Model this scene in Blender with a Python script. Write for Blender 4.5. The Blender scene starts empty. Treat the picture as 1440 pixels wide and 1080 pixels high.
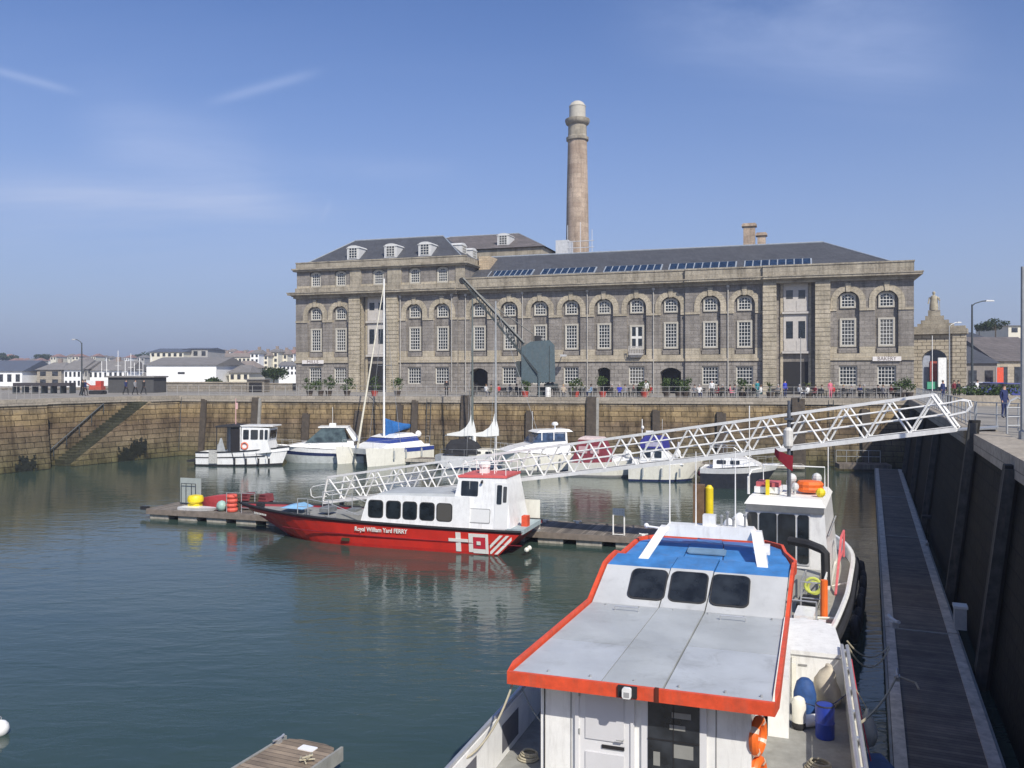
import bpy, bmesh, math, random
from mathutils import Vector, Matrix
random.seed(7)
R = math.radians
S = bpy.context.scene
COL = S.collection
CH = 8.5            # camera height above the water
QZ = 6.3            # quay level
F = 1200.0; HY = 528.0
def PZ(px, py, z):
    Y = F*(CH-z)/(py-HY); return Vector(((px-720)/F*Y, Y, z))
def PD(px, py, Y):
    return Vector(((px-720)/F*Y, Y, CH-(py-HY)*Y/F))

# ------------------------------------------------------------ mesh collector
class MB:
    def __init__(s): s.v=[]; s.f=[]; s.m=[]
    def face(s, pts, m=0):
        b=len(s.v); s.v.extend([tuple(p) for p in pts]); s.f.append(tuple(range(b,b+len(pts)))); s.m.append(m)
    def box(s, x0,x1,y0,y1,z0,z1,m=0):
        b=len(s.v)
        s.v += [(x0,y0,z0),(x1,y0,z0),(x1,y1,z0),(x0,y1,z0),(x0,y0,z1),(x1,y0,z1),(x1,y1,z1),(x0,y1,z1)]
        for q in ((0,3,2,1),(4,5,6,7),(0,1,5,4),(1,2,6,5),(2,3,7,6),(3,0,4,7)):
            s.f.append(tuple(b+i for i in q)); s.m.append(m)
    def hexa(s, bot, top, m=0):
        b=len(s.v); n=len(bot)
        s.v += [tuple(p) for p in bot]+[tuple(p) for p in top]
        s.f.append(tuple(b+i for i in reversed(range(n)))); s.m.append(m)
        s.f.append(tuple(b+n+i for i in range(n))); s.m.append(m)
        for i in range(n):
            j=(i+1)%n; s.f.append((b+i,b+j,b+n+j,b+n+i)); s.m.append(m)
    def prism_xz(s, prof, hw0, hw1=None, zref=None, m=0, ym=0):
        """profile (x,z) extruded over y; half width blends from hw0 (low) to hw1 (high)"""
        if hw1 is None: hw1=hw0
        zs=[p[1] for p in prof]; za,zb=(min(zs),max(zs)) if zref is None else zref
        def w(z): return hw0+(hw1-hw0)*((z-za)/max(zb-za,1e-6))
        s.hexa([(x, ym-w(z), z) for x,z in prof],[(x, ym+w(z), z) for x,z in prof],m)
    def tube(s, p0,p1,r,r1=None,n=6,m=0):
        p0=Vector(p0);p1=Vector(p1); r1=r if r1 is None else r1
        d=(p1-p0)
        if d.length<1e-6: return
        d.normalize(); a=d.orthogonal().normalized(); c=d.cross(a)
        A=[p0+(a*math.cos(t)+c*math.sin(t))*r for t in [2*math.pi*i/n for i in range(n)]]
        B=[p1+(a*math.cos(t)+c*math.sin(t))*r1 for t in [2*math.pi*i/n for i in range(n)]]
        s.hexa(A,B,m)
    def path(s, pts, r, n=6, m=0):
        pts=[Vector(p) for p in pts]
        rings=[]; prev=None
        for i,p in enumerate(pts):
            d=(pts[min(i+1,len(pts)-1)]-pts[max(i-1,0)]).normalized()
            if prev is None: a=d.orthogonal().normalized()
            else:
                a=prev-d*prev.dot(d); a=a.normalized() if a.length>1e-5 else d.orthogonal().normalized()
            prev=a; c=d.cross(a)
            rings.append([p+(a*math.cos(t)+c*math.sin(t))*r for t in [2*math.pi*k/n for k in range(n)]])
        s.loft(rings,m,True)
    def loft(s, rings, m=0, cap=False, closed=True):
        b=len(s.v); n=len(rings[0])
        for r in rings: s.v += [tuple(p) for p in r]
        for i in range(len(rings)-1):
            for k in range(n if closed else n-1):
                l=(k+1)%n
                s.f.append((b+i*n+k,b+i*n+l,b+(i+1)*n+l,b+(i+1)*n+k)); s.m.append(m)
        if cap:
            s.f.append(tuple(b+i for i in reversed(range(n)))); s.m.append(m)
            e=b+(len(rings)-1)*n; s.f.append(tuple(e+i for i in range(n))); s.m.append(m)
    def lathe(s, prof, n=20, c=(0,0), m=0):
        s.loft([[(c[0]+r*math.cos(2*math.pi*k/n), c[1]+r*math.sin(2*math.pi*k/n), z) for k in range(n)] for r,z in prof], m, True)
    def ball(s, c, r, n=10, m=0, sz=1.0):
        c=Vector(c)
        s.loft([[(c.x+r*math.sin(a)*math.cos(2*math.pi*k/n), c.y+r*math.sin(a)*math.sin(2*math.pi*k/n), c.z-r*sz*math.cos(a)) for k in range(n)]
                for a in [math.pi*(0.04+0.92*i/6) for i in range(7)]], m, True)
    def torus(s, c, ax, R_, r, n=18, k=7, m=0, stripes=None):
        c=Vector(c); ax=Vector(ax).normalized(); a=ax.orthogonal().normalized(); b_=ax.cross(a)
        rings=[]
        for i in range(n+1):
            t=2*math.pi*i/n; d=a*math.cos(t)+b_*math.sin(t)
            rings.append([c+d*(R_+r*math.cos(q))+ax*r*math.sin(q) for q in [2*math.pi*j/k for j in range(k)]])
        st=len(s.f); s.loft(rings,m)
        if stripes is not None:
            for i in range(n):
                if i%(n//4)==0:
                    for j in range(k): s.m[st+i*k+j]=stripes
    def plate(s, c, u, v, w, h, r=0.0, t=0.02, m=0, seg=3):
        """rounded rectangle plate standing t proud of its plane; normal = u x v"""
        c=Vector(c);u=Vector(u).normalized();v=Vector(v).normalized();n=u.cross(v).normalized()
        pts=[]
        if r<=0: pts=[(-w/2,-h/2),(w/2,-h/2),(w/2,h/2),(-w/2,h/2)]
        else:
            for cx,cy,a0 in ((w/2-r,-h/2+r,-90),(w/2-r,h/2-r,0),(-w/2+r,h/2-r,90),(-w/2+r,-h/2+r,180)):
                for i in range(seg+1):
                    a=R(a0+90*i/seg); pts.append((cx+r*math.cos(a),cy+r*math.sin(a)))
        bot=[c+u*x+v*y for x,y in pts]; top=[p+n*t for p in bot]
        s.hexa(bot,top,m)
    def build(s, name, mats, parent=None, loc=None, smooth=False, rz=None):
        me=bpy.data.meshes.new(name); me.from_pydata(s.v,[],s.f)
        if not isinstance(mats,(list,tuple)): mats=[mats]
        for k in mats: me.materials.append(k)
        me.polygons.foreach_set('material_index', s.m)
        if smooth is True: me.polygons.foreach_set('use_smooth',[True]*len(s.f))
        me.update()
        bm=bmesh.new(); bm.from_mesh(me); bmesh.ops.recalc_face_normals(bm, faces=bm.faces)
        if smooth: bmesh.ops.remove_doubles(bm, verts=bm.verts, dist=0.0005)
        bm.to_mesh(me); bm.free()
        if smooth:
            me.polygons.foreach_set('use_smooth',[True]*len(me.polygons))
            try: me.set_sharp_from_angle(angle=R(38))
            except Exception: pass
        o=bpy.data.objects.new(name, me); COL.objects.link(o)
        if parent: o.parent=parent
        if loc is not None: o.location=loc
        if rz is not None: o.rotation_euler=(0,0,rz)
        return o
def tag(o,label=None,cat=None,group=None,kind=None):
    if label: o['label']=label
    if cat: o['category']=cat
    if group: o['group']=group
    if kind: o['kind']=kind
    return o
def thing(name,label,cat,loc=(0,0,0),rz=0.0,group=None):
    o=bpy.data.objects.new(name,None); COL.objects.link(o); o.location=loc; o.rotation_euler=(0,0,rz)
    o.empty_display_size=0.3
    return tag(o,label,cat,group)
def copy_tree(o,parent=None,top=True):
    c=o.copy(); COL.objects.link(c)
    if parent is not None: c.parent=parent
    for ch in list(o.children): copy_tree(ch,c,False)
    return c

# ------------------------------------------------------------ materials
MATS={}
def nt(name):
    m=bpy.data.materials.new(name); m.use_nodes=True; t=m.node_tree; t.nodes.clear()
    out=t.nodes.new('ShaderNodeOutputMaterial'); b=t.nodes.new('ShaderNodeBsdfPrincipled'); t.links.new(b.outputs[0],out.inputs[0])
    return m,t,b
def N(t,k,**kw):
    n=t.nodes.new(k)
    for a,v in kw.items(): setattr(n,a,v)
    return n
def ramp(t,fac,stops):
    r=N(t,'ShaderNodeValToRGB'); e=r.color_ramp.elements
    while len(e)<len(stops): e.new(0.5)
    for el,(p,c) in zip(e,stops): el.position=p; el.color=(c[0],c[1],c[2],1)
    t.links.new(fac,r.inputs[0]); return r.outputs[0]
def mix(t,fac,a,b,mode='MIX'):
    n=N(t,'ShaderNodeMix',data_type='RGBA',blend_type=mode)
    for i,v in ((0,fac),(6,a),(7,b)):
        if isinstance(v,(int,float)): n.inputs[i].default_value=v
        elif isinstance(v,tuple): n.inputs[i].default_value=(v[0],v[1],v[2],1)
        else: t.links.new(v,n.inputs[i])
    return n.outputs[2]
def mat(name,col,rough=0.6,metal=0.0,var=0.18,scale=3.0,bump=0.0,grime=0.0,spec=0.5,coat=0.0):
    """painted / plain surface: base colour broken up by two noises, optional streaky grime"""
    if name in MATS: return MATS[name]
    m,t,b=nt(name); tc=N(t,'ShaderNodeTexCoord')
    n1=N(t,'ShaderNodeTexNoise'); n1.inputs['Scale'].default_value=scale; n1.inputs['Detail'].default_value=6; n1.inputs['Roughness'].default_value=0.65
    t.links.new(tc.outputs['Object'],n1.inputs['Vector'])
    lo=tuple(c*(1-var) for c in col); hi=tuple(min(1,c*(1+var)) for c in col)
    c=ramp(t,n1.outputs['Fac'],[(0.3,lo),(0.7,hi)])
    if grime>0:
        mp=N(t,'ShaderNodeMapping'); mp.inputs['Scale'].default_value=(4,4,0.7); t.links.new(tc.outputs['Object'],mp.inputs[0])
        n2=N(t,'ShaderNodeTexNoise'); n2.inputs['Scale'].default_value=1.3; n2.inputs['Detail'].default_value=8; n2.inputs['Roughness'].default_value=0.7
        t.links.new(mp.outputs[0],n2.inputs['Vector'])
        f=N(t,'ShaderNodeMapRange'); f.inputs[1].default_value=0.5; f.inputs[2].default_value=0.75; f.inputs[3].default_value=0; f.inputs[4].default_value=grime
        t.links.new(n2.outputs['Fac'],f.inputs[0])
        c=mix(t,f.outputs[0],c,(0.16,0.13,0.10))
    t.links.new(c,b.inputs['Base Color'])
    b.inputs['Roughness'].default_value=rough; b.inputs['Metallic'].default_value=metal; b.inputs['Specular IOR Level'].default_value=spec
    if coat: b.inputs['Coat Weight'].default_value=coat; b.inputs['Coat Roughness'].default_value=0.1
    if bump>0:
        bp=N(t,'ShaderNodeBump'); bp.inputs['Strength'].default_value=bump; bp.inputs['Distance'].default_value=0.02
        t.links.new(n1.outputs['Fac'],bp.inputs['Height']); t.links.new(bp.outputs[0],b.inputs['Normal'])
    MATS[name]=m; return m
def stone(name,c1,c2,mortar,bw=0.9,bh=0.4,blot=(0.7,1.15),rough=0.9,zramp=None,vary=None,msize=0.02,bumpd=0.03,streak=0.0):
    """coursed ashlar in object space on (x+y, z); zramp = [(z, colour)] multiplies/overlays by height (tide and lichen stains)"""
    if name in MATS: return MATS[name]
    m,t,b=nt(name); tc=N(t,'ShaderNodeTexCoord'); sp=N(t,'ShaderNodeSeparateXYZ'); t.links.new(tc.outputs['Object'],sp.inputs[0])
    ad=N(t,'ShaderNodeMath',operation='ADD'); t.links.new(sp.outputs[0],ad.inputs[0]); t.links.new(sp.outputs[1],ad.inputs[1])
    cb=N(t,'ShaderNodeCombineXYZ'); t.links.new(ad.outputs[0],cb.inputs[0]); t.links.new(sp.outputs[2],cb.inputs[1])
    br=N(t,'ShaderNodeTexBrick'); t.links.new(cb.outputs[0],br.inputs['Vector'])
    br.inputs['Scale'].default_value=1.0; br.inputs['Brick Width'].default_value=bw; br.inputs['Row Height'].default_value=bh
    br.inputs['Mortar Size'].default_value=msize; br.inputs['Mortar Smooth'].default_value=0.3; br.inputs['Bias'].default_value=0.0
    br.inputs['Color1'].default_value=(*c1,1); br.inputs['Color2'].default_value=(*c2,1); br.inputs['Mortar'].default_value=(*mortar,1)
    n1=N(t,'ShaderNodeTexNoise'); n1.inputs['Scale'].default_value=0.45; n1.inputs['Detail'].default_value=7; n1.inputs['Roughness'].default_value=0.7
    t.links.new(tc.outputs['Object'],n1.inputs['Vector'])
    bl=ramp(t,n1.outputs['Fac'],[(0.3,(blot[0],)*3),(0.7,(blot[1],)*3)])
    c=mix(t,1.0,br.outputs['Color'],bl,'MULTIPLY')
    n3=N(t,'ShaderNodeTexNoise'); n3.inputs['Scale'].default_value=6; n3.inputs['Detail'].default_value=5; t.links.new(tc.outputs['Object'],n3.inputs['Vector'])
    c=mix(t,0.5,c,mix(t,1.0,c,ramp(t,n3.outputs['Fac'],[(0.3,(0.6,0.6,0.6)),(0.7,(1.35,1.3,1.2))]),'MULTIPLY'))
    if zramp:
        n2=N(t,'ShaderNodeTexNoise'); n2.inputs['Scale'].default_value=0.55; n2.inputs['Detail'].default_value=8; n2.inputs['Roughness'].default_value=0.75
        mp=N(t,'ShaderNodeMapping'); mp.inputs['Scale'].default_value=(1,1,0.35); t.links.new(tc.outputs['Object'],mp.inputs[0]); t.links.new(mp.outputs[0],n2.inputs['Vector'])
        ma=N(t,'ShaderNodeMath',operation='MULTIPLY_ADD'); t.links.new(n2.outputs['Fac'],ma.inputs[0]); ma.inputs[1].default_value=2.6; ma.inputs[2].default_value=-1.3
        mz=N(t,'ShaderNodeMath',operation='ADD'); t.links.new(sp.outputs[2],mz.inputs[0]); t.links.new(ma.outputs[0],mz.inputs[1])
        mr=N(t,'ShaderNodeMapRange'); mr.inputs[1].default_value=zramp[0][0]; mr.inputs[2].default_value=zramp[-1][0]; t.links.new(mz.outputs[0],mr.inputs[0])
        z0=zramp[0][0]; z1=zramp[-1][0]
        st=ramp(t,mr.outputs[0],[((z-z0)/(z1-z0),cc) for z,cc in zramp])
        c=mix(t,1.0,c,st,'MULTIPLY')
    if streak>0:
        m4=N(t,'ShaderNodeMapping'); m4.inputs['Scale'].default_value=(1.4,1.4,0.12); t.links.new(tc.outputs['Object'],m4.inputs[0])
        n4=N(t,'ShaderNodeTexNoise'); n4.inputs['Scale'].default_value=1.0; n4.inputs['Detail'].default_value=7; n4.inputs['Roughness'].default_value=0.7; t.links.new(m4.outputs[0],n4.inputs['Vector'])
        c=mix(t,streak,c,mix(t,1.0,c,ramp(t,n4.outputs['Fac'],[(0.36,(0.30,0.27,0.23)),(0.5,(0.95,0.93,0.9)),(0.68,(1.2,1.18,1.15))]),'MULTIPLY'))
    t.links.new(c,b.inputs['Base Color']); b.inputs['Roughness'].default_value=rough; b.inputs['Specular IOR Level'].default_value=0.25
    bp=N(t,'ShaderNodeBump'); bp.inputs['Strength'].default_value=0.7; bp.inputs['Distance'].default_value=bumpd
    hh=N(t,'ShaderNodeMath',operation='SUBTRACT'); hh.inputs[0].default_value=1; t.links.new(br.outputs['Fac'],hh.inputs[1])
    h2=N(t,'ShaderNodeMath',operation='MULTIPLY_ADD'); t.links.new(n3.outputs['Fac'],h2.inputs[0]); h2.inputs[1].default_value=0.5; t.links.new(hh.outputs[0],h2.inputs[2])
    t.links.new(h2.outputs[0],bp.inputs['Height']); t.links.new(bp.outputs[0],b.inputs['Normal'])
    MATS[name]=m; return m
def planks(name,col,w=0.14,axis='x',var=0.35,rough=0.85,gap=0.12):
    if name in MATS: return MATS[name]
    m,t,b=nt(name); tc=N(t,'ShaderNodeTexCoord'); sp=N(t,'ShaderNodeSeparateXYZ'); t.links.new(tc.outputs['Object'],sp.inputs[0])
    k={'x':0,'y':1,'z':2}[axis]
    dv=N(t,'ShaderNodeMath',operation='DIVIDE'); t.links.new(sp.outputs[k],dv.inputs[0]); dv.inputs[1].default_value=w
    fl=N(t,'ShaderNodeMath',operation='FLOOR'); t.links.new(dv.outputs[0],fl.inputs[0])
    fr=N(t,'ShaderNodeMath',operation='FRACT'); t.links.new(dv.outputs[0],fr.inputs[0])
    wn=N(t,'ShaderNodeTexWhiteNoise',noise_dimensions='1D'); t.links.new(fl.outputs[0],wn.inputs['W'])
    c=ramp(t,wn.outputs['Value'],[(0,tuple(v*(1-var) for v in col)),(1,tuple(v*(1+var) for v in col))])
    n1=N(t,'ShaderNodeTexNoise'); n1.inputs['Scale'].default_value=1.2; n1.inputs['Detail'].default_value=8; n1.inputs['Roughness'].default_value=0.7; t.links.new(tc.outputs['Object'],n1.inputs['Vector'])
    c=mix(t,1.0,c,ramp(t,n1.outputs['Fac'],[(0.3,(0.6,0.6,0.62)),(0.7,(1.3,1.28,1.2))]),'MULTIPLY')
    lt=N(t,'ShaderNodeMath',operation='LESS_THAN'); t.links.new(fr.outputs[0],lt.inputs[0]); lt.inputs[1].default_value=gap
    c=mix(t,lt.outputs[0],c,(0.02,0.02,0.02))
    t.links.new(c,b.inputs['Base Color']); b.inputs['Roughness'].default_value=rough; b.inputs['Specular IOR Level'].default_value=0.25
    MATS[name]=m; return m
def glass(name,col=(0.012,0.016,0.02),rough=0.06):
    if name in MATS: return MATS[name]
    m,t,b=nt(name); tc=N(t,'ShaderNodeTexCoord')
    n1=N(t,'ShaderNodeTexNoise'); n1.inputs['Scale'].default_value=2.2; n1.inputs['Detail'].default_value=4; t.links.new(tc.outputs['Object'],n1.inputs['Vector'])
    c=ramp(t,n1.outputs['Fac'],[(0.35,tuple(v*0.6 for v in col)),(0.65,tuple(v*1.9 for v in col))])
    t.links.new(c,b.inputs['Base Color']); b.inputs['Roughness'].default_value=rough; b.inputs['Specular IOR Level'].default_value=0.6
    MATS[name]=m; return m
def foliage(name,c1,c2):
    if name in MATS: return MATS[name]
    m,t,b=nt(name); g=N(t,'ShaderNodeTexCoord')
    wn=N(t,'ShaderNodeTexNoise'); wn.inputs['Scale'].default_value=2.5; wn.inputs['Detail'].default_value=6; t.links.new(g.outputs['Object'],wn.inputs['Vector'])
    c=ramp(t,wn.outputs['Fac'],[(0.35,c1),(0.65,c2)]); t.links.new(c,b.inputs['Base Color']); b.inputs['Roughness'].default_value=0.75
    b.inputs['Specular IOR Level'].default_value=0.2
    MATS[name]=m; return m

GREY=stone('limestone_grey',(0.239,0.222,0.204),(0.296,0.277,0.257),(0.200,0.184,0.170),1.1,0.42,(0.70,1.18),streak=0.45)
GREY2=stone('limestone_ground_floor',(0.270,0.252,0.233),(0.348,0.326,0.300),(0.174,0.161,0.148),0.95,0.46,(0.7,1.18),msize=0.03,streak=0.35)
BEIGE=stone('granite_beige',(0.348,0.313,0.252),(0.409,0.374,0.304),(0.261,0.235,0.191),1.2,0.5,(0.7,1.14),msize=0.012,streak=0.5)
WARM=stone('warm_stone_return',(0.487,0.383,0.261),(0.574,0.470,0.331),(0.348,0.287,0.209),0.6,0.3,(0.85,1.1))
CHIM=stone('chimney_stone',(0.392,0.304,0.235),(0.496,0.400,0.313),(0.322,0.252,0.200),1.3,0.85,(0.72,1.15),msize=0.02,streak=0.4)
SLATE=stone('slate_roof',(0.071,0.075,0.085),(0.091,0.096,0.109),(0.048,0.050,0.057),0.5,0.22,(0.85,1.12),rough=0.6,bumpd=0.01)
SLATE2=stone('slate_roof_brown',(0.12,0.11,0.105),(0.17,0.15,0.145),(0.09,0.08,0.08),0.6,0.3,(0.8,1.15),rough=0.7,bumpd=0.01)
LEAD=mat('lead_flashing',(0.30,0.33,0.36),0.45,0.0)
WPAINT=mat('white_window_paint',(0.72,0.71,0.66),0.5,var=0.08)
SURR=mat('window_surround_stone',(0.46,0.43,0.36),0.8,var=0.12)
PANE=glass('window_glass')
_t=PANE.node_tree; _oi=N(_t,'ShaderNodeObjectInfo'); _b=[n for n in _t.nodes if n.type=='BSDF_PRINCIPLED'][0]; _src=_b.inputs['Base Color'].links[0].from_socket
_t.links.new(mix(_t,ramp(_t,_oi.outputs['Random'],[(0.62,(0,0,0)),(0.66,(0.25,0.25,0.25)),(0.9,(0.5,0.5,0.5)),(0.93,(0.9,0.9,0.9))]),_src,(0.10,0.095,0.085)),_b.inputs['Base Color'])
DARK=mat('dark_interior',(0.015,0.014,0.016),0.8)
SKYL=glass('skylight_glass',(0.010,0.022,0.045),0.08)
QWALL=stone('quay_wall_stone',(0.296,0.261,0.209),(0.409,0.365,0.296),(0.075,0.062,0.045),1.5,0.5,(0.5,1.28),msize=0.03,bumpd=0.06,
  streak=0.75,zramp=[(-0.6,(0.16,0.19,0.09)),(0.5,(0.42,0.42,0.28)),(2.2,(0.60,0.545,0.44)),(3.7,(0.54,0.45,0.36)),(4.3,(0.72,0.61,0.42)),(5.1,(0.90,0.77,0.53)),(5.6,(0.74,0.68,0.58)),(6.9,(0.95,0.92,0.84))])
QWALL_SHADE=stone('quay_wall_painted_shade',(0.011,0.010,0.008),(0.022,0.020,0.016),(0.004,0.004,0.003),1.5,0.5,(0.5,1.2),msize=0.03,bumpd=0.06,  # near black: the right wall's shade is put into the stone colour
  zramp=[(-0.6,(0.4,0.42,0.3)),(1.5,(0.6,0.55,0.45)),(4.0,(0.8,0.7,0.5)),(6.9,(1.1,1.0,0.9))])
COPING=stone('coping_stone',(0.313,0.278,0.226),(0.400,0.357,0.296),(0.191,0.174,0.148),1.6,1.0,(0.75,1.15),msize=0.015)
TIMBER=mat('weathered_fender_timber',(0.075,0.06,0.045),0.9,var=0.4,scale=2,bump=0.4)
TIMBERL=mat('pale_fender_facing',(0.30,0.29,0.26),0.8,var=0.25)
DECKW=planks('pontoon_decking',(0.20,0.175,0.15),0.14,'x')
DECKWD=planks('pontoon_decking_dark',(0.17,0.148,0.13),0.15,'x',var=0.2,gap=0.07)
CONC=mat('float_concrete',(0.42,0.39,0.33),0.9,var=0.3,grime=0.7,bump=0.3)
ALU=mat('aluminium',(0.55,0.56,0.57),0.4,0.6,var=0.12)
GALV=mat('galvanised_steel',(0.42,0.43,0.43),0.5,0.4,var=0.15)
WTRUSS=mat('white_gangway_paint',(0.85,0.84,0.80),0.5,var=0.10,grime=0.2)
GRATE=planks('gangway_grating',(0.16,0.155,0.15),0.07,'x')
GELW=mat('white_gelcoat',(0.86,0.86,0.84),0.35,var=0.07,scale=3,grime=0.28,coat=0.3)
GELC=mat('cream_gelcoat',(0.82,0.80,0.70),0.3,var=0.06,grime=0.25,coat=0.3)
GELG=mat('grey_hull_paint',(0.34,0.36,0.36),0.45,var=0.15,grime=0.3)
NAVY=mat('navy_paint',(0.02,0.03,0.09),0.35,var=0.2)
BLUEP=mat('blue_stripe_paint',(0.03,0.06,0.26),0.4,var=0.2)
BLACK=mat('black_rubber',(0.018,0.018,0.02),0.7,var=0.4)
RED=mat('ferry_red_paint',(0.62,0.030,0.018),0.35,var=0.14,scale=1.2,coat=0.3,grime=0.12)
REDD=mat('dark_red_antifoul',(0.20,0.012,0.012),0.5,var=0.25)
ORANGE=mat('orange_red_trim',(0.72,0.085,0.03),0.5,var=0.2,scale=5,grime=0.4)
ORANGEB=mat('lifebuoy_orange',(0.85,0.16,0.02),0.5,var=0.1)
BLUER=mat('blue_roof_paint',(0.05,0.20,0.47),0.45,var=0.28,scale=1.8,grime=0.3)
def roofpaint(name,col):
    m,t,b=nt(name); tc=N(t,'ShaderNodeTexCoord')
    def ns(sc,det,rg,w=0.0):
        n=N(t,'ShaderNodeTexNoise'); n.inputs['Scale'].default_value=sc; n.inputs['Detail'].default_value=det; n.inputs['Roughness'].default_value=rg; n.inputs['Distortion'].default_value=w; t.links.new(tc.outputs['Object'],n.inputs['Vector']); return n.outputs['Fac']
    c=ramp(t,ns(0.7,4,0.6),[(0.35,tuple(v*0.88 for v in col)),(0.65,tuple(v*1.1 for v in col))])
    f=ramp(t,ns(1.1,10,0.78,0.6),[(0.53,(0,0,0)),(0.78,(0.6,0.6,0.6))]); c=mix(t,f,c,(0.15,0.15,0.135))
    f=ramp(t,ns(9,8,0.8),[(0.60,(0,0,0)),(0.72,(0.6,0.6,0.6))]); c=mix(t,f,c,(0.20,0.19,0.17))
    f=ramp(t,ns(26,3,0.6),[(0.70,(0,0,0)),(0.76,(0.5,0.5,0.5))]); c=mix(t,f,c,(0.72,0.72,0.7))
    t.links.new(c,b.inputs['Base Color']); rr=ramp(t,ns(2.2,6,0.7),[(0.3,(0.34,)*3),(0.7,(0.62,)*3)]); t.links.new(rr,b.inputs['Roughness'])
    bp=N(t,'ShaderNodeBump'); bp.inputs['Strength'].default_value=0.3; bp.inputs['Distance'].default_value=0.01; aa=N(t,'ShaderNodeMath',operation='MULTIPLY_ADD'); t.links.new(ns(70,2,0.5),aa.inputs[0]); aa.inputs[1].default_value=0.5; t.links.new(ns(3,5,0.6),aa.inputs[2]); t.links.new(aa.outputs[0],bp.inputs['Height']); t.links.new(bp.outputs[0],b.inputs['Normal'])
    MATS[name]=m; return m
GREYR=roofpaint('grey_roof_paint',(0.43,0.45,0.445))
GREYD=mat('grey_deck_paint',(0.27,0.27,0.25),0.8,var=0.2,grime=0.3)
BEIGED=mat('beige_deck_paint',(0.33,0.31,0.26),0.8,var=0.15,grime=0.2)
YELLOW=mat('yellow_plastic',(0.80,0.62,0.02),0.45,var=0.1)
BLUEC=mat('blue_canvas',(0.02,0.13,0.38),0.85,var=0.25,bump=0.4)
BLUEN=mat('indigo_canvas',(0.03,0.03,0.22),0.85,var=0.25,bump=0.4)
MAROON=mat('maroon_canvas',(0.22,0.035,0.05),0.85,var=0.25,bump=0.4)
SAILW=mat('white_sail_cover',(0.80,0.80,0.76),0.8,var=0.06,bump=0.3)
DRUM=mat('blue_plastic_drum',(0.015,0.04,0.30),0.4,var=0.2)
DRUM2=mat('deep_blue_plastic',(0.02,0.06,0.17),0.5,var=0.3)
SACK=mat('beige_sack',(0.52,0.47,0.37),0.95,var=0.2,bump=0.5)
ROPE=mat('rope_fibre',(0.42,0.38,0.28),0.95,var=0.2)
CRANEG=mat('crane_grey_green_paint',(0.072,0.105,0.118),0.5,var=0.18,grime=0.3)
CRANED=mat('crane_dark_steel',(0.045,0.055,0.055),0.5,var=0.25)
IRON=mat('dark_lamp_iron',(0.06,0.07,0.075),0.5,0.2)
TERRA=mat('red_plant_pot',(0.42,0.06,0.04),0.7,var=0.2)
POTD=mat('dark_plant_pot',(0.06,0.045,0.035),0.8,var=0.3)
LEAF=foliage('shrub_leaves',(0.03,0.055,0.015),(0.08,0.12,0.035))
LEAFD=foliage('dark_tree_leaves',(0.02,0.035,0.012),(0.05,0.075,0.025))
LEAFY=foliage('palm_leaves',(0.08,0.11,0.03),(0.17,0.19,0.06))
BARK=mat('bark',(0.10,0.075,0.05),0.95,var=0.3)
SKIN=mat('skin',(0.50,0.30,0.21),0.6,var=0.05)
PAVE=stone('promenade_paving',(0.261,0.244,0.217),(0.322,0.304,0.270),(0.191,0.174,0.157),1.0,0.6,(0.8,1.1))
# ------------------------------------------------------------ world, sun, camera
w=bpy.data.worlds.new("World"); S.world=w; w.use_nodes=True; t=w.node_tree; t.nodes.clear()
SUN_EL=R(43); LX,LY=-0.40,0.917      # light travels left and away from the camera
sky=N(t,'ShaderNodeTexSky',sky_type='NISHITA'); sky.sun_disc=False; sky.sun_elevation=SUN_EL
az=math.atan2(-LX,-LY)               # compass direction towards the sun, from +Y clockwise
sky.sun_rotation=az; sky.altitude=10; sky.air_density=1.0; sky.dust_density=0.8; sky.ozone_density=3.0
tc=N(t,'ShaderNodeTexCoord'); sp=N(t,'ShaderNodeSeparateXYZ'); t.links.new(tc.outputs['Generated'],sp.inputs[0])
# thin cirrus: project the direction on a high plane
zc=N(t,'ShaderNodeMath',operation='MAXIMUM'); t.links.new(sp.outputs[2],zc.inputs[0]); zc.inputs[1].default_value=0.03
za=N(t,'ShaderNodeMath',operation='ADD'); t.links.new(zc.outputs[0],za.inputs[0]); za.inputs[1].default_value=0.12
dx=N(t,'ShaderNodeMath',operation='DIVIDE'); dy=N(t,'ShaderNodeMath',operation='DIVIDE')
t.links.new(sp.outputs[0],dx.inputs[0]); t.links.new(za.outputs[0],dx.inputs[1]); t.links.new(sp.outputs[1],dy.inputs[0]); t.links.new(za.outputs[0],dy.inputs[1])
cb=N(t,'ShaderNodeCombineXYZ'); t.links.new(dx.outputs[0],cb.inputs[0]); t.links.new(dy.outputs[0],cb.inputs[1])
mp=N(t,'ShaderNodeMapping'); mp.inputs['Rotation'].default_value=(0,0,R(-24)); mp.inputs['Scale'].default_value=(0.45,1.7,1); mp.inputs['Location'].default_value=(3.1,1.4,0)
t.links.new(cb.outputs[0],mp.inputs[0])
n1=N(t,'ShaderNodeTexNoise'); n1.inputs['Scale'].default_value=0.9; n1.inputs['Detail'].default_value=9; n1.inputs['Roughness'].default_value=0.62; n1.inputs['Distortion'].default_value=0.5
t.links.new(mp.outputs[0],n1.inputs['Vector'])
mr=N(t,'ShaderNodeMapRange'); mr.inputs[1].default_value=0.50; mr.inputs[2].default_value=0.85; mr.inputs[3].default_value=0; mr.inputs[4].default_value=0.06
t.links.new(n1.outputs['Fac'],mr.inputs[0])
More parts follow.
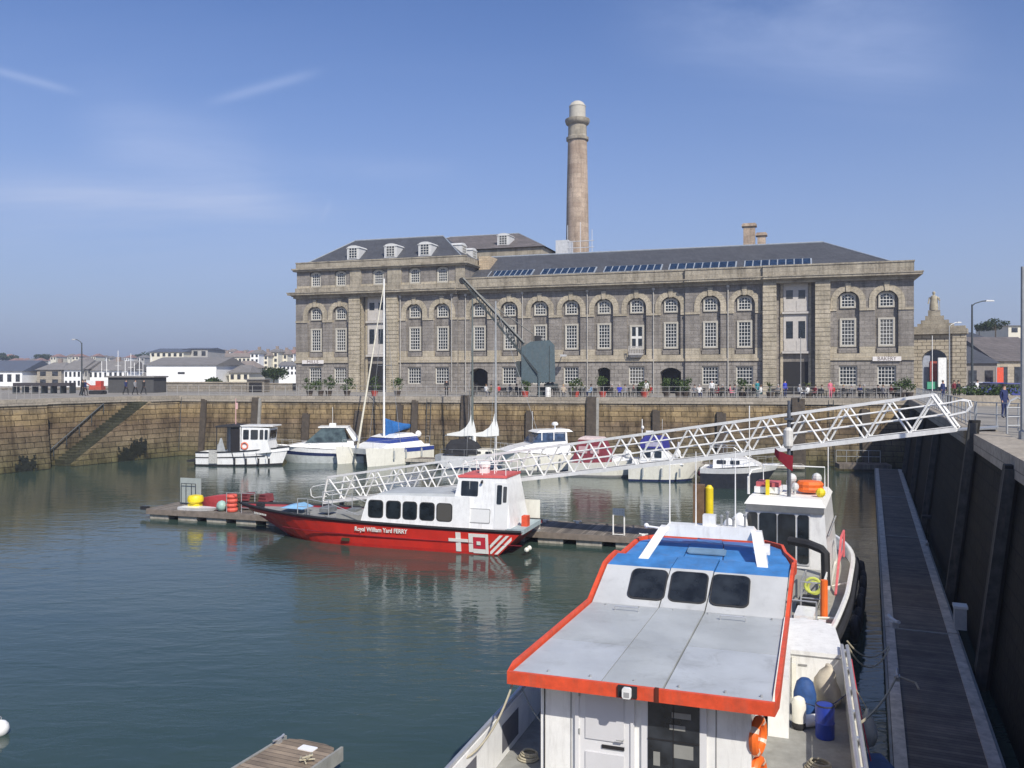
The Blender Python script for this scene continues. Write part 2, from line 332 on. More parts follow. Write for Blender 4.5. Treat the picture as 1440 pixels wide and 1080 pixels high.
# the real horizon's pale band of distant haze
hz=N(t,'ShaderNodeMapRange'); hz.inputs[1].default_value=0.0; hz.inputs[2].default_value=0.42; hz.inputs[3].default_value=1.0; hz.inputs[4].default_value=0.0; t.links.new(sp.outputs[2],hz.inputs[0])
hp=N(t,'ShaderNodeMath',operation='POWER'); t.links.new(hz.outputs[0],hp.inputs[0]); hp.inputs[1].default_value=1.5
hm=N(t,'ShaderNodeMath',operation='MULTIPLY'); t.links.new(hp.outputs[0],hm.inputs[0]); hm.inputs[1].default_value=0.92
nrm=N(t,'ShaderNodeVectorMath',operation='NORMALIZE'); t.links.new(tc.outputs['Generated'],nrm.inputs[0])
def streak(p,q,wid,amp,noisy):
    """a contrail or wisp: a soft band along the great circle between two sky directions"""
    d=[Vector(((x-720)/F,1,(HY-y)/F)).normalized() for x,y in (p,q)]
    nv=d[0].cross(d[1]).normalized(); mv=(d[0]+d[1]).normalized(); half=d[0].angle(d[1])/2
    tv=nv.cross(mv).normalized()
    def dt(v):
        k=N(t,'ShaderNodeVectorMath',operation='DOT_PRODUCT'); t.links.new(nrm.outputs[0],k.inputs[0]); k.inputs[1].default_value=v; return k.outputs['Value']
    def mth(op,a,b=None):
        k=N(t,'ShaderNodeMath',operation=op)
        for idx,v in ((0,a),(1,b)):
            if v is None: continue
            if isinstance(v,(int,float)): k.inputs[idx].default_value=v
            else: t.links.new(v,k.inputs[idx])
        return k.outputs[0]
    a=mth('DIVIDE',dt(nv),wid); a=mth('EXPONENT',mth('MULTIPLY',mth('MULTIPLY',a,a),-1.0))
    b=mth('DIVIDE',dt(tv),math.sin(half)); b=mth('EXPONENT',mth('MULTIPLY',mth('MULTIPLY',mth('MULTIPLY',b,b),mth('MULTIPLY',b,b)),-1.0))
    f=mth('MULTIPLY',mth('MULTIPLY',a,b),amp)
    if noisy: 
        r_=N(t,'ShaderNodeMapRange'); r_.inputs[1].default_value=0.34; r_.inputs[2].default_value=0.66; t.links.new(n1.outputs['Fac'],r_.inputs[0]); f=mth('MULTIPLY',f,r_.outputs[0])
    front=mth('GREATER_THAN',dt(mv),0.0)
    return mth('MULTIPLY',f,front)
c=mix(t,mr.outputs[0],sky.outputs[0],(5.2,5.6,6.4))
for p,q,wd,am,ny in (((-30,92),(100,128),0.004,0.26,0),((300,143),(440,103),0.005,0.24,0),((450,312),(466,284),0.003,0.15,0),((900,-30),(1330,60),0.055,0.8,1),((-60,268),(420,292),0.022,0.75,1),((130,175),(380,250),0.035,0.6,1),((350,230),(640,245),0.014,0.3,1),((-100,330),(500,360),0.035,0.35,1)):
    c=mix(t,streak(p,q,wd,am,ny),c,(7.0,7.2,7.6))
c=mix(t,hm.outputs[0],c,(4.5,4.6,4.75))
gm=mix(t,1.0,c,(0.82,0.945,1.27),'MULTIPLY')
bg=N(t,'ShaderNodeBackground'); bg.inputs['Strength'].default_value=0.105; t.links.new(gm,bg.inputs[0])
wo=N(t,'ShaderNodeOutputWorld'); t.links.new(bg.outputs[0],wo.inputs[0])
sl=bpy.data.lights.new('sun','SUN'); sl.energy=5.0; sl.angle=R(0.5); sl.color=(1.0,0.94,0.84)
so=bpy.data.objects.new('sun',sl); COL.objects.link(so)
ld=Vector((LX,LY,-math.tan(SUN_EL))).normalized(); so.rotation_euler=ld.to_track_quat('-Z','Y').to_euler()
cam=bpy.data.cameras.new('camera'); co=bpy.data.objects.new('camera',cam); COL.objects.link(co); S.camera=co
co.location=(0,0,CH); co.rotation_euler=(R(90),0,0); cam.lens=30; cam.sensor_width=36; cam.shift_y=-12/1440; cam.clip_end=6000; cam.clip_start=0.2
S.view_settings.view_transform='Standard'; S.view_settings.look='None'; S.view_settings.exposure=0.0; S.view_settings.gamma=1
# ------------------------------------------------------------ ground, water, quay walls
C1=(-35.5,91.2); C2=(36.8,78.9); C3=(5.76,4.0); C4=(-80.0,4.0)
ld_=Vector((8.4,15.9)).normalized(); C0=(C1[0]-ld_.x*70, C1[1]-ld_.y*70)
_n=Vector((-ld_.y,ld_.x)); _q=lambda s,o: (C0[0]+ld_.x*s+_n.x*o, C0[1]+ld_.y*s+_n.y*o)
def _SL(px):
    k=(px-720)/1200.0; return (k*C0[1]-C0[0])/(ld_.x-k*ld_.y)
basin=[C1,C2,C3,C4,C0,_q(_SL(66),0),_q(_SL(66),1.7),_q(_SL(212),1.7),_q(_SL(212),0)]
bm=bmesh.new()
def loop(pts,z):
    vs=[bm.verts.new((x,y,z)) for x,y in pts]
    for i in range(len(vs)): bm.edges.new((vs[i],vs[(i+1)%len(vs)]))
loop([(-2500,-400),(2500,-400),(2500,3000),(-2500,3000)],QZ); loop(basin,QZ)
bmesh.ops.triangle_fill(bm,use_beauty=True,edges=bm.edges[:])
me=bpy.data.meshes.new('quay_ground'); bm.to_mesh(me); bm.free(); me.materials.append(PAVE)
for p in me.polygons:
    if p.normal.z<0: p.flip()
g=bpy.data.objects.new('quay_ground',me); COL.objects.link(g); tag(g,kind='structure')
# water
m,t,b=nt('harbour_water'); tc=N(t,'ShaderNodeTexCoord')
def wave(scale,sx,sy,rot,det,dist=0.0):
    mp=N(t,'ShaderNodeMapping'); mp.inputs['Scale'].default_value=(sx,sy,1); mp.inputs['Rotation'].default_value=(0,0,R(rot)); t.links.new(tc.outputs['Object'],mp.inputs[0])
    n=N(t,'ShaderNodeTexNoise'); n.inputs['Scale'].default_value=scale; n.inputs['Detail'].default_value=det; n.inputs['Roughness'].default_value=0.55; n.inputs['Distortion'].default_value=dist
    t.links.new(mp.outputs[0],n.inputs['Vector']); return n.outputs['Fac']
a=wave(0.9,0.6,1.3,12,3,0.4); b2=wave(3.2,0.55,1.3,-8,3,0.3); c3=wave(0.09,0.6,1.2,20,4,0.6)
bA=N(t,'ShaderNodeBump'); bA.inputs['Distance'].default_value=0.085; bA.inputs['Strength'].default_value=0.32; t.links.new(a,bA.inputs['Height'])
calm=N(t,'ShaderNodeMapRange'); calm.inputs[1].default_value=0.35; calm.inputs[2].default_value=0.65; calm.inputs[3].default_value=0.06; calm.inputs[4].default_value=0.62; t.links.new(c3,calm.inputs[0])
bB=N(t,'ShaderNodeBump'); bB.inputs['Distance'].default_value=0.022; t.links.new(calm.outputs[0],bB.inputs['Strength']); t.links.new(b2,bB.inputs['Height']); t.links.new(bA.outputs[0],bB.inputs['Normal'])
t.links.new(bB.outputs[0],b.inputs['Normal'])
cw=ramp(t,c3,[(0.35,(0.030,0.055,0.046)),(0.65,(0.042,0.068,0.052))]); t.links.new(cw,b.inputs['Base Color'])
b.inputs['Roughness'].default_value=0.07; b.inputs['IOR'].default_value=1.33; b.inputs['Specular IOR Level'].default_value=0.44
WATER=m
mb=MB(); mb.face([(-90,-2,0),(60,-2,0),(60,100,0),(-90,100,0)]); tag(mb.build('harbour_water',WATER),kind='structure')
# quay walls: battered face from coping down below the water
def quay_wall(a,b,label,matl,batter=0.11,cope=0.55,seg=None,copemat=COPING):
    a=Vector((a[0],a[1],0)); b=Vector((b[0],b[1],0)); d=(b-a); L=d.length; d.normalize()
    ang=math.atan2(d.y,d.x)
    o=thing('quay_wall',label,'wall',(a.x,a.y,0),ang)
    mb=MB()   # local x along wall, water on local -y
    zt=QZ-cope
    mb.hexa([(0,-batter*(zt+1),-1),(L,-batter*(zt+1),-1),(L,0.8,-1),(0,0.8,-1)],[(0,0,zt),(L,0,zt),(L,0.8,zt),(0,0.8,zt)],0)
    mb.build('wall_face',matl,o)
    mb=MB(); mb.box(0,L,-0.14,0.95,zt+0.003,QZ+0.06); mb.build('coping',copemat,o)
    return o,L,d
far,LF,dF=quay_wall(C1,C2,'long ochre stained stone quay wall below the mill terrace','' or QWALL)
rightw,LR,dR=quay_wall(C2,C3,'dark shaded stone quay wall along the right hand pontoon',QWALL_SHADE,batter=0.12)
# left wall is built with a flight of steps let into it
A=Vector((C0[0],C0[1],0)); B=Vector((C1[0],C1[1],0)); dL=(B-A).normalized(); LL=(B-A).length
lw=thing('quay_wall','ochre stained stone quay wall at the left with steps let into it','wall',(A.x,A.y,0),math.atan2(dL.y,dL.x))
def SL(px,z=3.0):   # distance along the left wall of the point seen in pixel column px
    k=(px-720)/F; s=(k*A.y-A.x)/(dL.x-k*dL.y); return s
s0,s1,s2=SL(66),SL(100),SL(212)
zt=QZ-0.5; bt=0.10
def off(z): return -bt*(zt-z)
mb=MB()
mb.hexa([(0,off(-1),-1),(s0,off(-1),-1),(s0,1.9,-1),(0,1.9,-1)],[(0,0,zt),(s0,0,zt),(s0,1.9,zt),(0,1.9,zt)])
mb.hexa([(s2,off(-1),-1),(LL,off(-1),-1),(LL,1.9,-1),(s2,1.9,-1)],[(s2,0,zt),(LL,0,zt),(LL,1.9,zt),(s2,1.9,zt)])
mb.hexa([(s0,1.9,-1),(s2,1.9,-1),(s2,2.2,-1),(s0,2.2,-1)],[(s0,1.75,zt),(s2,1.75,zt),(s2,2.2,zt),(s0,2.2,zt)])
mb.hexa([(s1,off(-1),-1),(s2,off(-1),-1),(s2,off(-1)+0.5,-1),(s1,off(-1)+0.5,-1)],[(s1,off(0.2),0.2),(s2,0,zt),(s2,0.45,zt),(s1,0.1,0.2)])
mb.build('wall_face',QWALL,lw)
mb=MB(); ns=26
for i in range(ns):
    xa=s0+2+(s2-s0-2)*i/ns; xb=s0+2+(s2-s0-2)*(i+1)/ns; z=min(zt-0.02,0.35+(zt+0.2)*(i+1)/ns)
    mb.box(xa,xb,0.3,1.82,-1,z)
mb.build('flight_of_steps',stone('dark_step_stone',(0.05,0.055,0.035),(0.09,0.09,0.06),(0.03,0.03,0.02),1.2,0.24,(0.5,1.2)),lw)  # step stone coloured darker than the wall around it
mb=MB(); mb.box(0,s0,-0.12,2.0,zt+0.003,QZ+0.06); mb.box(s2,LL,-0.12,2.0,zt+0.003,QZ+0.06); mb.box(s0,s2,1.62,2.3,zt+0.003,QZ+0.06)
mb.build('coping',COPING,lw)
mb=MB(); mb.path([(s0+0.4,1.6,0.8),(s0+0.62*(s2-s0),1.6,zt-0.1)],0.06)
for i in range(6):
    f=i/5; x=s0+0.4+(0.62*(s2-s0)-.4)*f; z=0.8+(zt-0.9)*f; mb.tube((x,1.6,z-0.9),(x,1.6,z),0.045)
mb.build('handrail',IRON,lw)
o_,_,_=quay_wall(C3,C4,'stone quay wall under the viewpoint at the near side of the basin',QWALL)
o_,_,_=quay_wall(C4,C0,'stone quay wall at the far left of the basin outside the view',QWALL)

# fender piles on the far wall
def far_pt(px):
    k=(px-720)/F; X=85.2*k/(1+0.17*k); return Vector((X,85.2-0.17*X,0))
afar=math.atan2(C2[1]-C1[1],C2[0]-C1[0])
def fender(loc,ang,ztop,label,wide=0.42,batter=0.11,pale=False,grp='timber fender piles on the quay walls',dark=False):
    o=thing('fender_pile',label,'fender',loc,ang,grp)
    mb=MB(); zb=-0.8; h=QZ-0.5
    def yy(z): return -batter*(h-z)-0.02
    mb.hexa([(-wide/2,yy(zb)-0.38,zb),(wide/2,yy(zb)-0.38,zb),(wide/2,yy(zb),zb),(-wide/2,yy(zb),zb)],
            [(-wide/2,yy(ztop)-0.36,ztop),(wide/2,yy(ztop)-0.36,ztop),(wide/2,yy(ztop)-0.0,ztop),(-wide/2,yy(ztop)-0.0,ztop)])
    mb.build('pile',TIMBER if not dark else mat('painted_shade_timber',(0.018,0.016,0.014),0.8,var=0.5,scale=2,bump=0.4),o)  # dark copy: shade on the right wall painted into the pile timber
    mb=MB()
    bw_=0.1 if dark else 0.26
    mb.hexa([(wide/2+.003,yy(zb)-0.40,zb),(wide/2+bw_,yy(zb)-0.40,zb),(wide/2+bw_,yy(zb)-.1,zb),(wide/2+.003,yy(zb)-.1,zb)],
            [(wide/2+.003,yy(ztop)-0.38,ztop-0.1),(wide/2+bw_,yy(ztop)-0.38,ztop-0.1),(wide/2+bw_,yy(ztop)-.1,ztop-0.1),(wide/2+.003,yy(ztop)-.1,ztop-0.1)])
    mb.build('rubbing_board',mat('painted_shade_board',(0.05,0.05,0.047),0.8,var=0.5,grime=0.6) if dark else (TIMBERL if pale else TIMBER),o)  # dark board likewise carries the right wall's shade in its colour
    return o
for px,zt_,pale,wd,lb in ((287,6.0,False,0.35,'slim brown fender pile left of the small white workboat'),
    (361,6.2,True,0.75,'broad fender pile with a pale board behind the small white workboat'),
    (431,4.6,False,0.5,'short fender pile above the grey motor cruiser'),(505,4.9,False,0.6,'short fender pile right of the catamaran forestay'),
    (562,5.6,False,0.35,'slim fender pile behind the catamaran deckhouse'),(583,6.0,False,0.35,'dark fender pile right of the catamaran stern'),
    (656,6.5,True,0.95,'broad fender pile with a pale board behind the ketch masts'),
    (744,5.0,False,0.5,'short fender pile left of the hardtop motor yacht roof'),(832,6.4,True,0.95,'broad fender pile with a pale board above the maroon canopy boat'),
    (921,5.2,False,0.45,'short fender pile behind the indigo canopy boat'),(1012,5.0,False,0.6,'dark fender pile right of the indigo canopy boat'),
    (1120,6.4,False,0.9,'broad dark fender pile behind the right half of the gangway'),(1214,5.4,False,0.5,'dark fender pile left of the far small pontoon')):
    fender(far_pt(px),afar,zt_,lb,wd,0.11,pale)
def right_pt(Y): return Vector((16.98+0.4147*(Y-31.06),Y,0))
aright=math.atan2(C3[1]-C2[1],C3[0]-C2[0])
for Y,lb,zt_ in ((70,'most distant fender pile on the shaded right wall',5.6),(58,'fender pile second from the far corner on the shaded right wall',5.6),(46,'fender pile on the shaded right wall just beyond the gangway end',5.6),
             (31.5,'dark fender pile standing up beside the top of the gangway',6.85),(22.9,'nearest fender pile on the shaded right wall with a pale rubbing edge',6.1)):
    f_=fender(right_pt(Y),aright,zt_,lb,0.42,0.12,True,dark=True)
# weed clumps low on the left wall
for k,(px,py,lb) in enumerate(((30,655,'dark weed clump on the wall at the left edge near the waterline'),(172,640,'dark seaweed clump hanging low on the wall right of the steps'),(190,628,'larger dark seaweed clump hanging on the wall right of the steps'))):
    s=SL(px); p=A+dL*s; zc=CH-(py-HY)*p.y/F
    mb=MB(); rr=random.Random(k)
    for i in range(210):
        x=max(-.9,min(.9,rr.gauss(0,0.45))); z=max(-.9,min(.9,rr.gauss(0,0.42))); q=Vector((x,-0.05-rr.random()*0.12,z)); a_=rr.uniform(0.05,0.16)
        mb.face([q+Vector((-a_,0,0)),q+Vector((0,-0.05,-a_*2.5)),q+Vector((a_,0,0)),q+Vector((0,0.0,a_*.5))])
    tag(mb.build('seaweed',mat('seaweed',(0.012,0.014,0.006),0.6,var=0.4),None,(p.x+0.0,p.y,zc),rz=math.atan2(dL.y,dL.x)),lb,'seaweed')
    o=bpy.data.objects[-1] if False else None
for ob in COL.objects:
    if ob.name.startswith('seaweed'):
        n=Vector((dL.y,-dL.x,0)); ob.location+=n*(bt*(zt-ob.location.z)+0.02); ob['group']='seaweed on the left wall'
BEIGE2=stone('pale_dressing_stone',(0.43,0.385,0.295),(0.51,0.457,0.363),(0.28,0.245,0.19),1.2,0.5,(0.74,1.12),msize=0.012,streak=0.35)
# ------------------------------------------------------------ text helper
def text(body,size,parent,loc,rot,matl,name='lettering',ext=0.006,sx=1.0,align='CENTER',bold=0.0):
    cu=bpy.data.curves.new('tmp','FONT'); cu.body=body; cu.size=size; cu.align_x=align; cu.align_y='CENTER'; cu.extrude=ext; cu.offset=bold; cu.resolution_u=3
    o=bpy.data.objects.new('tmp',cu); COL.objects.link(o); dg=bpy.context.evaluated_depsgraph_get(); dg.update()
    me=bpy.data.meshes.new_from_object(o.evaluated_get(dg)); bpy.data.objects.remove(o); bpy.data.curves.remove(cu)
    me.name=name; me.materials.clear(); me.materials.append(matl)
    for p in me.polygons: p.material_index=0
    q=bpy.data.objects.new(name,me); COL.objects.link(q); q.parent=parent; q.location=loc; q.rotation_euler=rot; q.scale=(sx,1,1); return q
# ------------------------------------------------------------ the mill building
BANG=math.atan(-0.328); BO=Vector((-30.2,119.7,0))
mill=thing('mill_building','long grey stone mill with round arched windows and slate roofs facing the basin','building',(BO.x,BO.y,0),BANG)
def U(px):
    k=(px-720)/F; X=109.8*k/(1+0.328*k); return (X-BO.x)*1.0525
def arch_pts(w,h,rise,n=10,z0=0,xc=0):
    """outline from bottom left anticlockwise; top is an arc of given rise"""
    p=[(xc-w/2,z0),(xc+w/2,z0)]
    if rise<=0.001: return p+[(xc+w/2,z0+h),(xc-w/2,z0+h)]
    r=(w*w/4+rise*rise)/(2*rise); a0=math.asin(min(1,w/2/r)); cz=z0+h-r
    if rise>w/2-0.01: a0=math.pi/2; cz=z0+h-r
    return p+[(xc+r*math.sin(a0-2*a0*i/n), cz+r*math.cos(a0-2*a0*i/n)) for i in range(n+1)]
def ring(mb,outer,inner,y0,y1,m=0):
    n=len(outer)
    for i in range(n):
        j=(i+1)%n
        a,b,c,d=outer[i],outer[j],inner[j],inner[i]
        if abs(a[0]-b[0])+abs(a[1]-b[1])<1e-5: continue
        mb.face([(a[0],y0,a[1]),(b[0],y0,b[1]),(c[0],y0,c[1]),(d[0],y0,d[1])],m)
        mb.face([(a[0],y0,a[1]),(b[0],y0,b[1]),(b[0],y1,b[1]),(a[0],y1,a[1])],m)
        mb.face([(d[0],y0,d[1]),(c[0],y0,c[1]),(c[0],y1,c[1]),(d[0],y1,d[1])],m)
def make_window(w,h,rise,nx,nz,surround=0.16,bar=0.05,riseo=None):
    """window (stone surround) > glazing_bars, pane"""
    o_=arch_pts(w+2*surround,h+2*surround,rise*1.1 if rise else 0,z0=-surround); i_=arch_pts(w,h,rise)
    mb=MB(); ring(mb,o_,i_,-0.07,0.10); W=mb.build('window',SURR)
    fr=arch_pts(w-0.0,h-0.0,rise); fi=arch_pts(w-0.10,h-0.09,rise*0.95,z0=0.045)
    mb=MB(); ring(mb,fr,fi,-0.02,0.08)
    def top(x):
        if rise<=0.001: return h-0.07
        r=(w*w/4+rise*rise)/(2*rise); return h-r+math.sqrt(max(r*r-x*x,0))-0.07
    for i in range(1,nx):
        x=-w/2+w*i/nx; mb.box(x-bar/2,x+bar/2,-0.005,0.05,0.05,top(x))
    for j in range(1,nz):
        z=h*j/nz; 
        if z<h-rise-0.02: mb.box(-w/2+0.05,w/2-0.05,-0.01,0.045,z-bar/2-(0.02 if j==nz//2 else 0),z+bar/2)
        else:
            xx=w/2*0.8; mb.box(-xx,xx,-0.01,0.045,z-bar/2,z+bar/2)
    mb.build('glazing_bars',WPAINT,W)
    mb=MB(); pts=arch_pts(w-0.02,h-0.02,rise,z0=0.01); mb.hexa([(x,0.055,z) for x,z in pts],[(x,0.075,z) for x,z in pts]); mb.build('pane',PANE,W)
    return W
W_G=make_window(1.75,2.05,0.0,5,5,0.10); W_M=make_window(1.35,2.85,0.0,4,7,0.20); W_A=make_window(1.35,1.45,0.28,4,4,0.16); W_T=make_window(1.2,1.85,0.35,4,5,0.22)
W_C=make_window(1.35,2.6,0.0,2,2,0.22,0.28)
protos=[W_G,W_M,W_A,W_T,W_C]; used=set()
def put(proto,u,y,z):
    if proto.name not in used: used.add(proto.name); o=proto; o.parent=mill
    else: o=copy_tree(proto,mill)
    o.location=(u,y,z); return o
wall=MB(); trim=MB(); archm=[]
def hole_wall(mb,ua,ub,z0,z1,uc,hw,zb,zs,rise,y0,depth,bands,n=10,backm=0,door=False):
    """wall strip ua..ub, z0..z1 with one opening (rect + arc), reveals and a back plane; bands=[(ztop,mat)]"""
    def bandsplit(za,zb_):
        out=[];a=za
        for zt_,mm in bands:
            if zt_<=a+1e-6: continue
            b_=min(zt_,zb_); 
            if b_>a: out.append((a,b_,mm)); a=b_
            if a>=zb_-1e-6: break
        return out
    def q(xa,xb,za,zb_):
        for a,b_,mm in bandsplit(za,zb_): mb.face([(xa,y0,a),(xb,y0,a),(xb,y0,b_),(xa,y0,b_)],mm)
    if hw<=0: q(ua,ub,z0,z1); return
    q(ua,uc-hw,z0,z1); q(uc+hw,ub,z0,z1)
    if zb>z0: q(uc-hw,uc+hw,z0,zb)
    r=(hw*hw+rise*rise)/(2*rise) if rise>0.001 else None
    pts=[]
    for i in range(n+1):
        x=-hw+2*hw*i/n
        if r:
            a=math.pi-math.pi*i/n; x=hw*math.cos(a)
            z=zs+ (math.sqrt(max(r*r-x*x,0))-(r-rise))
        else: z=zs
        pts.append((uc+x,z))
    topm=bandsplit(zs+0.01,z1)[-1][2]
    for (xa,za),(xb,zb2) in zip(pts,pts[1:]):
        mb.face([(xa,y0,za),(xb,y0,zb2),(xb,y0,z1),(xa,y0,z1)],topm)
        mb.face([(xa,y0,za),(xb,y0,zb2),(xb,y0+depth,zb2),(xa,y0+depth,za)],topm)
    for x in (uc-hw,uc+hw):
        for a,b_,mm in bandsplit(zb,zs): mb.face([(x,y0,a),(x,y0,b_),(x,y0+depth,b_),(x,y0+depth,a)],mm)
    mb.face([(uc-hw,y0,zb),(uc+hw,y0,zb),(uc+hw,y0+depth,zb),(uc-hw,y0+depth,zb)],bandsplit(zb,zb+0.1)[0][2])
    back=[(uc-hw,y0+depth,zb),(uc+hw,y0+depth,zb)]+[(x,y0+depth,z) for x,z in reversed(pts)]
    mb.face(back,backm)
# materials in the wall mesh: 0 grey upper, 1 ground floor, 2 beige, 3 dark
GB=[(10.35,1)]; UB=[(11.75,2),(15.85,0),(16.1,2),(19.7,0)]
H=[0]
def bay(ua,ub,uc,y0,kind='win',mid='M',depth=0.42):
    # ground floor
    if kind=='win':
        hole_wall(wall,ua,ub,QZ-0.2,10.35,uc,0.98,7.35,9.62,0.0,y0,0.30,GB,backm=1)
        put(W_G,uc,y0+0.21,7.45)
    elif kind=='arch':
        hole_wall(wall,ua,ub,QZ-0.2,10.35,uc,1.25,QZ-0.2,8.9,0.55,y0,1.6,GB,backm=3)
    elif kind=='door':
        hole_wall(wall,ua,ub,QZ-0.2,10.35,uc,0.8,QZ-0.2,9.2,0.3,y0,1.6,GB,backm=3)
    hole_wall(wall,ua,ub,10.35,19.6,uc,1.2,11.0,16.85,1.2,y0,depth,UB,n=14)
    if mid=='M': put(W_M,uc,y0+depth-0.09,11.95)
    else: put(W_C,uc,y0+depth-0.09,11.9)
    put(W_A,uc,y0+depth-0.09,16.3)
    # apron panel under the middle window
    mb=MB(); mb.box(uc-1.0,uc+1.0,y0+depth-0.14,y0+depth-0.002,11.06,11.6); mb.build('apron_panel',GREY,mill)
    # arch surround
    mb=MB(); n=14
    for i in range(n):
        a0=math.pi*i/n; a1=math.pi*(i+1)/n-0.008
        def P(r,a): return (uc+r*math.cos(a),16.85+r*math.sin(a))
        A_,B_,C_,D_=P(1.203,a0),P(1.86,a0),P(1.86,a1),P(1.203,a1)
        pr=-0.10 if i!=n//2 else -0.10
        bot=[(p[0],y0+0.06,p[1]) for p in (A_,B_,C_,D_)]; top_=[(p[0],y0+pr,p[1]) for p in (A_,B_,C_,D_)]
        mb.hexa(bot,top_,0)
    for s_ in (-1,1):
        xa,xb=sorted((uc+s_*1.203,uc+s_*1.86)); mb.box(xa,xb,y0-0.10,y0+0.05,16.12,16.84)
    mb.hexa([(uc-0.2,y0-0.02,17.95),(uc+0.2,y0-0.02,17.95),(uc+0.3,y0-0.02,18.95),(uc-0.3,y0-0.02,18.95)],[(uc-0.2,y0-0.2,17.95),(uc+0.2,y0-0.2,17.95),(uc+0.3,y0-0.2,18.95),(uc-0.3,y0-0.2,18.95)])
    mb.build('arch_surround',BEIGE2,mill)
    # impost band pieces and string course
    for xa,xb in ((ua,uc-1.203),(uc+1.203,ub)): 
        if xb-xa>0.05: mb=MB(); mb.box(xa,xb,y0-0.12,y0+0.02,15.83,16.10); mb.build('impost_band',BEIGE2,mill)
def flat(ua,ub,y0,zt_=19.6):
    for a,b_,mm in ((QZ-0.2,10.35,1),(10.35,11.75,2),(11.75,15.85,0),(15.85,16.1,2),(16.1,zt_,0)):
        wall.face([(ua,y0,a),(ub,y0,a),(ub,y0,b_),(ua,y0,b_)],mm)
def pilaster(ua,ub,y0,zt_=19.2):
    mb=MB(); z=QZ-0.1; h=0.52
    while z<zt_-0.05:
        z2=min(z+h-0.05,zt_); mb.box(ua,ub,y0-0.42,y0+0.05,z,z2); mb.box(ua+0.05,ub-0.05,y0-0.34,y0+0.05,z2,min(z2+0.05,zt_)); z+=h
    mb.build('rusticated_pilaster',BEIGE2,mill)
def cargo(ua,ub,y0,attic=False):
    """tall loading bay between two pilasters: hatches above, doorway below"""
    uc=(ua+ub)/2; yb=y0+0.9
    for x in (ua,ub): wall.face([(x,y0-0.3,QZ-.2),(x,yb,QZ-.2),(x,yb,19.6),(x,y0-0.3,19.6)],2)
    wall.face([(ua,yb,QZ-.2),(ub,yb,QZ-.2),(ub,yb,19.6),(ua,yb,19.6)],0)
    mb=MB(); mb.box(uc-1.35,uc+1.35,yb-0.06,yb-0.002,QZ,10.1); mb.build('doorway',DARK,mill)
    for k,(z0,z1) in enumerate(((11.3,15.6),(15.9,19.2))):
        mb=MB(); mb.box(uc-1.35,uc+1.35,yb-0.25,yb-0.01,z0,z1); mb.box(uc-1.5,uc+1.5,yb-0.5,yb-0.0,z0-0.25,z0-0.003)
        for s_ in (-1,1): mb.box(uc+s_*0.68-0.6,uc+s_*0.68+0.6,yb-0.30,yb-0.25,z0+0.06,z0+1.25)
        hd=mb.build('loading_hatch',mat('pale_hatch_timber',(0.50,0.47,0.43),0.7,var=0.12),mill)
        for s_ in (-1,1): mb=MB(); mb.box(uc+s_*0.68-0.38,uc+s_*0.68+0.38,yb-0.27,yb-0.252,z0+1.5,z1-0.8); mb.build('hatch_opening',PANE,hd)
    for s_ in (-1,1): wall.box(uc+s_*1.55-0.15,uc+s_*1.55+0.15,yb-0.2,yb+0.01,QZ-.2,19.6,2)
def run(cols,u0,u1,y0,kinds={},mids={}):
    cs=[U(c) for c in cols]; edges=[u0]+[(a+b)/2 for a,b in zip(cs,cs[1:])]+[u1]
    for i,c in enumerate(cols): bay(edges[i],edges[i+1],cs[i],y0,kinds.get(c,'win'),mids.get(c,'M'))
yL,yA,yB,yC=-0.35,0.0,-0.35,-0.65
uE=U(1284); uL0=U(418)
run([445,480],uL0,U(494),yL); pilaster(U(494),U(509.5),yL); cargo(U(509.5),U(546.5),yL); pilaster(U(546.5),U(562),yL)
run([584,623],U(562),U(645),yL); 
run([673,716,759,803,849,895,943],U(645),U(964),yA,{673:'arch',849:'door',943:'arch'},{895:'C'})
wall.face([(U(645),yL,QZ-.2),(U(645),yA,QZ-.2),(U(645),yA,19.6),(U(645),yL,19.6)],0)
run([999,1047],U(964),U(1073),yB)
wall.face([(U(964),yA,QZ-.2),(U(964),yB,QZ-.2),(U(964),yB,19.6),(U(964),yA,19.6)],0)
pilaster(U(1073),U(1092),yC); cargo(U(1092),U(1146),yC); pilaster(U(1146),U(1167),yC)
run([1192,1246],U(1167),uE,yC)
flat(U(1073),U(1092),yC); flat(U(1146),U(1167),yC); flat(U(494),U(509.5),yL); flat(U(546.5),U(562),yL)
wall.face([(U(1073),yB,QZ-.2),(U(1073),yC,QZ-.2),(U(1073),yC,19.6),(U(1073),yB,19.6)],0)
# end and back walls
for x in (uL0,uE): wall.face([(x,yL if x==uL0 else yC,QZ-.2),(x,16,QZ-.2),(x,16,19.6),(x,yL if x==uL0 else yC,19.6)],0)
wall.face([(uL0,16,QZ-.2),(uE,16,QZ-.2),(uE,16,21),(uL0,16,21)],0)
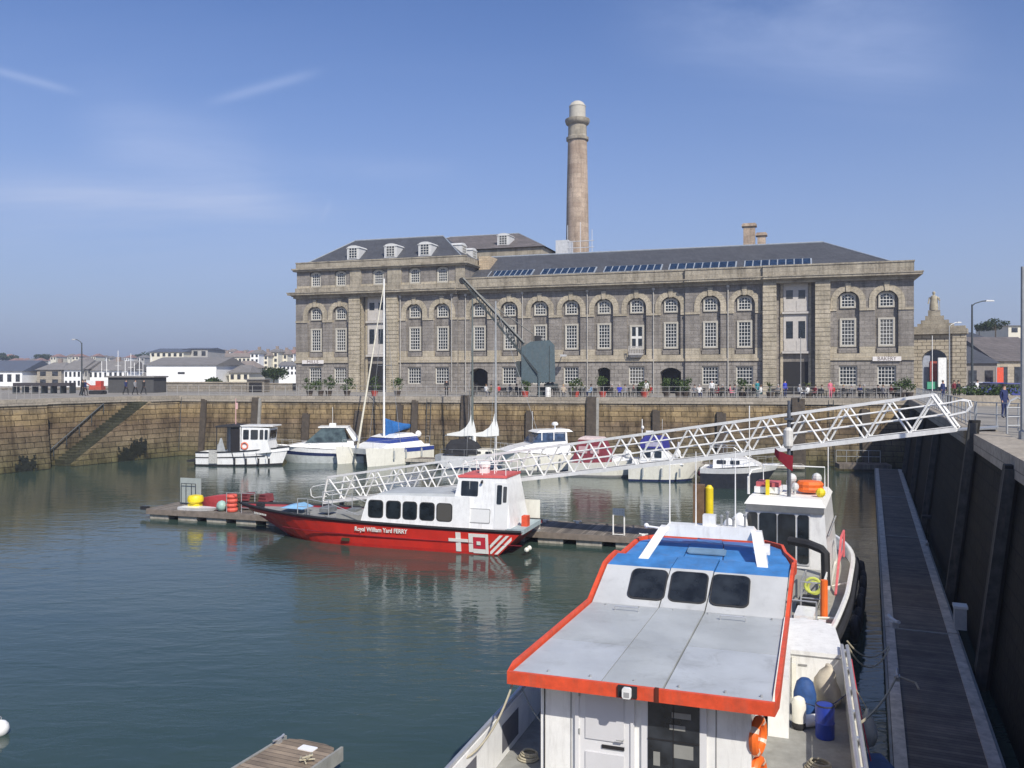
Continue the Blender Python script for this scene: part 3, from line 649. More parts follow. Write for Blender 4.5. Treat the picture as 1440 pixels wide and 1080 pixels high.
# string course, cornice, parapet per section
secs=[(uL0,U(645),yL),(U(645)+.003,U(964)-.003,yA),(U(964),U(1073)-.003,yB),(U(1073),uE,yC)]
for i,(a,b_,y0) in enumerate(secs):
    mb=MB(); segs=[(a,b_)]
    if i==0: segs=[(a,U(509.5)),(U(546.5),b_)]
    if i==3: segs=[(a,U(1092)),(U(1146),b_)]
    for s_,e_ in segs: mb.box(s_-(0.12 if s_==uL0 else 0),e_+(0.12 if e_==uE else 0),y0-0.16,y0+0.02,10.22,10.55)
    mb.build('string_course',BEIGE2,mill)
    la=0.8 if i==0 else 0; lb=0.8 if i==3 else 0
    mb=MB(); mb.box(a-la*0.3,b_+lb*0.3,y0-0.32,y0+0.4,19.2,19.45); mb.box(a-la*0.5,b_+lb*0.5,y0-0.55,y0+0.4,19.453,19.62)
    mb.box(a-la,b_+lb,y0-0.98,y0+0.5,19.623,19.86); mb.box(a-la*1.08,b_+lb*1.08,y0-1.06,y0+0.5,19.863,20.0)
    if i==3: mb.box(b_+0.003,b_+lb,y0+0.5,15.5,19.623,20.0)
    mb.build('cornice',BEIGE,mill)
    if i>0:
        mb=MB(); mb.box(a,b_,y0-0.25,y0+0.35,20.003,21.1); mb.box(a-0.0,b_+(0.06 if i==3 else 0),y0-0.32,y0+0.42,21.103,21.28)
        if i==3: mb.box(b_-0.5,b_,y0+0.36,15.5,20.003,21.1)
        mb.build('parapet',BEIGE,mill)
# attic storey of the left block
uLe=U(655)
def attic():
    mb=wall; cols=[(445,'w'),(480,'w'),(533,'w'),(584,'w'),(623,'w')]; y0=yL+0.1
    cs=[U(c) for c,_ in cols]; edges=[uL0+0.1]+[(a+b_)/2 for a,b_ in zip(cs,cs[1:])]+[uLe]
    for i,c in enumerate(cs):
        hole_wall(wall,edges[i],edges[i+1],20.0,23.0,c,0.9,20.7,22.7,0.4,y0,0.3,[(20.95,2),(23.0,0)])
        o=put(W_T,c,y0+0.21,20.95); o.scale=(1,1,0.93)
    for a,b_ in ((U(494),U(509.5)),(U(546.5),U(566))): mb=MB(); mb.box(a,b_,y0-0.18,y0+0.01,20.0,22.95); mb.build('attic_pier',BEIGE,mill)
    mb=MB(); mb.box(uLe-1.3,uLe+.003,y0-0.12,y0+0.01,20.0,22.95); mb.build('attic_pier',BEIGE,mill)
    wall.face([(uLe,y0,20),(uLe,12,20),(uLe,12,24.2),(uLe,y0,24.2)],0)
    wall.face([(uL0+.1,y0,20),(uL0+.1,12,20),(uL0+.1,12,24.2),(uL0+.1,y0,24.2)],0)
    wall.face([(uL0+.1,12,20),(uLe,12,20),(uLe,12,24.2),(uL0+.1,12,24.2)],0)
    mb=MB(); mb.box(uL0,uLe+.06,y0-0.3,y0+0.3,20.003,20.62); mb.build('parapet',BEIGE,mill)
    mb=MB(); mb.box(uL0-0.3,uLe+0.4,y0-0.45,12.2,22.95,23.15); mb.box(uL0-0.45,uLe+0.55,y0-0.6,12.3,23.153,23.35); mb.build('cornice',BEIGE,mill)
    mb=MB(); mb.box(uL0,uLe+.1,y0-0.1,y0+0.35,23.353,24.1); mb.box(uL0-.06,uLe+.16,y0-0.16,y0+0.42,24.103,24.25)
    mb.box(uLe-.35,uLe+.1,y0+0.36,12,23.353,24.1); mb.box(uL0,uL0+.45,y0+0.36,12,23.353,24.1); mb.build('parapet',BEIGE,mill)
attic()
wall.build('wall',[GREY,GREY2,BEIGE2,DARK],mill)
u=U(895); mb=MB(); mb.box(u-0.85,u+0.85,-0.75,-0.003,11.02,11.2); mb.hexa([(u-.6,-.5,10.7),(u+.6,-.5,10.7),(u+.6,-.003,10.7),(u-.6,-.003,10.7)],[(u-.8,-.7,11.017),(u+.8,-.7,11.017),(u+.8,-.003,11.017),(u-.8,-.003,11.017)])
for xx in [u-.8+1.6*i/8 for i in range(9)]: mb.box(xx-.04,xx+.04,-.74,-.70,11.2,12.0)
mb.box(u-.85,u+.85,-.78,-.68,12.0,12.08); mb.build('balcony',mat('balcony_stone',(0.48,0.46,0.43),0.8),mill)
# rain pipes
for px,y0 in ((637,yL),(655,yA),(735,yA),(826,yA),(919,yA),(1024,yB),(565,yL)):
    mb=MB(); u=U(px); mb.tube((u,y0-0.12,QZ),(u,y0-0.12,19.2),0.07); mb.box(u-0.16,u+0.16,y0-0.25,y0-0.003,18.9,19.19); mb.build('rain_pipe',mat('pale_pipe_paint',(0.42,0.40,0.36),0.6),mill)
# roofs
ua,ub=uLe+0.05,uE-0.6; ya,yb_=0.35,15.6; ze,zr=20.75,25.0
mb=MB(); rl,rr_=ua,U(1284)-9.2
P0=[(ua,ya,ze),(ub,ya,ze),(ub,yb_,ze),(ua,yb_,ze)]; r0=(rl,8,zr); r1=(rr_,8,zr)
mb.face([P0[0],P0[1],r1,r0]); mb.face([P0[2],P0[3],r0,r1]); mb.face([P0[1],P0[2],r1])
roofA=mb.build('roof',SLATE,mill)
mb=MB(); mb.path([r0,r1],0.13); mb.path([r1,(ub,ya,ze+0.05)],0.09); mb.box(ua,ub,ya-0.02,ya+0.42,ze-0.15,ze+0.16); mb.build('lead_flashing',LEAD,roofA)
sl=(zr-ze)/(8-ya); sv=Vector((0,1,sl)).normalized(); nv=Vector((0,-sl,1)).normalized()
def onroof(u,s): return Vector((u,ya+s,ze+sl*s))
for ga,gb in ((680,741),(755,831),(845,926),(938,1033),(1046,1141)):
    a_,b_=U(ga),U(gb); n=8; 
    mb=MB(); c0=onroof((a_+b_)/2,2.1); mb.plate(c0-nv*0.0,(1,0,0),sv,b_-a_+0.2,1.95,0,0.10); sk=mb.build('skylight',LEAD,roofA)
    mb=MB(); wd=(b_-a_)/n
    for i in range(n): mb.plate(onroof(a_+wd*(i+0.5),2.1)+nv*0.102,(1,0,0),sv,wd-0.14,1.75,0,0.03)
    mb.build('pane',SKYL,sk)
mb=MB(); mb.plate(onroof((ua+U(1141))/2,0.85),(1,0,0),sv,U(1141)-ua-1,0.35,0,0.12); mb.build('walkway',LEAD,roofA)
for j,(px_,hh,ww,yy) in enumerate(((1054,3.4,0.72,9.5),(1069,2.2,0.5,9.9))):
    u=(60.8,62.3)[j]; mb=MB(); zb=24.0; zt_=zr+hh-0.8
    mb.box(u-ww,u+ww,yy-0.6,yy+0.6,zb,zt_); mb.box(u-ww-.2,u+ww+.2,yy-.8,yy+.8,zt_+.003,zt_+0.25); mb.box(u-ww-.08,u+ww+.08,yy-.68,yy+.68,zt_+.253,zt_+0.4)
    mb.build('chimney_stack',CHIM,roofA)
def hiproof(u0,u1,y0,y1,ze,zr,inset,matl,left=True,right=True):
    mb=MB(); ym=(y0+y1)/2; a=(u0+inset,ym,zr); b_=(u1-inset,ym,zr)
    c=[(u0,y0,ze),(u1,y0,ze),(u1,y1,ze),(u0,y1,ze)]
    mb.face([c[0],c[1],b_,a]); mb.face([c[2],c[3],a,b_]); mb.face([c[1],c[2],b_]); mb.face([c[3],c[0],a])
    r=mb.build('roof',matl,mill); mb=MB(); mb.path([a,b_],0.12); 
    for p,q in ((c[0],a),(c[1],b_)): mb.path([p,q],0.08)
    mb.build('lead_flashing',LEAD,r); return r
roofL=hiproof(uL0+.5,uLe-.4,0.3,11.7,23.9,28.0,5.3,SLATE)
def dormer(u,y,z,par,side=False,rz=0):
    d=MB(); d.box(-0.95,0.95,0,2.6,0,1.75); 
    n=8; bot=[(0.95*math.cos(math.pi*i/n),0,1.75+0.35*math.sin(math.pi*i/n)) for i in range(n+1)]
    d.hexa(bot,[(x,2.9,z_) for x,_,z_ in bot]); d.box(-1.05,1.05,-0.08,2.6,1.70,1.78)
    o=d.build('dormer',mat('dormer_white_cladding',(0.60,0.60,0.58),0.6,var=0.1),par,(u,y,z),rz=rz)
    mb=MB(); mb.box(-0.6,0.6,-0.04,-0.002,0.35,1.72); mb.build('pane',PANE,o)
    mb=MB()
    for i in range(4): x=-0.6+0.4*i; mb.box(x-.03,x+.03,-0.07,-0.042,0.35,1.72)
    for i in range(5): z_=0.35+1.37*i/4; mb.box(-0.62,0.62,-0.075,-0.043,z_-.03,z_+.03)
    mb.build('glazing_bars',WPAINT,o); return o
def ypos(zz): return 0.3+(zz-23.9)/(28.0-23.9)*5.7
for px in (487,540,588.5): dormer(U(px)+0.35,ypos(24.6),24.45,roofL)
dormer(uLe-2.2,5.0,24.6,roofL,rz=R(90)); dormer(uLe-1.8,8.0,24.3,roofL,rz=R(90))
# rear ranges
mb=MB(); mb.box(7,31,17,32,QZ,27.6); mb.build('rear_wall',BEIGE,mill)
roofR=hiproof(6.6,31.4,16.6,32.4,27.6,31.0,6.5,SLATE2); dormer(24.4,18.2,28.0,roofR)
mb=MB(); mb.box(25.75,27.3,4,16.4,20.1,24.6); mb.box(27.303,29.0,7,16.4,20.1,23.0); mb.build('link_wall',WARM,mill)
mb=MB(); mb.box(31.6,33.6,22,25,26,29.2); mb.tube((33.5,22,29),(33.5,22,31.4),0.05); mb.tube((35.5,22,26),(35.5,22,31.8),0.06); mb.tube((37.3,22,26),(37.3,22,30.6),0.05)
for z in (27.9,28.9): mb.tube((33.5,22,z),(37.6,22,z),0.06)
mb.build('roof_plant_and_scaffold',mat('pale_scaffold_steel',(0.55,0.56,0.57),0.6),mill)
mb=MB(); mb.box(8,70,17,24,QZ,21); mb.build('rear_wall',GREY2,mill)
# name boards
for px0,px1,y0,wd in ((428,458,yL,'MILLS'),(1226,1266,yC,'BAKERY')):
    a_,b_=U(px0),U(px1); mb=MB(); mb.box(a_,b_,y0-0.24,y0-0.163,10.12,10.62); s_=mb.build('name_board',mat('name_board_white',(0.74,0.70,0.66),0.7,var=0.06),mill)
    text(wd,0.62,s_,((a_+b_)/2,y0-0.25,10.37),(R(90),0,0),mat('letter_grey',(0.16,0.12,0.11),0.7),sx=(b_-a_)*0.82/(0.44*len(wd)+.1))
# wall lamp bracket
mb=MB(); u=U(790); mb.tube((u,yA-0.1,10.9),(u+0.6,yA-1.4,11.0),0.05); mb.box(u+0.3,u+1.0,yA-1.9,yA-1.2,10.85,11.1); mb.build('wall_lamp',mat('lamp_housing',(0.5,0.5,0.5),0.5),mill)
# ------------------------------------------------------------ chimney tower
ch=thing('chimney_tower','tall round stone chimney with domed cap rising behind the mill','chimney',(11.5,150,QZ))
s_=150/F
def zc_(y): return CH-(y-HY)*s_-QZ
mb=MB(); mb.lathe([(17.5*s_,0),(16.2*s_,zc_(355)),(15.2*s_,zc_(280)),(13.4*s_,zc_(199)),(13.4*s_,zc_(198.7))],32); sh=mb.build('shaft',CHIM,ch,smooth=True)
mb=MB(); mb.lathe([(13.4*s_,zc_(199)),(15.6*s_,zc_(198)),(15.8*s_,zc_(194)),(13.2*s_,zc_(192.5)),(12.9*s_,zc_(177)),(14.5*s_,zc_(176)),(16.2*s_,zc_(174.5)),(17.4*s_,zc_(171)),(17.2*s_,zc_(168.4)),(11.8*s_,zc_(168.2))],32); mb.build('collar',BEIGE,ch,smooth=True)
mb=MB(); mb.lathe([(11.6*s_,zc_(168.3)),(11.4*s_,zc_(151)),(11.9*s_,zc_(150.6)),(11.7*s_,zc_(149.4)),(10.6*s_,zc_(148)),(8.6*s_,zc_(145)),(5*s_,zc_(142.8)),(0.02,zc_(142))],32); mb.build('domed_cap',SURR,ch,smooth=True)
# ------------------------------------------------------------ pontoons
def pontoon(label,loc,ang,L,W,deckmat,zd=0.55,float_l=1.35,pitch=2.0,side=GREYD,name='pontoon',edge=None,x_first=0.15,floats=True,rounded=False):
    o=thing(name,label,'pontoon',(loc[0],loc[1],0),ang)
    mb=MB()
    if rounded:
        pts=[(0,-W/2),(L-0.3,-W/2),(L-0.08,-W/2+0.12),(L,-W/2+0.4),(L,W/2-0.4),(L-0.08,W/2-0.12),(L-0.3,W/2),(0,W/2)]
        mb.hexa([(x,y,zd-0.1) for x,y in pts],[(x,y,zd) for x,y in pts])
    else: mb.box(0,L,-W/2,W/2,zd-0.08,zd)
    mb.build('deck',deckmat,o)
    mb=MB(); mb.box(0.0,L,-W/2-0.06,-W/2-.003,zd-0.28,zd+0.02); mb.box(0.0,L,W/2+.003,W/2+0.06,zd-0.28,zd+0.02); mb.box(-0.06,-.003,-W/2,W/2,zd-0.28,zd+0.02)
    if not rounded: mb.box(L+.003,L+0.06,-W/2,W/2,zd-0.28,zd+0.02)
    mb.build('fender_board',side,o)
    if edge:
        for sgn in (-1,1):
            mb=MB(); y0=sgn*(W/2-0.14); mb.box(0,L,y0-0.13,y0+0.13,zd+0.004,zd+0.05); mb.build('edge_kerb',edge,o)
    if floats:
        n=int((L-x_first)/pitch)+1
        for i in range(n):
            x=x_first+i*pitch
            if x+float_l>L: break
            mb=MB(); a,b_=x,x+float_l
            mb.hexa([(a+.05,-W/2+.12,-0.4),(b_-.05,-W/2+.12,-0.4),(b_-.05,W/2-.12,-0.4),(a+.05,W/2-.12,-0.4)],[(a,-W/2+.04,zd-0.12),(b_,-W/2+.04,zd-0.12),(b_,W/2-.04,zd-0.12),(a,W/2-.04,zd-0.12)])
            mb.build('concrete_float',CONC,o)
    return o
def cleat(loc,ang,label,s=1.0,m=GALV):
    o=thing('mooring_cleat',label,'cleat',loc,ang,'mooring cleats on the pontoons')
    mb=MB(); mb.box(-0.07*s,0.07*s,-0.05*s,0.05*s,0,0.09*s); mb.build('base',m,o)
    mb=MB(); mb.path([(-0.2*s,0,0.13*s),(-0.1*s,0,0.11*s),(0.1*s,0,0.11*s),(0.2*s,0,0.13*s)],0.028*s); mb.build('horns',m,o)
# ferry pontoon: front edge passes (206.5,716) and (909,757) at deck level
fa=PZ(206.5,716,0.55); fb=PZ(909,757,0.55); fd=(fb-fa).normalized(); fang=math.atan2(fd.y,fd.x); fn=Vector((-fd.y,fd.x,0))
FW=3.3
ferryp=pontoon('long grey timber decked pontoon on concrete floats behind the red ferry',fa+fn*FW/2,fang,34.0,FW,DECKW,side=mat('worn_timber_edge',(0.20,0.165,0.135),0.9,var=0.3))
def FP(x,y,z=0.55): return Vector((fa.x,fa.y,0))+fn*(FW/2+y)+fd*x+Vector((0,0,z))
mb=MB(); mb.box(0,0.5,-0.12,0.12,0,0.2); tag(mb.build('rubber_bumper',BLACK,None,(fa.x-0.75,fa.y+1.0,0.38),rz=fang),'black rubber bumper on the left tip of the long timber pontoon','bumper')
# long walkway pontoon in the shade beside the right wall
pa=(PZ(1262,1080,0.5)+PZ(1405,1080,0.5))/2; pb=(PZ(1228,660,0.5)+PZ(1270,660,0.5))/2; pdv=(pb-pa).normalized(); pang=math.atan2(pdv.y,pdv.x); pn=Vector((-pdv.y,pdv.x,0))
PL=(pb-pa).length
for k,(s0_,s1_) in enumerate(((-9,10.0),(10.12,27.0),(27.12,42),(42.12,PL))):
    pontoon(('nearest section of the shaded grey walkway pontoon with pale kerbs','second section of the shaded walkway pontoon beside the white workboats','third section of the shaded walkway pontoon under the gangway','farthest section of the shaded walkway pontoon ending by the far quay')[k],
            pa+pdv*s0_,pang,s1_-s0_,2.05,DECKWD,zd=0.5,side=GREYD,edge=mat('pale_kerb_paint',(0.56,0.50,0.42),0.85,var=0.3,grime=0.5),float_l=1.6,pitch=2.6)
def WP(s,y,z=0.5): return pa+pdv*s+pn*y+Vector((0,0,z))
cleat(WP(8.2,0.82,0.55),pang+R(20),'large pale cleat on the left kerb of the shaded walkway beside the near workboat',1.9,mat('pale_cleat_paint',(0.6,0.6,0.58),0.5))
cleat(WP(3.4,0.86,0.55),pang,'cleat wrapped with rope near the bottom edge of the shaded walkway',1.4)
cleat(WP(22,-0.85,0.55),pang,'small cleat on the right kerb of the shaded walkway under the far wall',1.3)
# service pedestal at the right edge of the walkway
sp_=thing('service_pedestal','pale square service pedestal on the right kerb of the shaded walkway','pedestal',WP(9.0,-1.0,0.5),pang)
mb=MB(); mb.box(-0.2,0.2,-0.16,0.16,0,0.62); mb.build('housing',mat('grey_pedestal',(0.45,0.45,0.43),0.5),sp_)
mb=MB(); mb.box(-0.23,0.23,-0.19,0.19,0.623,0.70); mb.build('lid',WPAINT,sp_)
# bow roller / stub finger between walkway sections
mb=MB(); mb.box(-1.2,0.6,-0.25,0.25,0,0.12); tag(mb.build('pile_guide',BLACK,None,WP(31,-1.7,0.42),rz=pang+R(90)),'dark steel pile guide arm on the right side of the shaded walkway','pile guide')
# bottom-left finger pontoon
a=PZ(405,1036,0.5); b_=PZ(335,1080,0.5); c_=PZ(478,1050,0.5)
ldir=(a-PZ(330,1084,0.5)).normalized(); lang=math.radians(67)
ldir=Vector((math.cos(lang),math.sin(lang),0)); ctr=PZ(441,1043,0.5)
lp=pontoon('small weathered timber finger pontoon with rounded end at the bottom of the view',ctr-ldir*8.0,lang,8.0,1.42,planks('finger_pontoon_planks',(0.27,0.215,0.165),0.15,'x',gap=0.08),zd=0.5,rounded=True,float_l=1.4,pitch=2.2)
cl=ctr-ldir*0.35+Vector((-math.sin(lang),math.cos(lang),0))*0.66
cleat((cl.x,cl.y,0.5),lang,'galvanised cleat on the rounded finger pontoon at the bottom',0.9,ALU)
w_=ctr-ldir*0.35-Vector((-math.sin(lang),math.cos(lang),0))*0.1
mb=MB(); mb.plate((0,0,0),(1,0,0),(0,1,0),0.22,0.38,0.02,0.02); tag(mb.build('white_plate',mat('white_plate_paint',(0.85,0.85,0.85),0.5,var=0.03),None,(w_.x,w_.y,0.503),rz=lang),'white rectangular plate lying on the small finger pontoon','plate')
w_=ctr-ldir*0.85-Vector((-math.sin(lang),math.cos(lang),0))*0.42
mb=MB(); rr=random.Random(3)
for i in range(5): mb.path([(rr.uniform(-.12,.12),rr.uniform(-.12,.12),0.03+0.02*i),(rr.uniform(-.2,.2),rr.uniform(-.2,.2),0.05+0.02*i),(rr.uniform(-.2,.2),rr.uniform(-.2,.2),0.03+0.02*i)],0.02)
tag(mb.build('rope_heap',ROPE,None,(w_.x,w_.y,0.503)),'small heap of dark rope on the finger pontoon','rope')
bu=thing('mooring_buoy','round white mooring buoy floating at the left edge of the view','buoy',(-12.12,20.2,0.14)); mb=MB(); mb.ball((0,0,0),0.205,16); mb.build('float',GELW,bu,smooth=True); mb=MB(); mb.torus((0,0,0.23),(1,0,0),0.05,0.012); mb.build('ring',GALV,bu)
# far small pontoon where the yachts lie, and the platform with railings
q0=PZ(596,648,0.4); yb0=far_pt(300); yb1=far_pt(1180); fdir=(yb1-yb0).normalized(); ffn=Vector((fdir.y,-fdir.x,0))
st=yb0+ffn*4.6
pontoon('narrow pontoon along the foot of the far quay wall behind the moored yachts',far_pt(560)+ffn*3.6,afar,39.0,1.8,DECKW,zd=0.45,side=CONC,float_l=1.8,pitch=2.4)
plat=PZ(1210,652,0.6); pl=thing('landing_platform','small dark landing platform with pale railings at the far end of the shaded walkway','platform',(plat.x,plat.y,0),afar)
mb=MB(); mb.box(-2.0,2.4,-1.0,1.0,0.2,0.62); mb.build('deck',DECKWD,pl)
for x in (-1.9,-1.0,-0.1,0.9,1.9):
    mb=MB(); mb.tube((x,0.9,0.62),(x,0.9,1.7),0.03); mb.build('rail_post',GALV,pl)
mb=MB()
for z in (1.15,1.7): mb.tube((-1.9,0.9,z),(1.9,0.9,z),0.028)
mb.build('rail',GALV,pl)
# ------------------------------------------------------------ gangway
ga=Vector((17.3,33.2,6.4)); gb=PZ(454,706.7,0.95); gd=(ga-gb); GL=gd.length; ghd=Vector((gd.x,gd.y,0)).normalized(); gs=Vector((-ghd.y,ghd.x,0))
gw=thing('gangway','long white truss gangway sloping down from the right quay to the long pontoon','gangway',gb,0)
u_=gd.normalized(); upv=gs.cross(u_)*-1
if upv.z<0: upv=-upv
GW=1.45; GHt=1.47
def G(s,h,w): return u_*s+Vector((0,0,h))+gs*w   # local to gangway origin
NB=20
for w_ in (0.0,GW):
    mb=MB()
    def bar(p,q,r=0.045): mb.tube(p,q,r,n=5)
    def chord(p,q,hw,hh):
        d=(q-p).normalized(); s_=gs*hw; v_=Vector((0,0,hh)); mb.hexa([p-s_-v_,p+s_-v_,p+s_+v_,p-s_+v_],[q-s_-v_,q+s_-v_,q+s_+v_,q-s_+v_])
    chord(G(0,0,w_),G(GL,0,w_),0.06,0.09); chord(G(0.4,GHt,w_),G(GL-0.9,GHt,w_),0.05,0.06)
    bl=GL/NB
    bar(G(0,0,w_),G(0.4,GHt,w_),0.055)
    for i in range(NB):
        a=G(i*bl,0.05,w_); t_=G((i+0.5)*bl,GHt-.03,w_); c=G((i+1)*bl,0.05,w_)
        if i>0: bar(a,t_,0.042)
        else: bar(G(0.4,GHt,w_),c,0.042)
        if i>0 and i<NB-1: bar(t_,c,0.042)
        if i==NB-1: bar(G(GL-0.9,GHt,w_),G(GL,0,w_),0.06)
    mb.build('side_truss',WTRUSS,gw)
    mb=MB(); o_=0.09 if w_>0 else -0.09
    for h in (0.62,1.06): mb.tube(G(-0.1,h,w_+o_*-1),G(GL-0.3,h,w_+o_*-1),0.028,n=5)
    # end loops
    lp=[G(GL-0.3,1.06,w_-o_),G(GL+0.15,1.1,w_-o_),G(GL+.4,1.02,w_-o_),G(GL+.45,0.8,w_-o_),G(GL+.3,0.62,w_-o_),G(GL-0.3,0.56,w_-o_)]
    mb.path(lp,0.033,n=5)
    lp=[G(-0.1,1.06,w_-o_),G(-0.9,1.02,w_-o_),G(-1.1,0.9,w_-o_),G(-1.05,0.5,w_-o_),G(-0.8,0.35,w_-o_),G(0.2,0.34,w_-o_)]
    mb.path(lp,0.03,n=5)
    mb.build('handrail',WTRUSS,gw)
mb=MB()
for i in range(NB+1):
    s_=i*GL/NB; mb.tube(G(s_,-0.04,0),G(s_,-0.04,GW),0.04,n=4)
mb.build('cross_members',WTRUSS,gw)
gdk=bpy.data.objects.new('x',None)
mb=MB(); mb.face([G(0,0.06,0.08),G(GL,0.06,0.08),G(GL,0.06,GW-0.08),G(0,0.06,GW-0.08)]); mb.face([G(0,0.02,0.08),G(0,0.02,GW-0.08),G(GL,0.02,GW-0.08),G(GL,0.02,0.08)]); mb.build('walkway_deck',GRATE,gw)
bpy.data.objects.remove(gdk)
for w_ in (0.1,GW-0.1):
    mb=MB(); mb.tube(G(0.25,-0.22,w_-0.05),G(0.25,-0.22,w_+0.05),0.16,n=14); mb.build('wheel',GELG,gw)
mb=MB(); mb.hexa([G(GL,-0.06,0.05),G(GL+1.4,-0.17,0.05),G(GL+1.4,-0.17,GW-.05),G(GL,-0.06,GW-.05)],[G(GL,-0.01,0.05),G(GL+1.4,-0.10,0.05),G(GL+1.4,-0.10,GW-.05),G(GL,-0.01,GW-.05)]); mb.build('landing_plate',GALV,gw)
# ------------------------------------------------------------ hull helper
def hull(mb,L,B,zs,zb,tw=0.85,p=2.2,rake=0.9,zk=-0.5,full=0.42,mats=(0,0,0,0),n=18,rows=(1,0.72,0.4,0.12,0),flare=0.25,deckz=None,deckm=None,chine=0.9,srake=0.0):
    """x from stern 0 to bow L; sheer zs at stern, zb at bow. mats per row strip. returns sheer points (port, starboard)"""
    P=[]; SP=[]
    for i in range(n+1):
        t_=i/n; t_=1-(1-t_)**1.15
        hb=B/2*(tw+(1-tw)*min(1,t_/0.3)**0.7)
        if t_>full: hb*=max(0.0,1-((t_-full)/(1-full))**p)
        z=zs+(zb-zs)*t_**2
        col=[]
        for f in rows:
            k=1-flare*(1-f)*(0.35+0.65*t_); zz=z*f
            x=L*t_-rake*(1-f)*t_**3+srake*(1-f)*max(0,1-t_*6); col.append(Vector((x,hb*k,zz)))
        kx=L*t_-rake*1.15*t_**3+srake*max(0,1-t_*6); col.append(Vector((kx,hb*0.55*chine*(1-t_),zk*(1-0.7*t_**3)))); P.append(col); SP.append((Vector((L*t_,hb,z))))
    m_=len(rows)
    for i in range(n):
        for j in range(m_):
            a,b_,c,d=P[i][j],P[i+1][j],P[i+1][j+1],P[i][j+1]; mm=mats[min(j,len(mats)-1)]
            mb.face([a,b_,c,d],mm); y=lambda v: Vector((v.x,-v.y,v.z)); mb.face([y(d),y(c),y(b_),y(a)],mm)
    for j in range(m_):  # transom
        a,b_=P[0][j],P[0][j+1]; mb.face([a,b_,(b_.x,-b_.y,b_.z),(a.x,-a.y,a.z)],mats[min(j,len(mats)-1)])
    if deckm is not None:
        dz=0.06 if deckz is None else deckz
        for i in range(n):
            a,b_=P[i][0],P[i+1][0]; za=a.z-dz; zb_=b_.z-dz
            mb.face([(a.x,a.y*0.985,za),(b_.x,b_.y*0.985,zb_),(b_.x,-b_.y*0.985,zb_),(a.x,-a.y*0.985,za)],deckm)
            if dz>0.1:
                for s_ in (1,-1): mb.face([(a.x,s_*a.y*.985,za),(b_.x,s_*b_.y*.985,zb_),(b_.x,s_*b_.y*.985,b_.z),(a.x,s_*a.y*.985,a.z)],mats[0])
    return SP
def sheer_rail(name,SP,r,matl,par,dz=0.0,out=0.0,both=True,i0=0,i1=None):
    for s_ in (1,-1):
        pts=[(p.x+ (out if k==len(SP)-1 else 0),s_*(p.y+out),p.z+dz) for k,p in enumerate(SP[i0:i1])]
        mb=MB(); mb.path(pts,r,n=6); mb.build(name,matl,par)
def guard_rail(SP,par,h=0.6,i0=8,i1=None,r=0.014,inset=0.9,matl=None,name='guard_rail',step=2):
    matl=matl or ALU
    mb=MB()
    for s_ in (1,-1):
        pts=[Vector((p.x-0.1,s_*p.y*inset,p.z+h)) for p in SP[i0:i1]]
        mb.path(pts,r,n=4)
        for k,q in enumerate(pts):
            if k%step==0: mb.tube((q.x,q.y,q.z-h),q,r*0.9,n=4)
    mb.build(name,matl,par)
def side_windows(par,items,hw,side,zc,matl=PANE,tilt=0.0,frame=None,name='window',r=0.08,t=0.015):
    """rounded panes on a cabin side; hw = half width at pane centre; tilt = inward lean (dy/dz)"""
    for (x,w_,h_) in items:
        v=Vector((0,-side*tilt,1)).normalized(); u=Vector((-side,0,0))
        if frame:
            mb=MB(); mb.plate((x,side*(hw+0.002),zc),u,v,w_+0.1,h_+0.1,r+0.03,t*0.6); fo=mb.build('window_frame',frame,par)
        mb=MB(); mb.plate((x,side*(hw+0.004),zc),u,v,w_,h_,r,t); mb.build(name,matl,par)
# ------------------------------------------------------------ red ferry
bow=PZ(345,715,1.65); tn=PZ(733,748,1.2); hv=Vector((bow.x-tn.x,bow.y-tn.y,0)); 
hd=Vector((-0.953,0.303,0)).normalized(); fr_side=Vector((-hd.y,hd.x,0))    # port = left of heading: towards the camera
if fr_side.y>0: fr_side=-fr_side
FB=3.9; FL=(Vector((bow.x,bow.y,0))-Vector((tn.x,tn.y,0))).dot(hd)+1.45
org=Vector((tn.x,tn.y,0))-fr_side*FB/2*0.93
fer=thing('ferry','red hulled ferry with white deckhouse and wheelhouse lying at the long pontoon','boat',org,math.atan2(hd.y,hd.x))
mb=MB(); SPf=hull(mb,FL+0.3,FB,1.15,1.52,tw=0.93,p=2.6,rake=2.9,srake=1.15,zk=-0.6,full=0.45,mats=(2,0,0,1,3,3),rows=(1,0.9,0.48,0.12,0.0),flare=0.16,deckm=4,deckz=0.12)
mb.build('hull',[RED,mat('ferry_red_lower',(0.52,0.022,0.016),0.4,var=0.15,grime=0.25),mat('ferry_dark_strake',(0.22,0.012,0.02),0.4),BLACK,GREYD],fer)
sheer_rail('rubbing_strake',SPf,0.065,BLACK,fer,0.03,0.03)
FY=FB/2*0.985
# port side is local +y (left of heading). camera sees port side
psd=1
# chine line and strakes
mb=MB(); mb.path([(p.x*0.97,psd*(p.y*0.955+0.012),p.z*0.46) for p in SPf[0:15]],0.025,n=4); mb.build('spray_strake',mat('ferry_dark_strake',(0.2,0.01,0.02)),fer)
def along(px,z=1.3):  # local x of a pixel column on the port side
    k=(px-720)/F; o=org+fr_side*FB/2; s_=(k*o.y-o.x)/(hd.x-k*hd.y); return s_
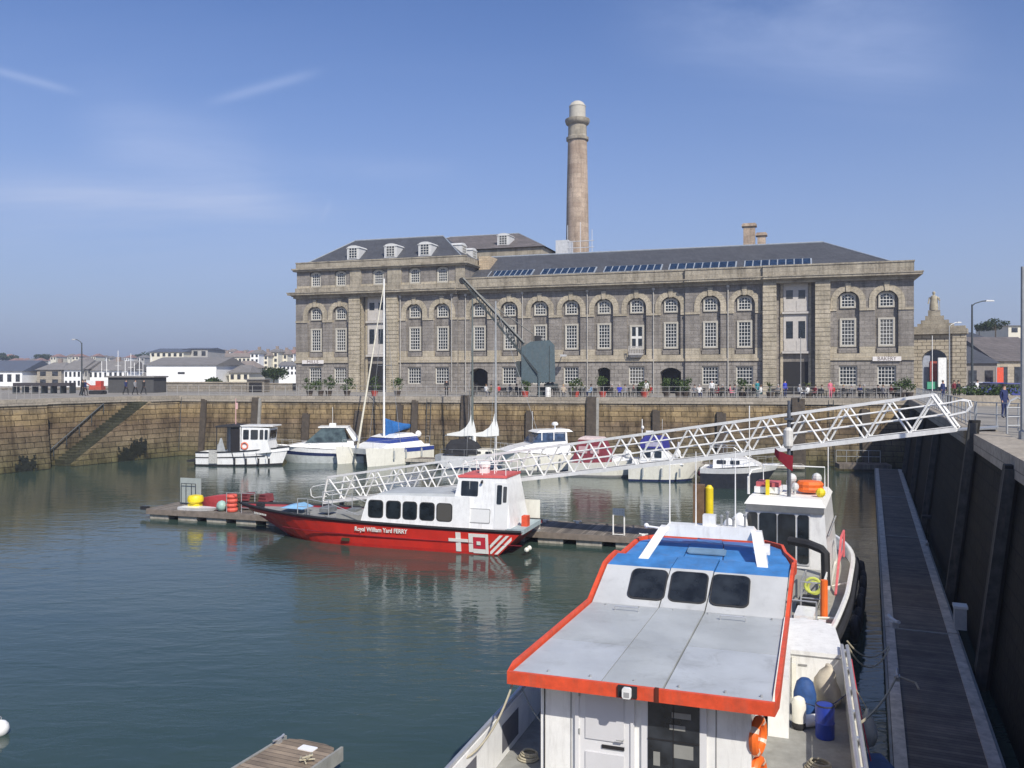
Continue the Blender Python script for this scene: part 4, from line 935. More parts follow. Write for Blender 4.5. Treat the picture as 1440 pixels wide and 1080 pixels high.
# deckhouse
dh0,dh1=along(650),along(510); hwd=1.45
prof=[(dh0-2.6,1.1),(dh1+0.35,1.1),(dh1+0.0,2.42),(dh1-0.5,2.62),(dh0-0.1,2.72),(dh0-2.6,2.72)]
mb=MB(); mb.prism_xz([(dh0-0.2,1.05),(dh1+0.40,1.05),(dh1+0.02,2.38),(dh1-0.5,2.55),(dh0-0.2,2.62)],hwd+0.08,hwd-0.05); dk=mb.build('deckhouse',GELW,fer)
mb=MB(); mb.prism_xz([(dh0-0.1,2.60),(dh1-0.48,2.553),(dh1-0.55,2.62),(dh0+1.8,2.72),(dh0-0.1,2.74)],hwd-0.12,hwd-0.25); mb.build('cabin_roof',GREYR,fer)
wpx=((512,532),(537.5,557),(561,580),(585,605),(609,630))
side_windows(dk,[(along((a+b_)/2),abs(along(a)-along(b_))*0.95,0.80) for a,b_ in wpx],hwd+0.018,1,1.86,tilt=0.06,r=0.14,frame=mat('black_window_rubber',(0.03,0.03,0.03)))
side_windows(dk,[(along((a+b_)/2),abs(along(a)-along(b_))*0.95,0.80) for a,b_ in wpx],hwd+0.018,-1,1.86,tilt=0.06,r=0.14)
mb=MB()
for y in (-0.8,0,0.8): mb.plate((dh1+0.24,y,1.8),(0,-1,0),Vector((-0.29,0,1)).normalized(),0.6,0.65,0.08,0.02)
mb.build('front_windows',PANE,dk)
# wheelhouse
w0,w1=along(716),along(638)
mb=MB(); mb.prism_xz([(w0+0.05,1.05),(w1+0.30,1.05),(w1+0.22,2.62),(w1+0.04,3.54),(along(704),3.58),(along(707),2.9)],hwd+0.06,hwd-0.32); wh=mb.build('wheelhouse',GELW,fer)
zt3=lambda z: hwd+0.06-(0.38)*(z-1.05)/(3.58-1.05)
mb=MB(); mb.prism_xz([(along(705),3.585),(w1+0.08,3.55),(w1+0.12,3.64),(w1-0.1,3.67),(along(705),3.70)],hwd-0.27,hwd-0.34); mb.build('wheelhouse_roof',mat('faded_red_roof',(0.58,0.10,0.09),0.5,var=0.15),fer)
def wpl(px0,px1,z0,z1,m,name,r=0.06,t=0.02,par=wh):
    x=(along(px0)+along(px1))/2; zc=(z0+z1)/2; mb=MB(); mb.plate((x,zt3(zc)+0.004,zc),(-1,0,0),Vector((0,-0.142,1)).normalized(),abs(along(px0)-along(px1)),z1-z0,r,t); return mb.build(name,m,par)
wpl(641,665,2.68,3.40,PANE,'window'); mb=MB(); mb.box(along(653)-.02,along(653)+.02,zt3(3.15)-.05,zt3(3.15)+.045,2.7,3.38); mb.build('window_mullion',GALV,wh)
dr=wpl(690,709,1.2,3.36,mat('door_white',(0.76,0.76,0.74),0.35,var=0.03),'door',0.05,0.025)
wpl(692.5,699.5,2.35,3.26,PANE,'window',0.05,0.05); wpl(701.5,706.5,2.45,3.2,PANE,'window',0.04,0.05)
fp=wpl(648,684,1.42,2.12,mat('seam_grey',(0.30,0.30,0.30)),'locker_hatch',0.08,0.012); wpl(649,683,1.46,2.08,mat('locker_white',(0.74,0.74,0.72),0.35,var=0.03),'locker_panel',0.07,0.022,fp)
# wheelhouse front windows
mb=MB()
for y in (-0.72,0,0.72): mb.plate((w1+0.135,y,3.0),(0,-1,0),Vector((-0.19,0,1)).normalized(),0.62,0.66,0.05,0.02)
mb.build('front_windows',PANE,wh)
# roof gear: rails, radar, lamp
mb=MB()
for x in (w1-0.1,(w0+w1)/2+0.3,along(702)): 
    for y in (-0.95,0.95): mb.tube((x,y,3.68),(x,y,4.2),0.02)
for y in (-0.95,0.95): mb.path([(w1-0.1,y,4.2),(along(702),y,4.2)],0.02)
mb.path([(w1-0.1,-0.95,4.2),(w1-0.1,0.95,4.2)],0.02); mb.build('roof_rail',WTRUSS,fer)
mb=MB(); mb.box(w1-1.1,w1-0.7,-0.15,0.25,3.68,3.98); mb.lathe([(0.28,3.98),(0.3,4.13),(0.22,4.23),(0.01,4.25)],12,(w1-0.9,0.05)); mb.tube((w1-1.5,0.3,3.68),(w1-1.5,0.3,4.9),0.025); mb.tube((w1-1.4,-0.3,3.68),(w1-1.4,-0.3,5.6),0.012); mb.build('radar_and_aerials',WTRUSS,fer)
mb=MB(); mb.tube((along(671),zt3(3.4)-0.05,3.42),(along(671),zt3(3.4)+0.13,3.45),0.03); mb.ball((along(671),zt3(3.4)+0.13,3.37),0.07); mb.build('side_lamp',BLACK,wh)
# foredeck well, railings, covers
mb=MB(); mb.box(dh1+0.5,dh1+2.0,-1.0,1.0,1.1,1.42); mb.build('engine_box',GREYD,fer)
mb=MB(); x0=dh1+2.3
for x in (x0,x0+1.2,x0+1.8):
    mb.tube((x,1.25,1.2),(x,1.25,2.15),0.022); mb.tube((x,-1.25,1.2),(x,-1.25,2.15),0.022)
for y in (1.25,-1.25): mb.path([(dh1+0.6,y,1.45),(x0,y,2.0),(x0+1.2,y,2.15),(x0+1.8,y,2.15)],0.02); mb.tube((x0,y,1.7),(x0+1.8,y,1.75),0.016)
mb.build('boarding_rail',GALV,fer)
mb=MB(); bx=along(388)
rr=random.Random(5); pts=[(bx-0.75,-.5,1.5),(bx+0.7,-.45,1.52),(bx+0.6,.65,1.5),(bx-0.8,.7,1.5)]
mb.hexa(pts,[(bx-0.35,-.2,1.74),(bx+0.25,-.15,1.64),(bx+0.2,.3,1.62),(bx-0.4,.3,1.75)]); tag(mb.build('pale_blue_sheet',mat('pale_blue_tarpaulin',(0.22,0.42,0.62),0.6,var=0.2,bump=0.6),fer),'pale blue crumpled sheet')
DG=mat('grey_deck_gear',(0.16,0.17,0.17),0.7,var=0.3)
mb=MB(); mb.box(bx-2.2,bx-1.6,-.4,.4,1.35,1.6); mb.build('deck_box',DG,fer)
mb=MB(); mb.tube((bx-1.2,0.9,1.3),(bx-1.2,0.9,1.55),0.15,n=10); mb.build('deck_drum',DG,fer)
mb=MB(); mb.box(bx-3.6,bx-3.1,-.5,.2,1.25,1.55); mb.build('deck_box',DG,fer)
mb=MB(); mb.box(FL-1.1,FL-.7,-.12,.12,1.4,1.62); mb.build('bow_bollard',BLACK,fer)
# stern
mb=MB(); mb.box(-0.02,0.9,-1.5,1.5,1.03,1.25); mb.build('stern_bench',mat('pale_stern_deck',(0.35,0.42,0.43),0.7),fer)
mb=MB(); mb.box(along(728)-.1,along(728)+0.2,0.3,0.7,1.15,1.75); mb.build('orange_stern_box',ORANGE,fer)
# painted emblem on the port quarter: white cross, square and diagonal stripes
hullw=mat('hull_white_paint',(0.78,0.76,0.70),0.4,var=0.05)
hemb=mat('emblem_red',(0.55,0.03,0.05),0.4,var=0.1)
def hy(x,z):
    i=min(range(len(SPf)),key=lambda k: abs(SPf[k].x-x)); p=SPf[i]; f=z/p.z
    return p.y*(1-0.16*(1-f)*(0.35+0.65*x/FL))
def patch(pts,m,name,t=0.012):
    mb=MB(); out=[(along_x,hy(along_x,z)+t+0.014,z) for along_x,z in pts]; inn=[(x,y-0.02,z) for x,y,z in out]; mb.hexa(inn,out); return mb.build(name,m,hullobj)
hullobj=[c for c in fer.children if c.name.startswith('hull')][0]
A_=along
def rect(p0,p1,z0,z1,m,name,t=0.012): return patch([(A_(p0),z0),(A_(p1),z0),(A_(p1),z1),(A_(p0),z1)],m,name,t)
rect(640,647,0.1,1.02,hullw,'emblem_upright'); rect(630,657.6,0.57,0.72,hullw,'emblem_bar',0.03)
rect(658,664,0.1,1.0,hullw,'emblem_frame'); rect(664.2,681.5,0.84,1.0,hullw,'emblem_frame'); rect(664.2,681.5,0.06,0.27,hullw,'emblem_frame')
rect(664.2,681.5,0.275,0.835,hemb,'emblem_square'); rect(669.5,675,0.47,0.64,hullw,'emblem_centre',0.05); rect(681.7,685.5,0.06,1.0,hullw,'emblem_frame',0.014)
def lim(z): return 733-36*(1-max(0,z)/1.15)-1.0      # px of the raked stern edge at height z
def clip(poly,f):
    out=[]
    for a,b_ in zip(poly,poly[1:]+poly[:1]):
        fa_,fb_=f(a),f(b_)
        if fa_>=0: out.append(a)
        if fa_*fb_<0: q=fa_/(fa_-fb_); out.append((a[0]+(b_[0]-a[0])*q,a[1]+(b_[1]-a[1])*q))
    return out
for c_ in (675.5,684.5,693.5,702.5):
    g_=lambda x0,z: x0+26*(z-0.06)/0.92
    pl_=[(g_(c_,0.06),0.06),(g_(c_+4.8,0.06),0.06),(g_(c_+4.8,0.98),0.98),(g_(c_,0.98),0.98)]
    pl_=clip(pl_,lambda p: p[0]-687.5); pl_=clip(pl_,lambda p: 718-p[0]); pl_=clip(pl_,lambda p: lim(p[1])-p[0])
    if len(pl_)>2: patch([(A_(x),z) for x,z in pl_],hullw,'emblem_stripe')
text('Royal William Yard FERRY',0.30,hullobj,(A_(535),hy(A_(535),0.93)+0.035,0.90),(R(90),0,R(180)),hullw,sx=0.87,bold=0.006)
text('EDGCUMBE' if False else '- - - -',0.12,hullobj,(A_(363),SPf[15].y,1.3),(R(90),0,R(180)),hullw) if False else None
for i in range(8):   # small unreadable name on the bow: a row of short white letters strokes
    x=FL-0.95-i*0.105; j=min(range(len(SPf)),key=lambda k: abs(SPf[k].x-x)); p=SPf[j]
# name strip follows the bow plating
def bowy(x,f):
    for a,b_ in zip(SPf,SPf[1:]):
        if a.x<=x<=b_.x:
            tt=(x-a.x)/(b_.x-a.x); y=a.y+(b_.y-a.y)*tt; z=a.z+(b_.z-a.z)*tt; return y*(1-0.16*(1-f)),z*f
    return 0,1
mb=MB()
for i in range(8):
    x0_=FL-0.9-i*0.13; f=0.80; y0_,z0_=bowy(x0_,f); y1_,z1_=bowy(x0_-0.08,f)
    mb.hexa([(x0_,y0_,z0_-.045),(x0_-.08,y1_,z1_-.045),(x0_-.08,y1_,z1_+.045),(x0_,y0_,z0_+.045)],[(x0_,y0_+.03,z0_-.045),(x0_-.08,y1_+.03,z1_-.045),(x0_-.08,y1_+.03,z1_+.045),(x0_,y0_+.03,z0_+.045)])
mb.build('bow_name_letters',hullw,hullobj)
mb=MB(); 
for y in (0.9,1.35): mb.ball((-0.12,y,0.28),0.12,8)
mb.build('transom_fenders',GELC,fer)
mb=MB(); mb.plate((A_(484),hy(A_(484),0.35)+0.02,0.32),(-1,0,0),(0,0,1),0.45,0.16,0.03,0.03); mb.build('hull_vent',mat('vent_dark',(0.05,0.05,0.02)),hullobj)
# ------------------------------------------------------------ things on the ferry pontoon
def FPx(px,y=0.0,z=0.55):  # point on the pontoon in column px, y across from centre
    k=(px-720)/F; o=fa+fn*(FW/2+y); s_=(k*o.y-o.x)/(fd.x-k*fd.y); return s_
def at(px,y,z=0.555): s_=FPx(px,y); return (FP(s_,y,z))
wb=thing('notice_board','blank cream upright board at the stern of the red ferry','board',at(748,-1.45),fang)
mb=MB(); mb.box(-0.43,0.43,-0.04,0.04,0.12,1.6); mb.build('panel',GELC,wb); mb=MB(); mb.box(-0.4,-0.3,-0.2,0.2,0,0.119); mb.box(0.3,0.4,-0.2,0.2,0,0.119); mb.build('feet',GALV,wb)
sg=thing('pontoon_sign','small white framed notice on two legs standing on the long pontoon','sign',at(870,-1.25),fang)
mb=MB(); mb.box(-0.30,0.30,-0.02,0.02,0.98,1.33); pn_=mb.build('sign_panel',WPAINT,sg)
mb=MB()
for z in (1.06,1.15,1.24): 
    for i in range(4): mb.box(-0.23+i*0.13,-0.17+i*0.13,-0.026,-0.021,z-.008,z+.008)
mb.build('faded_lettering',mat('faded_lettering',(0.3,0.3,0.3)),pn_)
for x in (-0.28,0.28):
    mb=MB(); mb.tube((x,0,0),(x,0,0.98),0.04); mb.build('leg',WTRUSS,sg)
mb=MB(); mb.tube((-0.28,0,0.03),(0.28,0,0.03),0.022); mb.build('foot_bar',WTRUSS,sg)
wbd=thing('crate_panel','pale translucent panel with dark frame standing at the left end of the pontoon','panel',at(267,0.6),fang)
mb=MB(); mb.box(-0.75,0.75,0.05,0.10,0.1,1.62); mb.build('sheet',mat('frosted_sheet',(0.38,0.42,0.40),0.4,var=0.08),wbd)
for x in (-0.55,-0.2,0.2,0.5):
    mb=MB(); mb.tube((x,-0.1,0),(x,-0.1,1.3),0.022); mb.build('frame_bar',IRON,wbd)
mb=MB(); mb.tube((-0.55,-0.1,1.3),(0.5,-0.1,1.3),0.022); mb.build('frame_bar',IRON,wbd)
yb=thing('yellow_bin','bright yellow rounded bin on the left end of the long pontoon','bin',at(275,-0.5),fang)
mb=MB(); mb.box(-0.36,0.30,-0.25,0.25,0,0.3); mb.build('base',YELLOW,yb)
mb=MB(); mb.lathe([(0.30,0.303),(0.46,0.42),(0.47,0.62),(0.40,0.76),(0.2,0.8),(0.02,0.8)],16); mb.build('lid',YELLOW,yb,smooth=True)
dg=thing('dinghy','small upturned white tender lying at the left end of the long pontoon','dinghy',at(280,-1.0),fang)
mb=MB(); hull(mb,2.6,0.9,0.16,0.2,tw=0.7,rake=0.3,zk=0.02,mats=(0,),deckm=0,deckz=0.0); mb.build('shell',GELW,dg,(-1.3,0,0))
kk=thing('kayak_cover','red fabric cover draped over gear behind the yellow bin','cover',at(308,0.6),fang)
mb=MB(); hull(mb,2.9,0.9,0.75,0.4,tw=0.7,rake=0.3,zk=0.02,mats=(0,),deckm=0,deckz=0.0); mb.build('fabric',mat('faded_red_fabric',(0.50,0.06,0.07),0.8,var=0.2,bump=0.6),kk,(1.45,0,0),rz=0); kk.children[0].rotation_euler=(0,0,math.pi); kk.children[0].location=(1.4,0,0)
kk.children[0].scale=(1,1,1)
rb=thing('round_buoy','round pale green buoy resting beside the orange fender stack','buoy',at(312,-0.9),fang); mb=MB(); mb.ball((0,0,0.30),0.32,14); mb.build('float',mat('pale_green_buoy',(0.34,0.50,0.44),0.5),rb,smooth=True)
ob=thing('orange_float_stack','upright stack of orange red floats by the pontoon railing','float',at(326,-0.9),fang)
for i in range(4): 
    mb=MB(); mb.lathe([(0.05,i*.26),(0.30,i*.26+.02),(0.34,i*.26+.12),(0.30,i*.26+.23),(0.05,i*.26+.25)],14,(0.02*(-1)**i,0)); mb.build('float_ring',mat('faded_orange_float',(0.70,0.11,0.07),0.6),ob)
cg=MB(); cg0=thing('lobster_pot_stack','stack of dark red and brown pots against the pontoon railing','lobster pots',at(357,0.3),fang)
rr=random.Random(11)
for i in range(8):
    x=-1.0+(i%4)*0.62; z=(i//4)*0.46+ (0.06 if i%2 else 0); m_=mat('pot_red_net',(0.19,0.035,0.04),0.9,var=0.3) if i%2 else mat('pot_brown_net',(0.09,0.075,0.05),0.9,var=0.3)
    mb=MB(); n_=8; mb.hexa([(x-.28,-0.4,z),(x+.28,-0.4,z),(x+.28,.4,z),(x-.28,.4,z)],[(x-.2,-0.38,z+.42),(x+.2,-0.38,z+.42),(x+.2,.38,z+.42),(x-.2,.38,z+.42)]); 
    for zz in (0.04,0.22,0.4): mb.tube((x-.3+zz*.2,-.43,z+zz),(x+.3-zz*.2,-.43,z+zz),0.02)
    mb.build('pot',m_,cg0)
rl_=thing('pontoon_railing','galvanised railing across the left end of the long pontoon beside the pots','railing',at(352,-1.2),fang)
xs=(-1.6,-0.6,0.3,1.2,2.1)
for x in xs: mb=MB(); mb.tube((x,0,0),(x,0,1.15 if x<1 else 0.7),0.024); mb.build('post',GALV,rl_)
mb=MB()
for z,xe in ((1.15,0.3),(0.62,2.1),(0.3,2.1)): mb.tube((-0.6 if z<1 else -1.6,0,z),(xe,0,z+ (0.0)),0.02)
mb.build('rail',GALV,rl_)
for k,(px,y,lb) in enumerate(((766,1.2,'small pale cleat on the back edge of the pontoon right of the cream board'),(812,1.35,'small pale cleat on the back edge of the pontoon left of the notice'),(905,-1.3,'small cleat on the front edge of the pontoon beside the blue roofed workboat'))):
    cleat(at(px,y),fang,lb,1.1,WTRUSS)
# steel pile with yellow face
pile=PZ(992,738,0.5); po=thing('guide_pile','rusty brown steel pile with a bright yellow face at the back of the long pontoon','pile',(pile.x,44.6,0),fang)
po.location=(PD(992,700,44.8).x,44.8,0)
mb=MB(); mb.box(-0.62,-0.05,-0.2,0.4,-1,2.75); mb.build('steel_pile',mat('rusty_pile',(0.16,0.095,0.05),0.8,var=0.35,grime=0.3),po)
mb=MB(); mb.tube((0.2,0,0.3),(0.2,0,2.6),0.21,n=14); mb.tube((0.2,0,2.6),(0.2,0,2.75),0.21,0.1,n=14); mb.build('yellow_sleeve',YELLOW,po)
ROOFB=roofpaint('grey_roof_paint_b',(0.46,0.485,0.50)); ROOFC=roofpaint('pale_grey_slope_paint',(0.48,0.49,0.485))
# ------------------------------------------------------------ yachts moored under the far wall
def boat(name,label,px,py,hx,hy_,grp=None,back=0.0):
    """empty at stern centre; (px,py) = waterline pixel of the reference; heading vector (hx,hy_)"""
    d=Vector((hx,hy_,0)).normalized(); p=PZ(px,py,0)-d*back
    return thing(name,label,'boat',p,math.atan2(d.y,d.x),grp)
def band(mb,SP,f0,f1,out=0.012,m=0,i0=0,i1=None,flare=0.25,L=1):
    """a stripe on both hull sides between height fractions"""
    pts=SP[i0:i1]
    for s_ in (1,-1):
        rows=[]
        for f in (f0,f1):
            rows.append([(p.x-0.0,s_*(p.y*(1-flare*(1-f)*(0.35+0.65*p.x/L))+out),p.z*f) for p in pts])
        mb.loft(rows,m,closed=False)
# 1 small white workboat with dark canopy
b=boat('workboat','small white workboat with dark canopy roof and black fenders, leftmost of the moored boats',283,653,1,-0.08)
L=8.6; mb=MB(); SP=hull(mb,L,2.9,1.25,1.75,tw=0.85,rake=0.7,mats=(0,0,0,1,1),deckm=2,deckz=0.35,flare=0.12); mb.build('hull',[GELW,BLACK,GREYD],b)
sheer_rail('rubbing_strake',SP,0.06,BLACK,b,0.02,0.02); mb=MB(); mb.path([(p.x,-(p.y+.01)*0.97,p.z*0.62) for p in SP[:14]],0.05); mb.path([(p.x,(p.y+.01)*0.97,p.z*0.62) for p in SP[:14]],0.05); mb.build('side_strake',BLACK,b)
mb=MB(); mb.prism_xz([(4.4,1.0),(7.2,1.3),(6.95,2.3),(7.1,3.55),(4.4,3.7)],1.2,1.05); wh=mb.build('wheelhouse',GELW,b)
mb=MB(); mb.box(4.3,7.45,-1.15,1.15,3.703,3.82); mb.build('wheelhouse_roof',GELW,b)
side_windows(wh,[(4.85,0.55,0.9),(5.65,0.7,0.9)],1.11,-1,2.95,tilt=0.07); side_windows(wh,[(6.35,0.35,0.9),(6.8,0.3,0.9)],1.11,-1,2.95,tilt=0.07)
mb=MB(); 
for y in (-.6,0,.6): mb.plate((7.06,y,2.95),(0,1,0),(0.12,0,1),0.5,0.8,0.06,0.02)
mb.build('front_windows',PANE,wh)
mb=MB(); mb.prism_xz([(1.9,3.62),(4.35,3.70),(4.35,3.80),(3.2,3.88),(1.9,3.76)],1.2,1.1); mb.build('canopy_roof',BLACK,b)
mb=MB(); mb.box(2.1,4.35,1.02,1.06,1.2,3.6); mb.box(2.0,2.06,-1.05,0.2,1.2,2.0); mb.hexa([(1.9,-1.1,1.2),(2.9,-1.1,1.2),(2.9,-1.05,1.2),(1.9,-1.05,1.2)],[(2.35,-1.1,2.6),(2.5,-1.1,2.6),(2.5,-1.05,2.6),(2.35,-1.05,2.6)]); mb.build('canopy_side',mat('clear_canopy_grey',(0.40,0.42,0.42),0.3),b)
mb=MB(); mb.box(3.3,4.3,-.98,-.9,1.25,3.6); mb.build('doorway',DARK,b)
for x in (2.0,3.1,4.3): mb=MB(); mb.tube((x,-1.1,1.3),(x,-1.1,3.65),0.045); mb.build('canopy_post',BLACK if x<4 else GELW,b)
mb=MB(); mb.torus((4.75,-1.22,1.9),(0,1,0),0.30,0.075); mb.build('lifebuoy',mat('faded_lifebuoy',(0.75,0.22,0.14),0.6),b)
for x in (3.9,5.0,6.2,7.2): mb=MB(); mb.tube((x-0.25,-1.5,1.3),(x,-1.56,0.5),0.03); mb.tube((x,-1.52,0.75),(x,-1.52,0.2),0.10,n=8); mb.build('fender',BLACK,b)
mb=MB(); mb.box(1.4,2.2,-1.49,-1.43,0.25,1.5); mb.build('net_ladder',mat('net_grey',(0.45,0.45,0.42),0.9,var=0.5,scale=12),b)
mb=MB(); mb.box(-0.9,0,-1.1,1.1,0.35,0.5); mb.box(-.45,-.003,-.5,.5,-.4,.349); mb.build('stern_platform',BLACK,b)
mb=MB(); mb.tube((3.4,0,3.85),(3.4,0,6.3),0.04); mb.box(3.36,3.60,-.02,.02,5.3,5.9); mb.build('ensign_staff',mat('faded_pink',(0.65,0.40,0.38),0.7),b)
# 2 grey and white hard top cruiser
b=boat('motor_cruiser','white and navy motor cruiser with tinted windscreen under a hard top, second from left',388,650,-1,-0.1,back=8.6)
mb=MB(); SP=hull(mb,8.8,3.1,1.25,1.8,tw=0.9,rake=1.3,mats=(0,1,2,2,2),rows=(1,.72,.5,.15,0),deckm=0,deckz=0.05,flare=0.2); mb.build('hull',[GELW,NAVY,mat('pale_grey_gelcoat',(0.50,0.53,0.52),0.35)],b)
mb=MB(); mb.prism_xz([(1.0,1.2),(7.6,1.65),(6.0,1.95),(4.2,2.15),(1.0,2.1)],1.3,1.05); mb.build('coachroof',GELW,b)
mb=MB(); mb.prism_xz([(1.6,2.05),(5.6,2.0),(4.1,3.35),(1.9,3.4)],1.2,1.0); ws=mb.build('windscreen',glass('cruiser_glass',(0.05,0.07,0.07)),b)
mb=MB(); mb.box(1.5,4.4,-1.1,1.1,3.4,3.52); mb.box(2.8,3.4,-.35,.35,3.523,3.8); mb.hexa([(0.5,-1.15,2.1),(1.0,-1.15,2.1),(1.0,1.15,2.1),(0.5,1.15,2.1)],[(1.5,-1.0,3.4),(1.8,-1.0,3.4),(1.8,1.0,3.4),(1.5,1.0,3.4)]); mb.build('hard_top',GELW,b)
guard_rail(SP,b,0.5,8)
mb=MB(); mb.tube((3.1,0.3,3.8),(3.1,0.3,5.4),0.02); mb.build('aerial',WTRUSS,b)
# 3 catamaran
hc_=Vector((-0.60,-0.80,0)).normalized(); pr_=Vector((-hc_.y,hc_.x,0)); 
nb_=PZ(514,657,0); cen=nb_+ (Vector((-0.80,0.60,0))*2.05); org_=cen-hc_*8.8
b=thing('catamaran','white and blue sailing catamaran with a blue sail cover and raked furled foresail','boat',org_,math.atan2(hc_.y,hc_.x))
for s_ in (1,-1):
    mb=MB(); SP=hull(mb,8.8,1.35,1.5,1.7,tw=0.85,rake=0.25,mats=(0,),deckm=0,flare=0.12,p=3.0,full=0.35); hb=mb.build('hull',GELC,b,(0,s_*2.05,0))
    mb=MB(); band(mb,SP,0.98,0.72,0.012,0,0,9,0.12,8.8); mb.build('blue_stripe',BLUEP,hb)
mb=MB(); mb.prism_xz([(0.2,0.75),(7.0,0.95),(7.2,1.5),(6.0,1.7),(0.2,1.65)],2.3,2.2); mb.build('bridge_deck',GELW,b)
mb=MB(); mb.prism_xz([(0.6,1.6),(6.6,1.6),(5.4,1.95),(1.0,2.0)],1.9,1.8); mb.build('coachroof',GELW,b)
mb=MB(); mb.prism_xz([(1.2,1.98),(5.3,1.95),(4.6,2.42),(1.4,2.45)],1.75,1.6); mb.build('wrap_window',BLUEP,b)
mb=MB(); mb.prism_xz([(1.1,2.455),(4.75,2.43),(3.8,2.72),(1.6,2.78)],1.6,1.1); mb.build('cabin_roof',GELW,b)
mb=MB(); mb.tube((4.4,0,2.3),(4.4,0,18.0),0.11,0.08,n=8); mb.build('mast',WTRUSS,b)
mb=MB(); mb.tube((7.9,0,1.6),(4.45,0,17.3),0.11,0.04,n=8); mb.build('furled_foresail',mat('cream_sailcloth',(0.66,0.62,0.50),0.9),b)
mb=MB(); 
for s_ in (1,-1): mb.tube((4.3,s_*2.2,1.7),(4.4,s_*0.05,15.5),0.018,n=4); mb.tube((4.35,0,9.5+0),(4.35,s_*0.9,9.5),0.03,n=4)
mb.build('shrouds',GALV,b)
mb=MB(); mb.loft([[(4.3-3.6*q,0.25*math.cos(a)*(1-.35*q),3.35+(0.75*(1-q)**1.5+0.22)*math.sin(a)) for a in [2*math.pi*k/8 for k in range(8)]] for q in (0,0.15,0.4,0.7,1.0)],0,True); mb.build('sail_cover',BLUEC,b,smooth=True)
mb=MB(); mb.path([(7.9,-2.1,2.3),(7.9,2.1,2.3)],0.02); mb.path([(0.1,-2.2,2.4),(0.1,2.2,2.4)],0.02)
for y in (-2.1,2.1): mb.tube((7.9,y,1.6),(7.9,y,2.3),0.02); mb.tube((0.1,y,1.6),(0.1,y,2.4),0.02); mb.path([(0.1,y,2.4),(7.9,y,2.3)],0.012)
mb.build('guard_rail',ALU,b)
for x in (2.0,4.2,5.8): mb=MB(); mb.tube((x,2.78,1.35),(x,2.80,0.55),0.09,n=8); mb.tube((x,2.70,1.7),(x,2.78,1.35),0.015,n=4); mb.build('fender',GREYR,b)
mb=MB(); mb.ball((0.6,1.0,2.6),0.35,8); mb.build('covered_outboard',GELW,b)
# 4 ketch with two white sail covers
b=boat('ketch','two masted ketch with white triangular sail covers and a dark spray hood',624,657,1,-0.22)
mb=MB(); SP=hull(mb,9.6,2.9,1.15,1.5,tw=0.6,rake=1.2,mats=(0,0,0,1,1),deckm=2,flare=0.25); mb.build('hull',[GELW,NAVY,GELC],b)
mb=MB(); mb.prism_xz([(2.6,1.1),(7.0,1.3),(6.5,1.75),(2.8,1.8)],0.95,0.85); cr=mb.build('coachroof',GELC,b); side_windows(cr,[(3.5,0.6,0.22),(4.5,0.6,0.22),(5.5,0.6,0.22)],0.91,-1,1.5)
mb=MB(); mb.loft([[(0.4+xx,1.1*math.cos(a),1.3+hh*math.sin(a)) for a in [math.pi*k/8 for k in range(9)]] for xx,hh in ((0,0.9),(0.3,1.25),(1.6,1.4),(2.6,1.3),(3.1,0.6))],0,False,False); mb.build('spray_hood',mat('black_canvas',(0.02,0.02,0.022),0.85,var=0.4,bump=0.4),b)
for mx,sh,pxm in ((2.75,0,667.5),(4.95,1,698)):
    mb=MB(); mb.tube((mx,0,1.2),(mx,0,4.6),0.12,0.11,n=8,m=0); mb.tube((mx,0,4.6),(mx,0,15.6 if sh==0 else 15.3),0.11,0.07,n=8,m=0); mb.build('mast',mat('dark_mast_paint',(0.12,0.14,0.13),0.5) if sh==0 else mat('grey_mast_alloy',(0.36,0.37,0.37),0.45),b)
    mb=MB(); pk=4.9+0.1*sh
    pr=[(mx-2.4,2.95),(mx-1.0,2.90),(mx+0.28,3.0),(mx+0.28,3.5),(mx+0.10,4.3),(mx+0.05,pk),(mx-0.12,pk),(mx-0.25,4.3),(mx-0.6,3.75),(mx-1.2,3.35),(mx-2.4,3.12)]
    mb.prism_xz(pr,0.16,0.05); mb.build('sail_cover',SAILW,b)
    mb=MB(); mb.tube((mx,0,2.85),(mx-2.6,0,2.95),0.05); mb.build('boom',ALU,b)
mb=MB(); mb.tube((2.95,-.1,3.0),(2.95,-.1,2.0),0.17,n=8); mb.build('rolled_sail',SAILW,b)
mb=MB()
for mx in (2.75,4.95):
    for s_ in (1,-1): mb.tube((mx-0.2,s_*1.25,1.2),(mx,0,13.5),0.015,n=4)
mb.tube((9.5,0,1.5),(4.95,0,15.0),0.02,n=4); mb.build('shrouds',GALV,b)
guard_rail(SP,b,0.6,0,None,0.016)
mb=MB(); mb.box(-0.6,-.003,-0.8,0.8,0.5,1.2); mb.build('stern_box',mat('grey_stern_box',(0.30,0.32,0.34),0.6),b)
# 5 white hard top motor yacht
b=boat('motor_yacht','large white motor yacht with blue tinted windscreen and radar dome behind the gangway',692,664,-1,-0.30,back=7.3); b.scale=(0.8,1,1)
mb=MB(); SP=hull(mb,9.2,3.5,1.5,2.05,tw=0.92,rake=1.5,mats=(0,0,0,1,1),deckm=0,flare=0.2); mb.build('hull',[GELC,mat('grey_boot_top',(0.2,0.2,0.2),0.5)],b)
mb=MB(); mb.prism_xz([(0.6,1.45),(8.0,1.9),(6.6,2.25),(4.6,2.55),(0.6,2.45)],1.5,1.25); mb.build('coachroof',GELW,b)
mb=MB(); mb.prism_xz([(0.9,2.45),(5.0,2.5),(4.1,3.45),(0.9,3.5)],1.32,1.12); ws=mb.build('saloon',GELW,b)
mb=MB(); mb.prism_xz([(1.1,2.72),(4.98,2.6),(4.2,3.4),(1.2,3.38)],1.34,1.17); mb.build('windscreen_band',glass('yacht_blue_glass',(0.03,0.05,0.09)),ws)
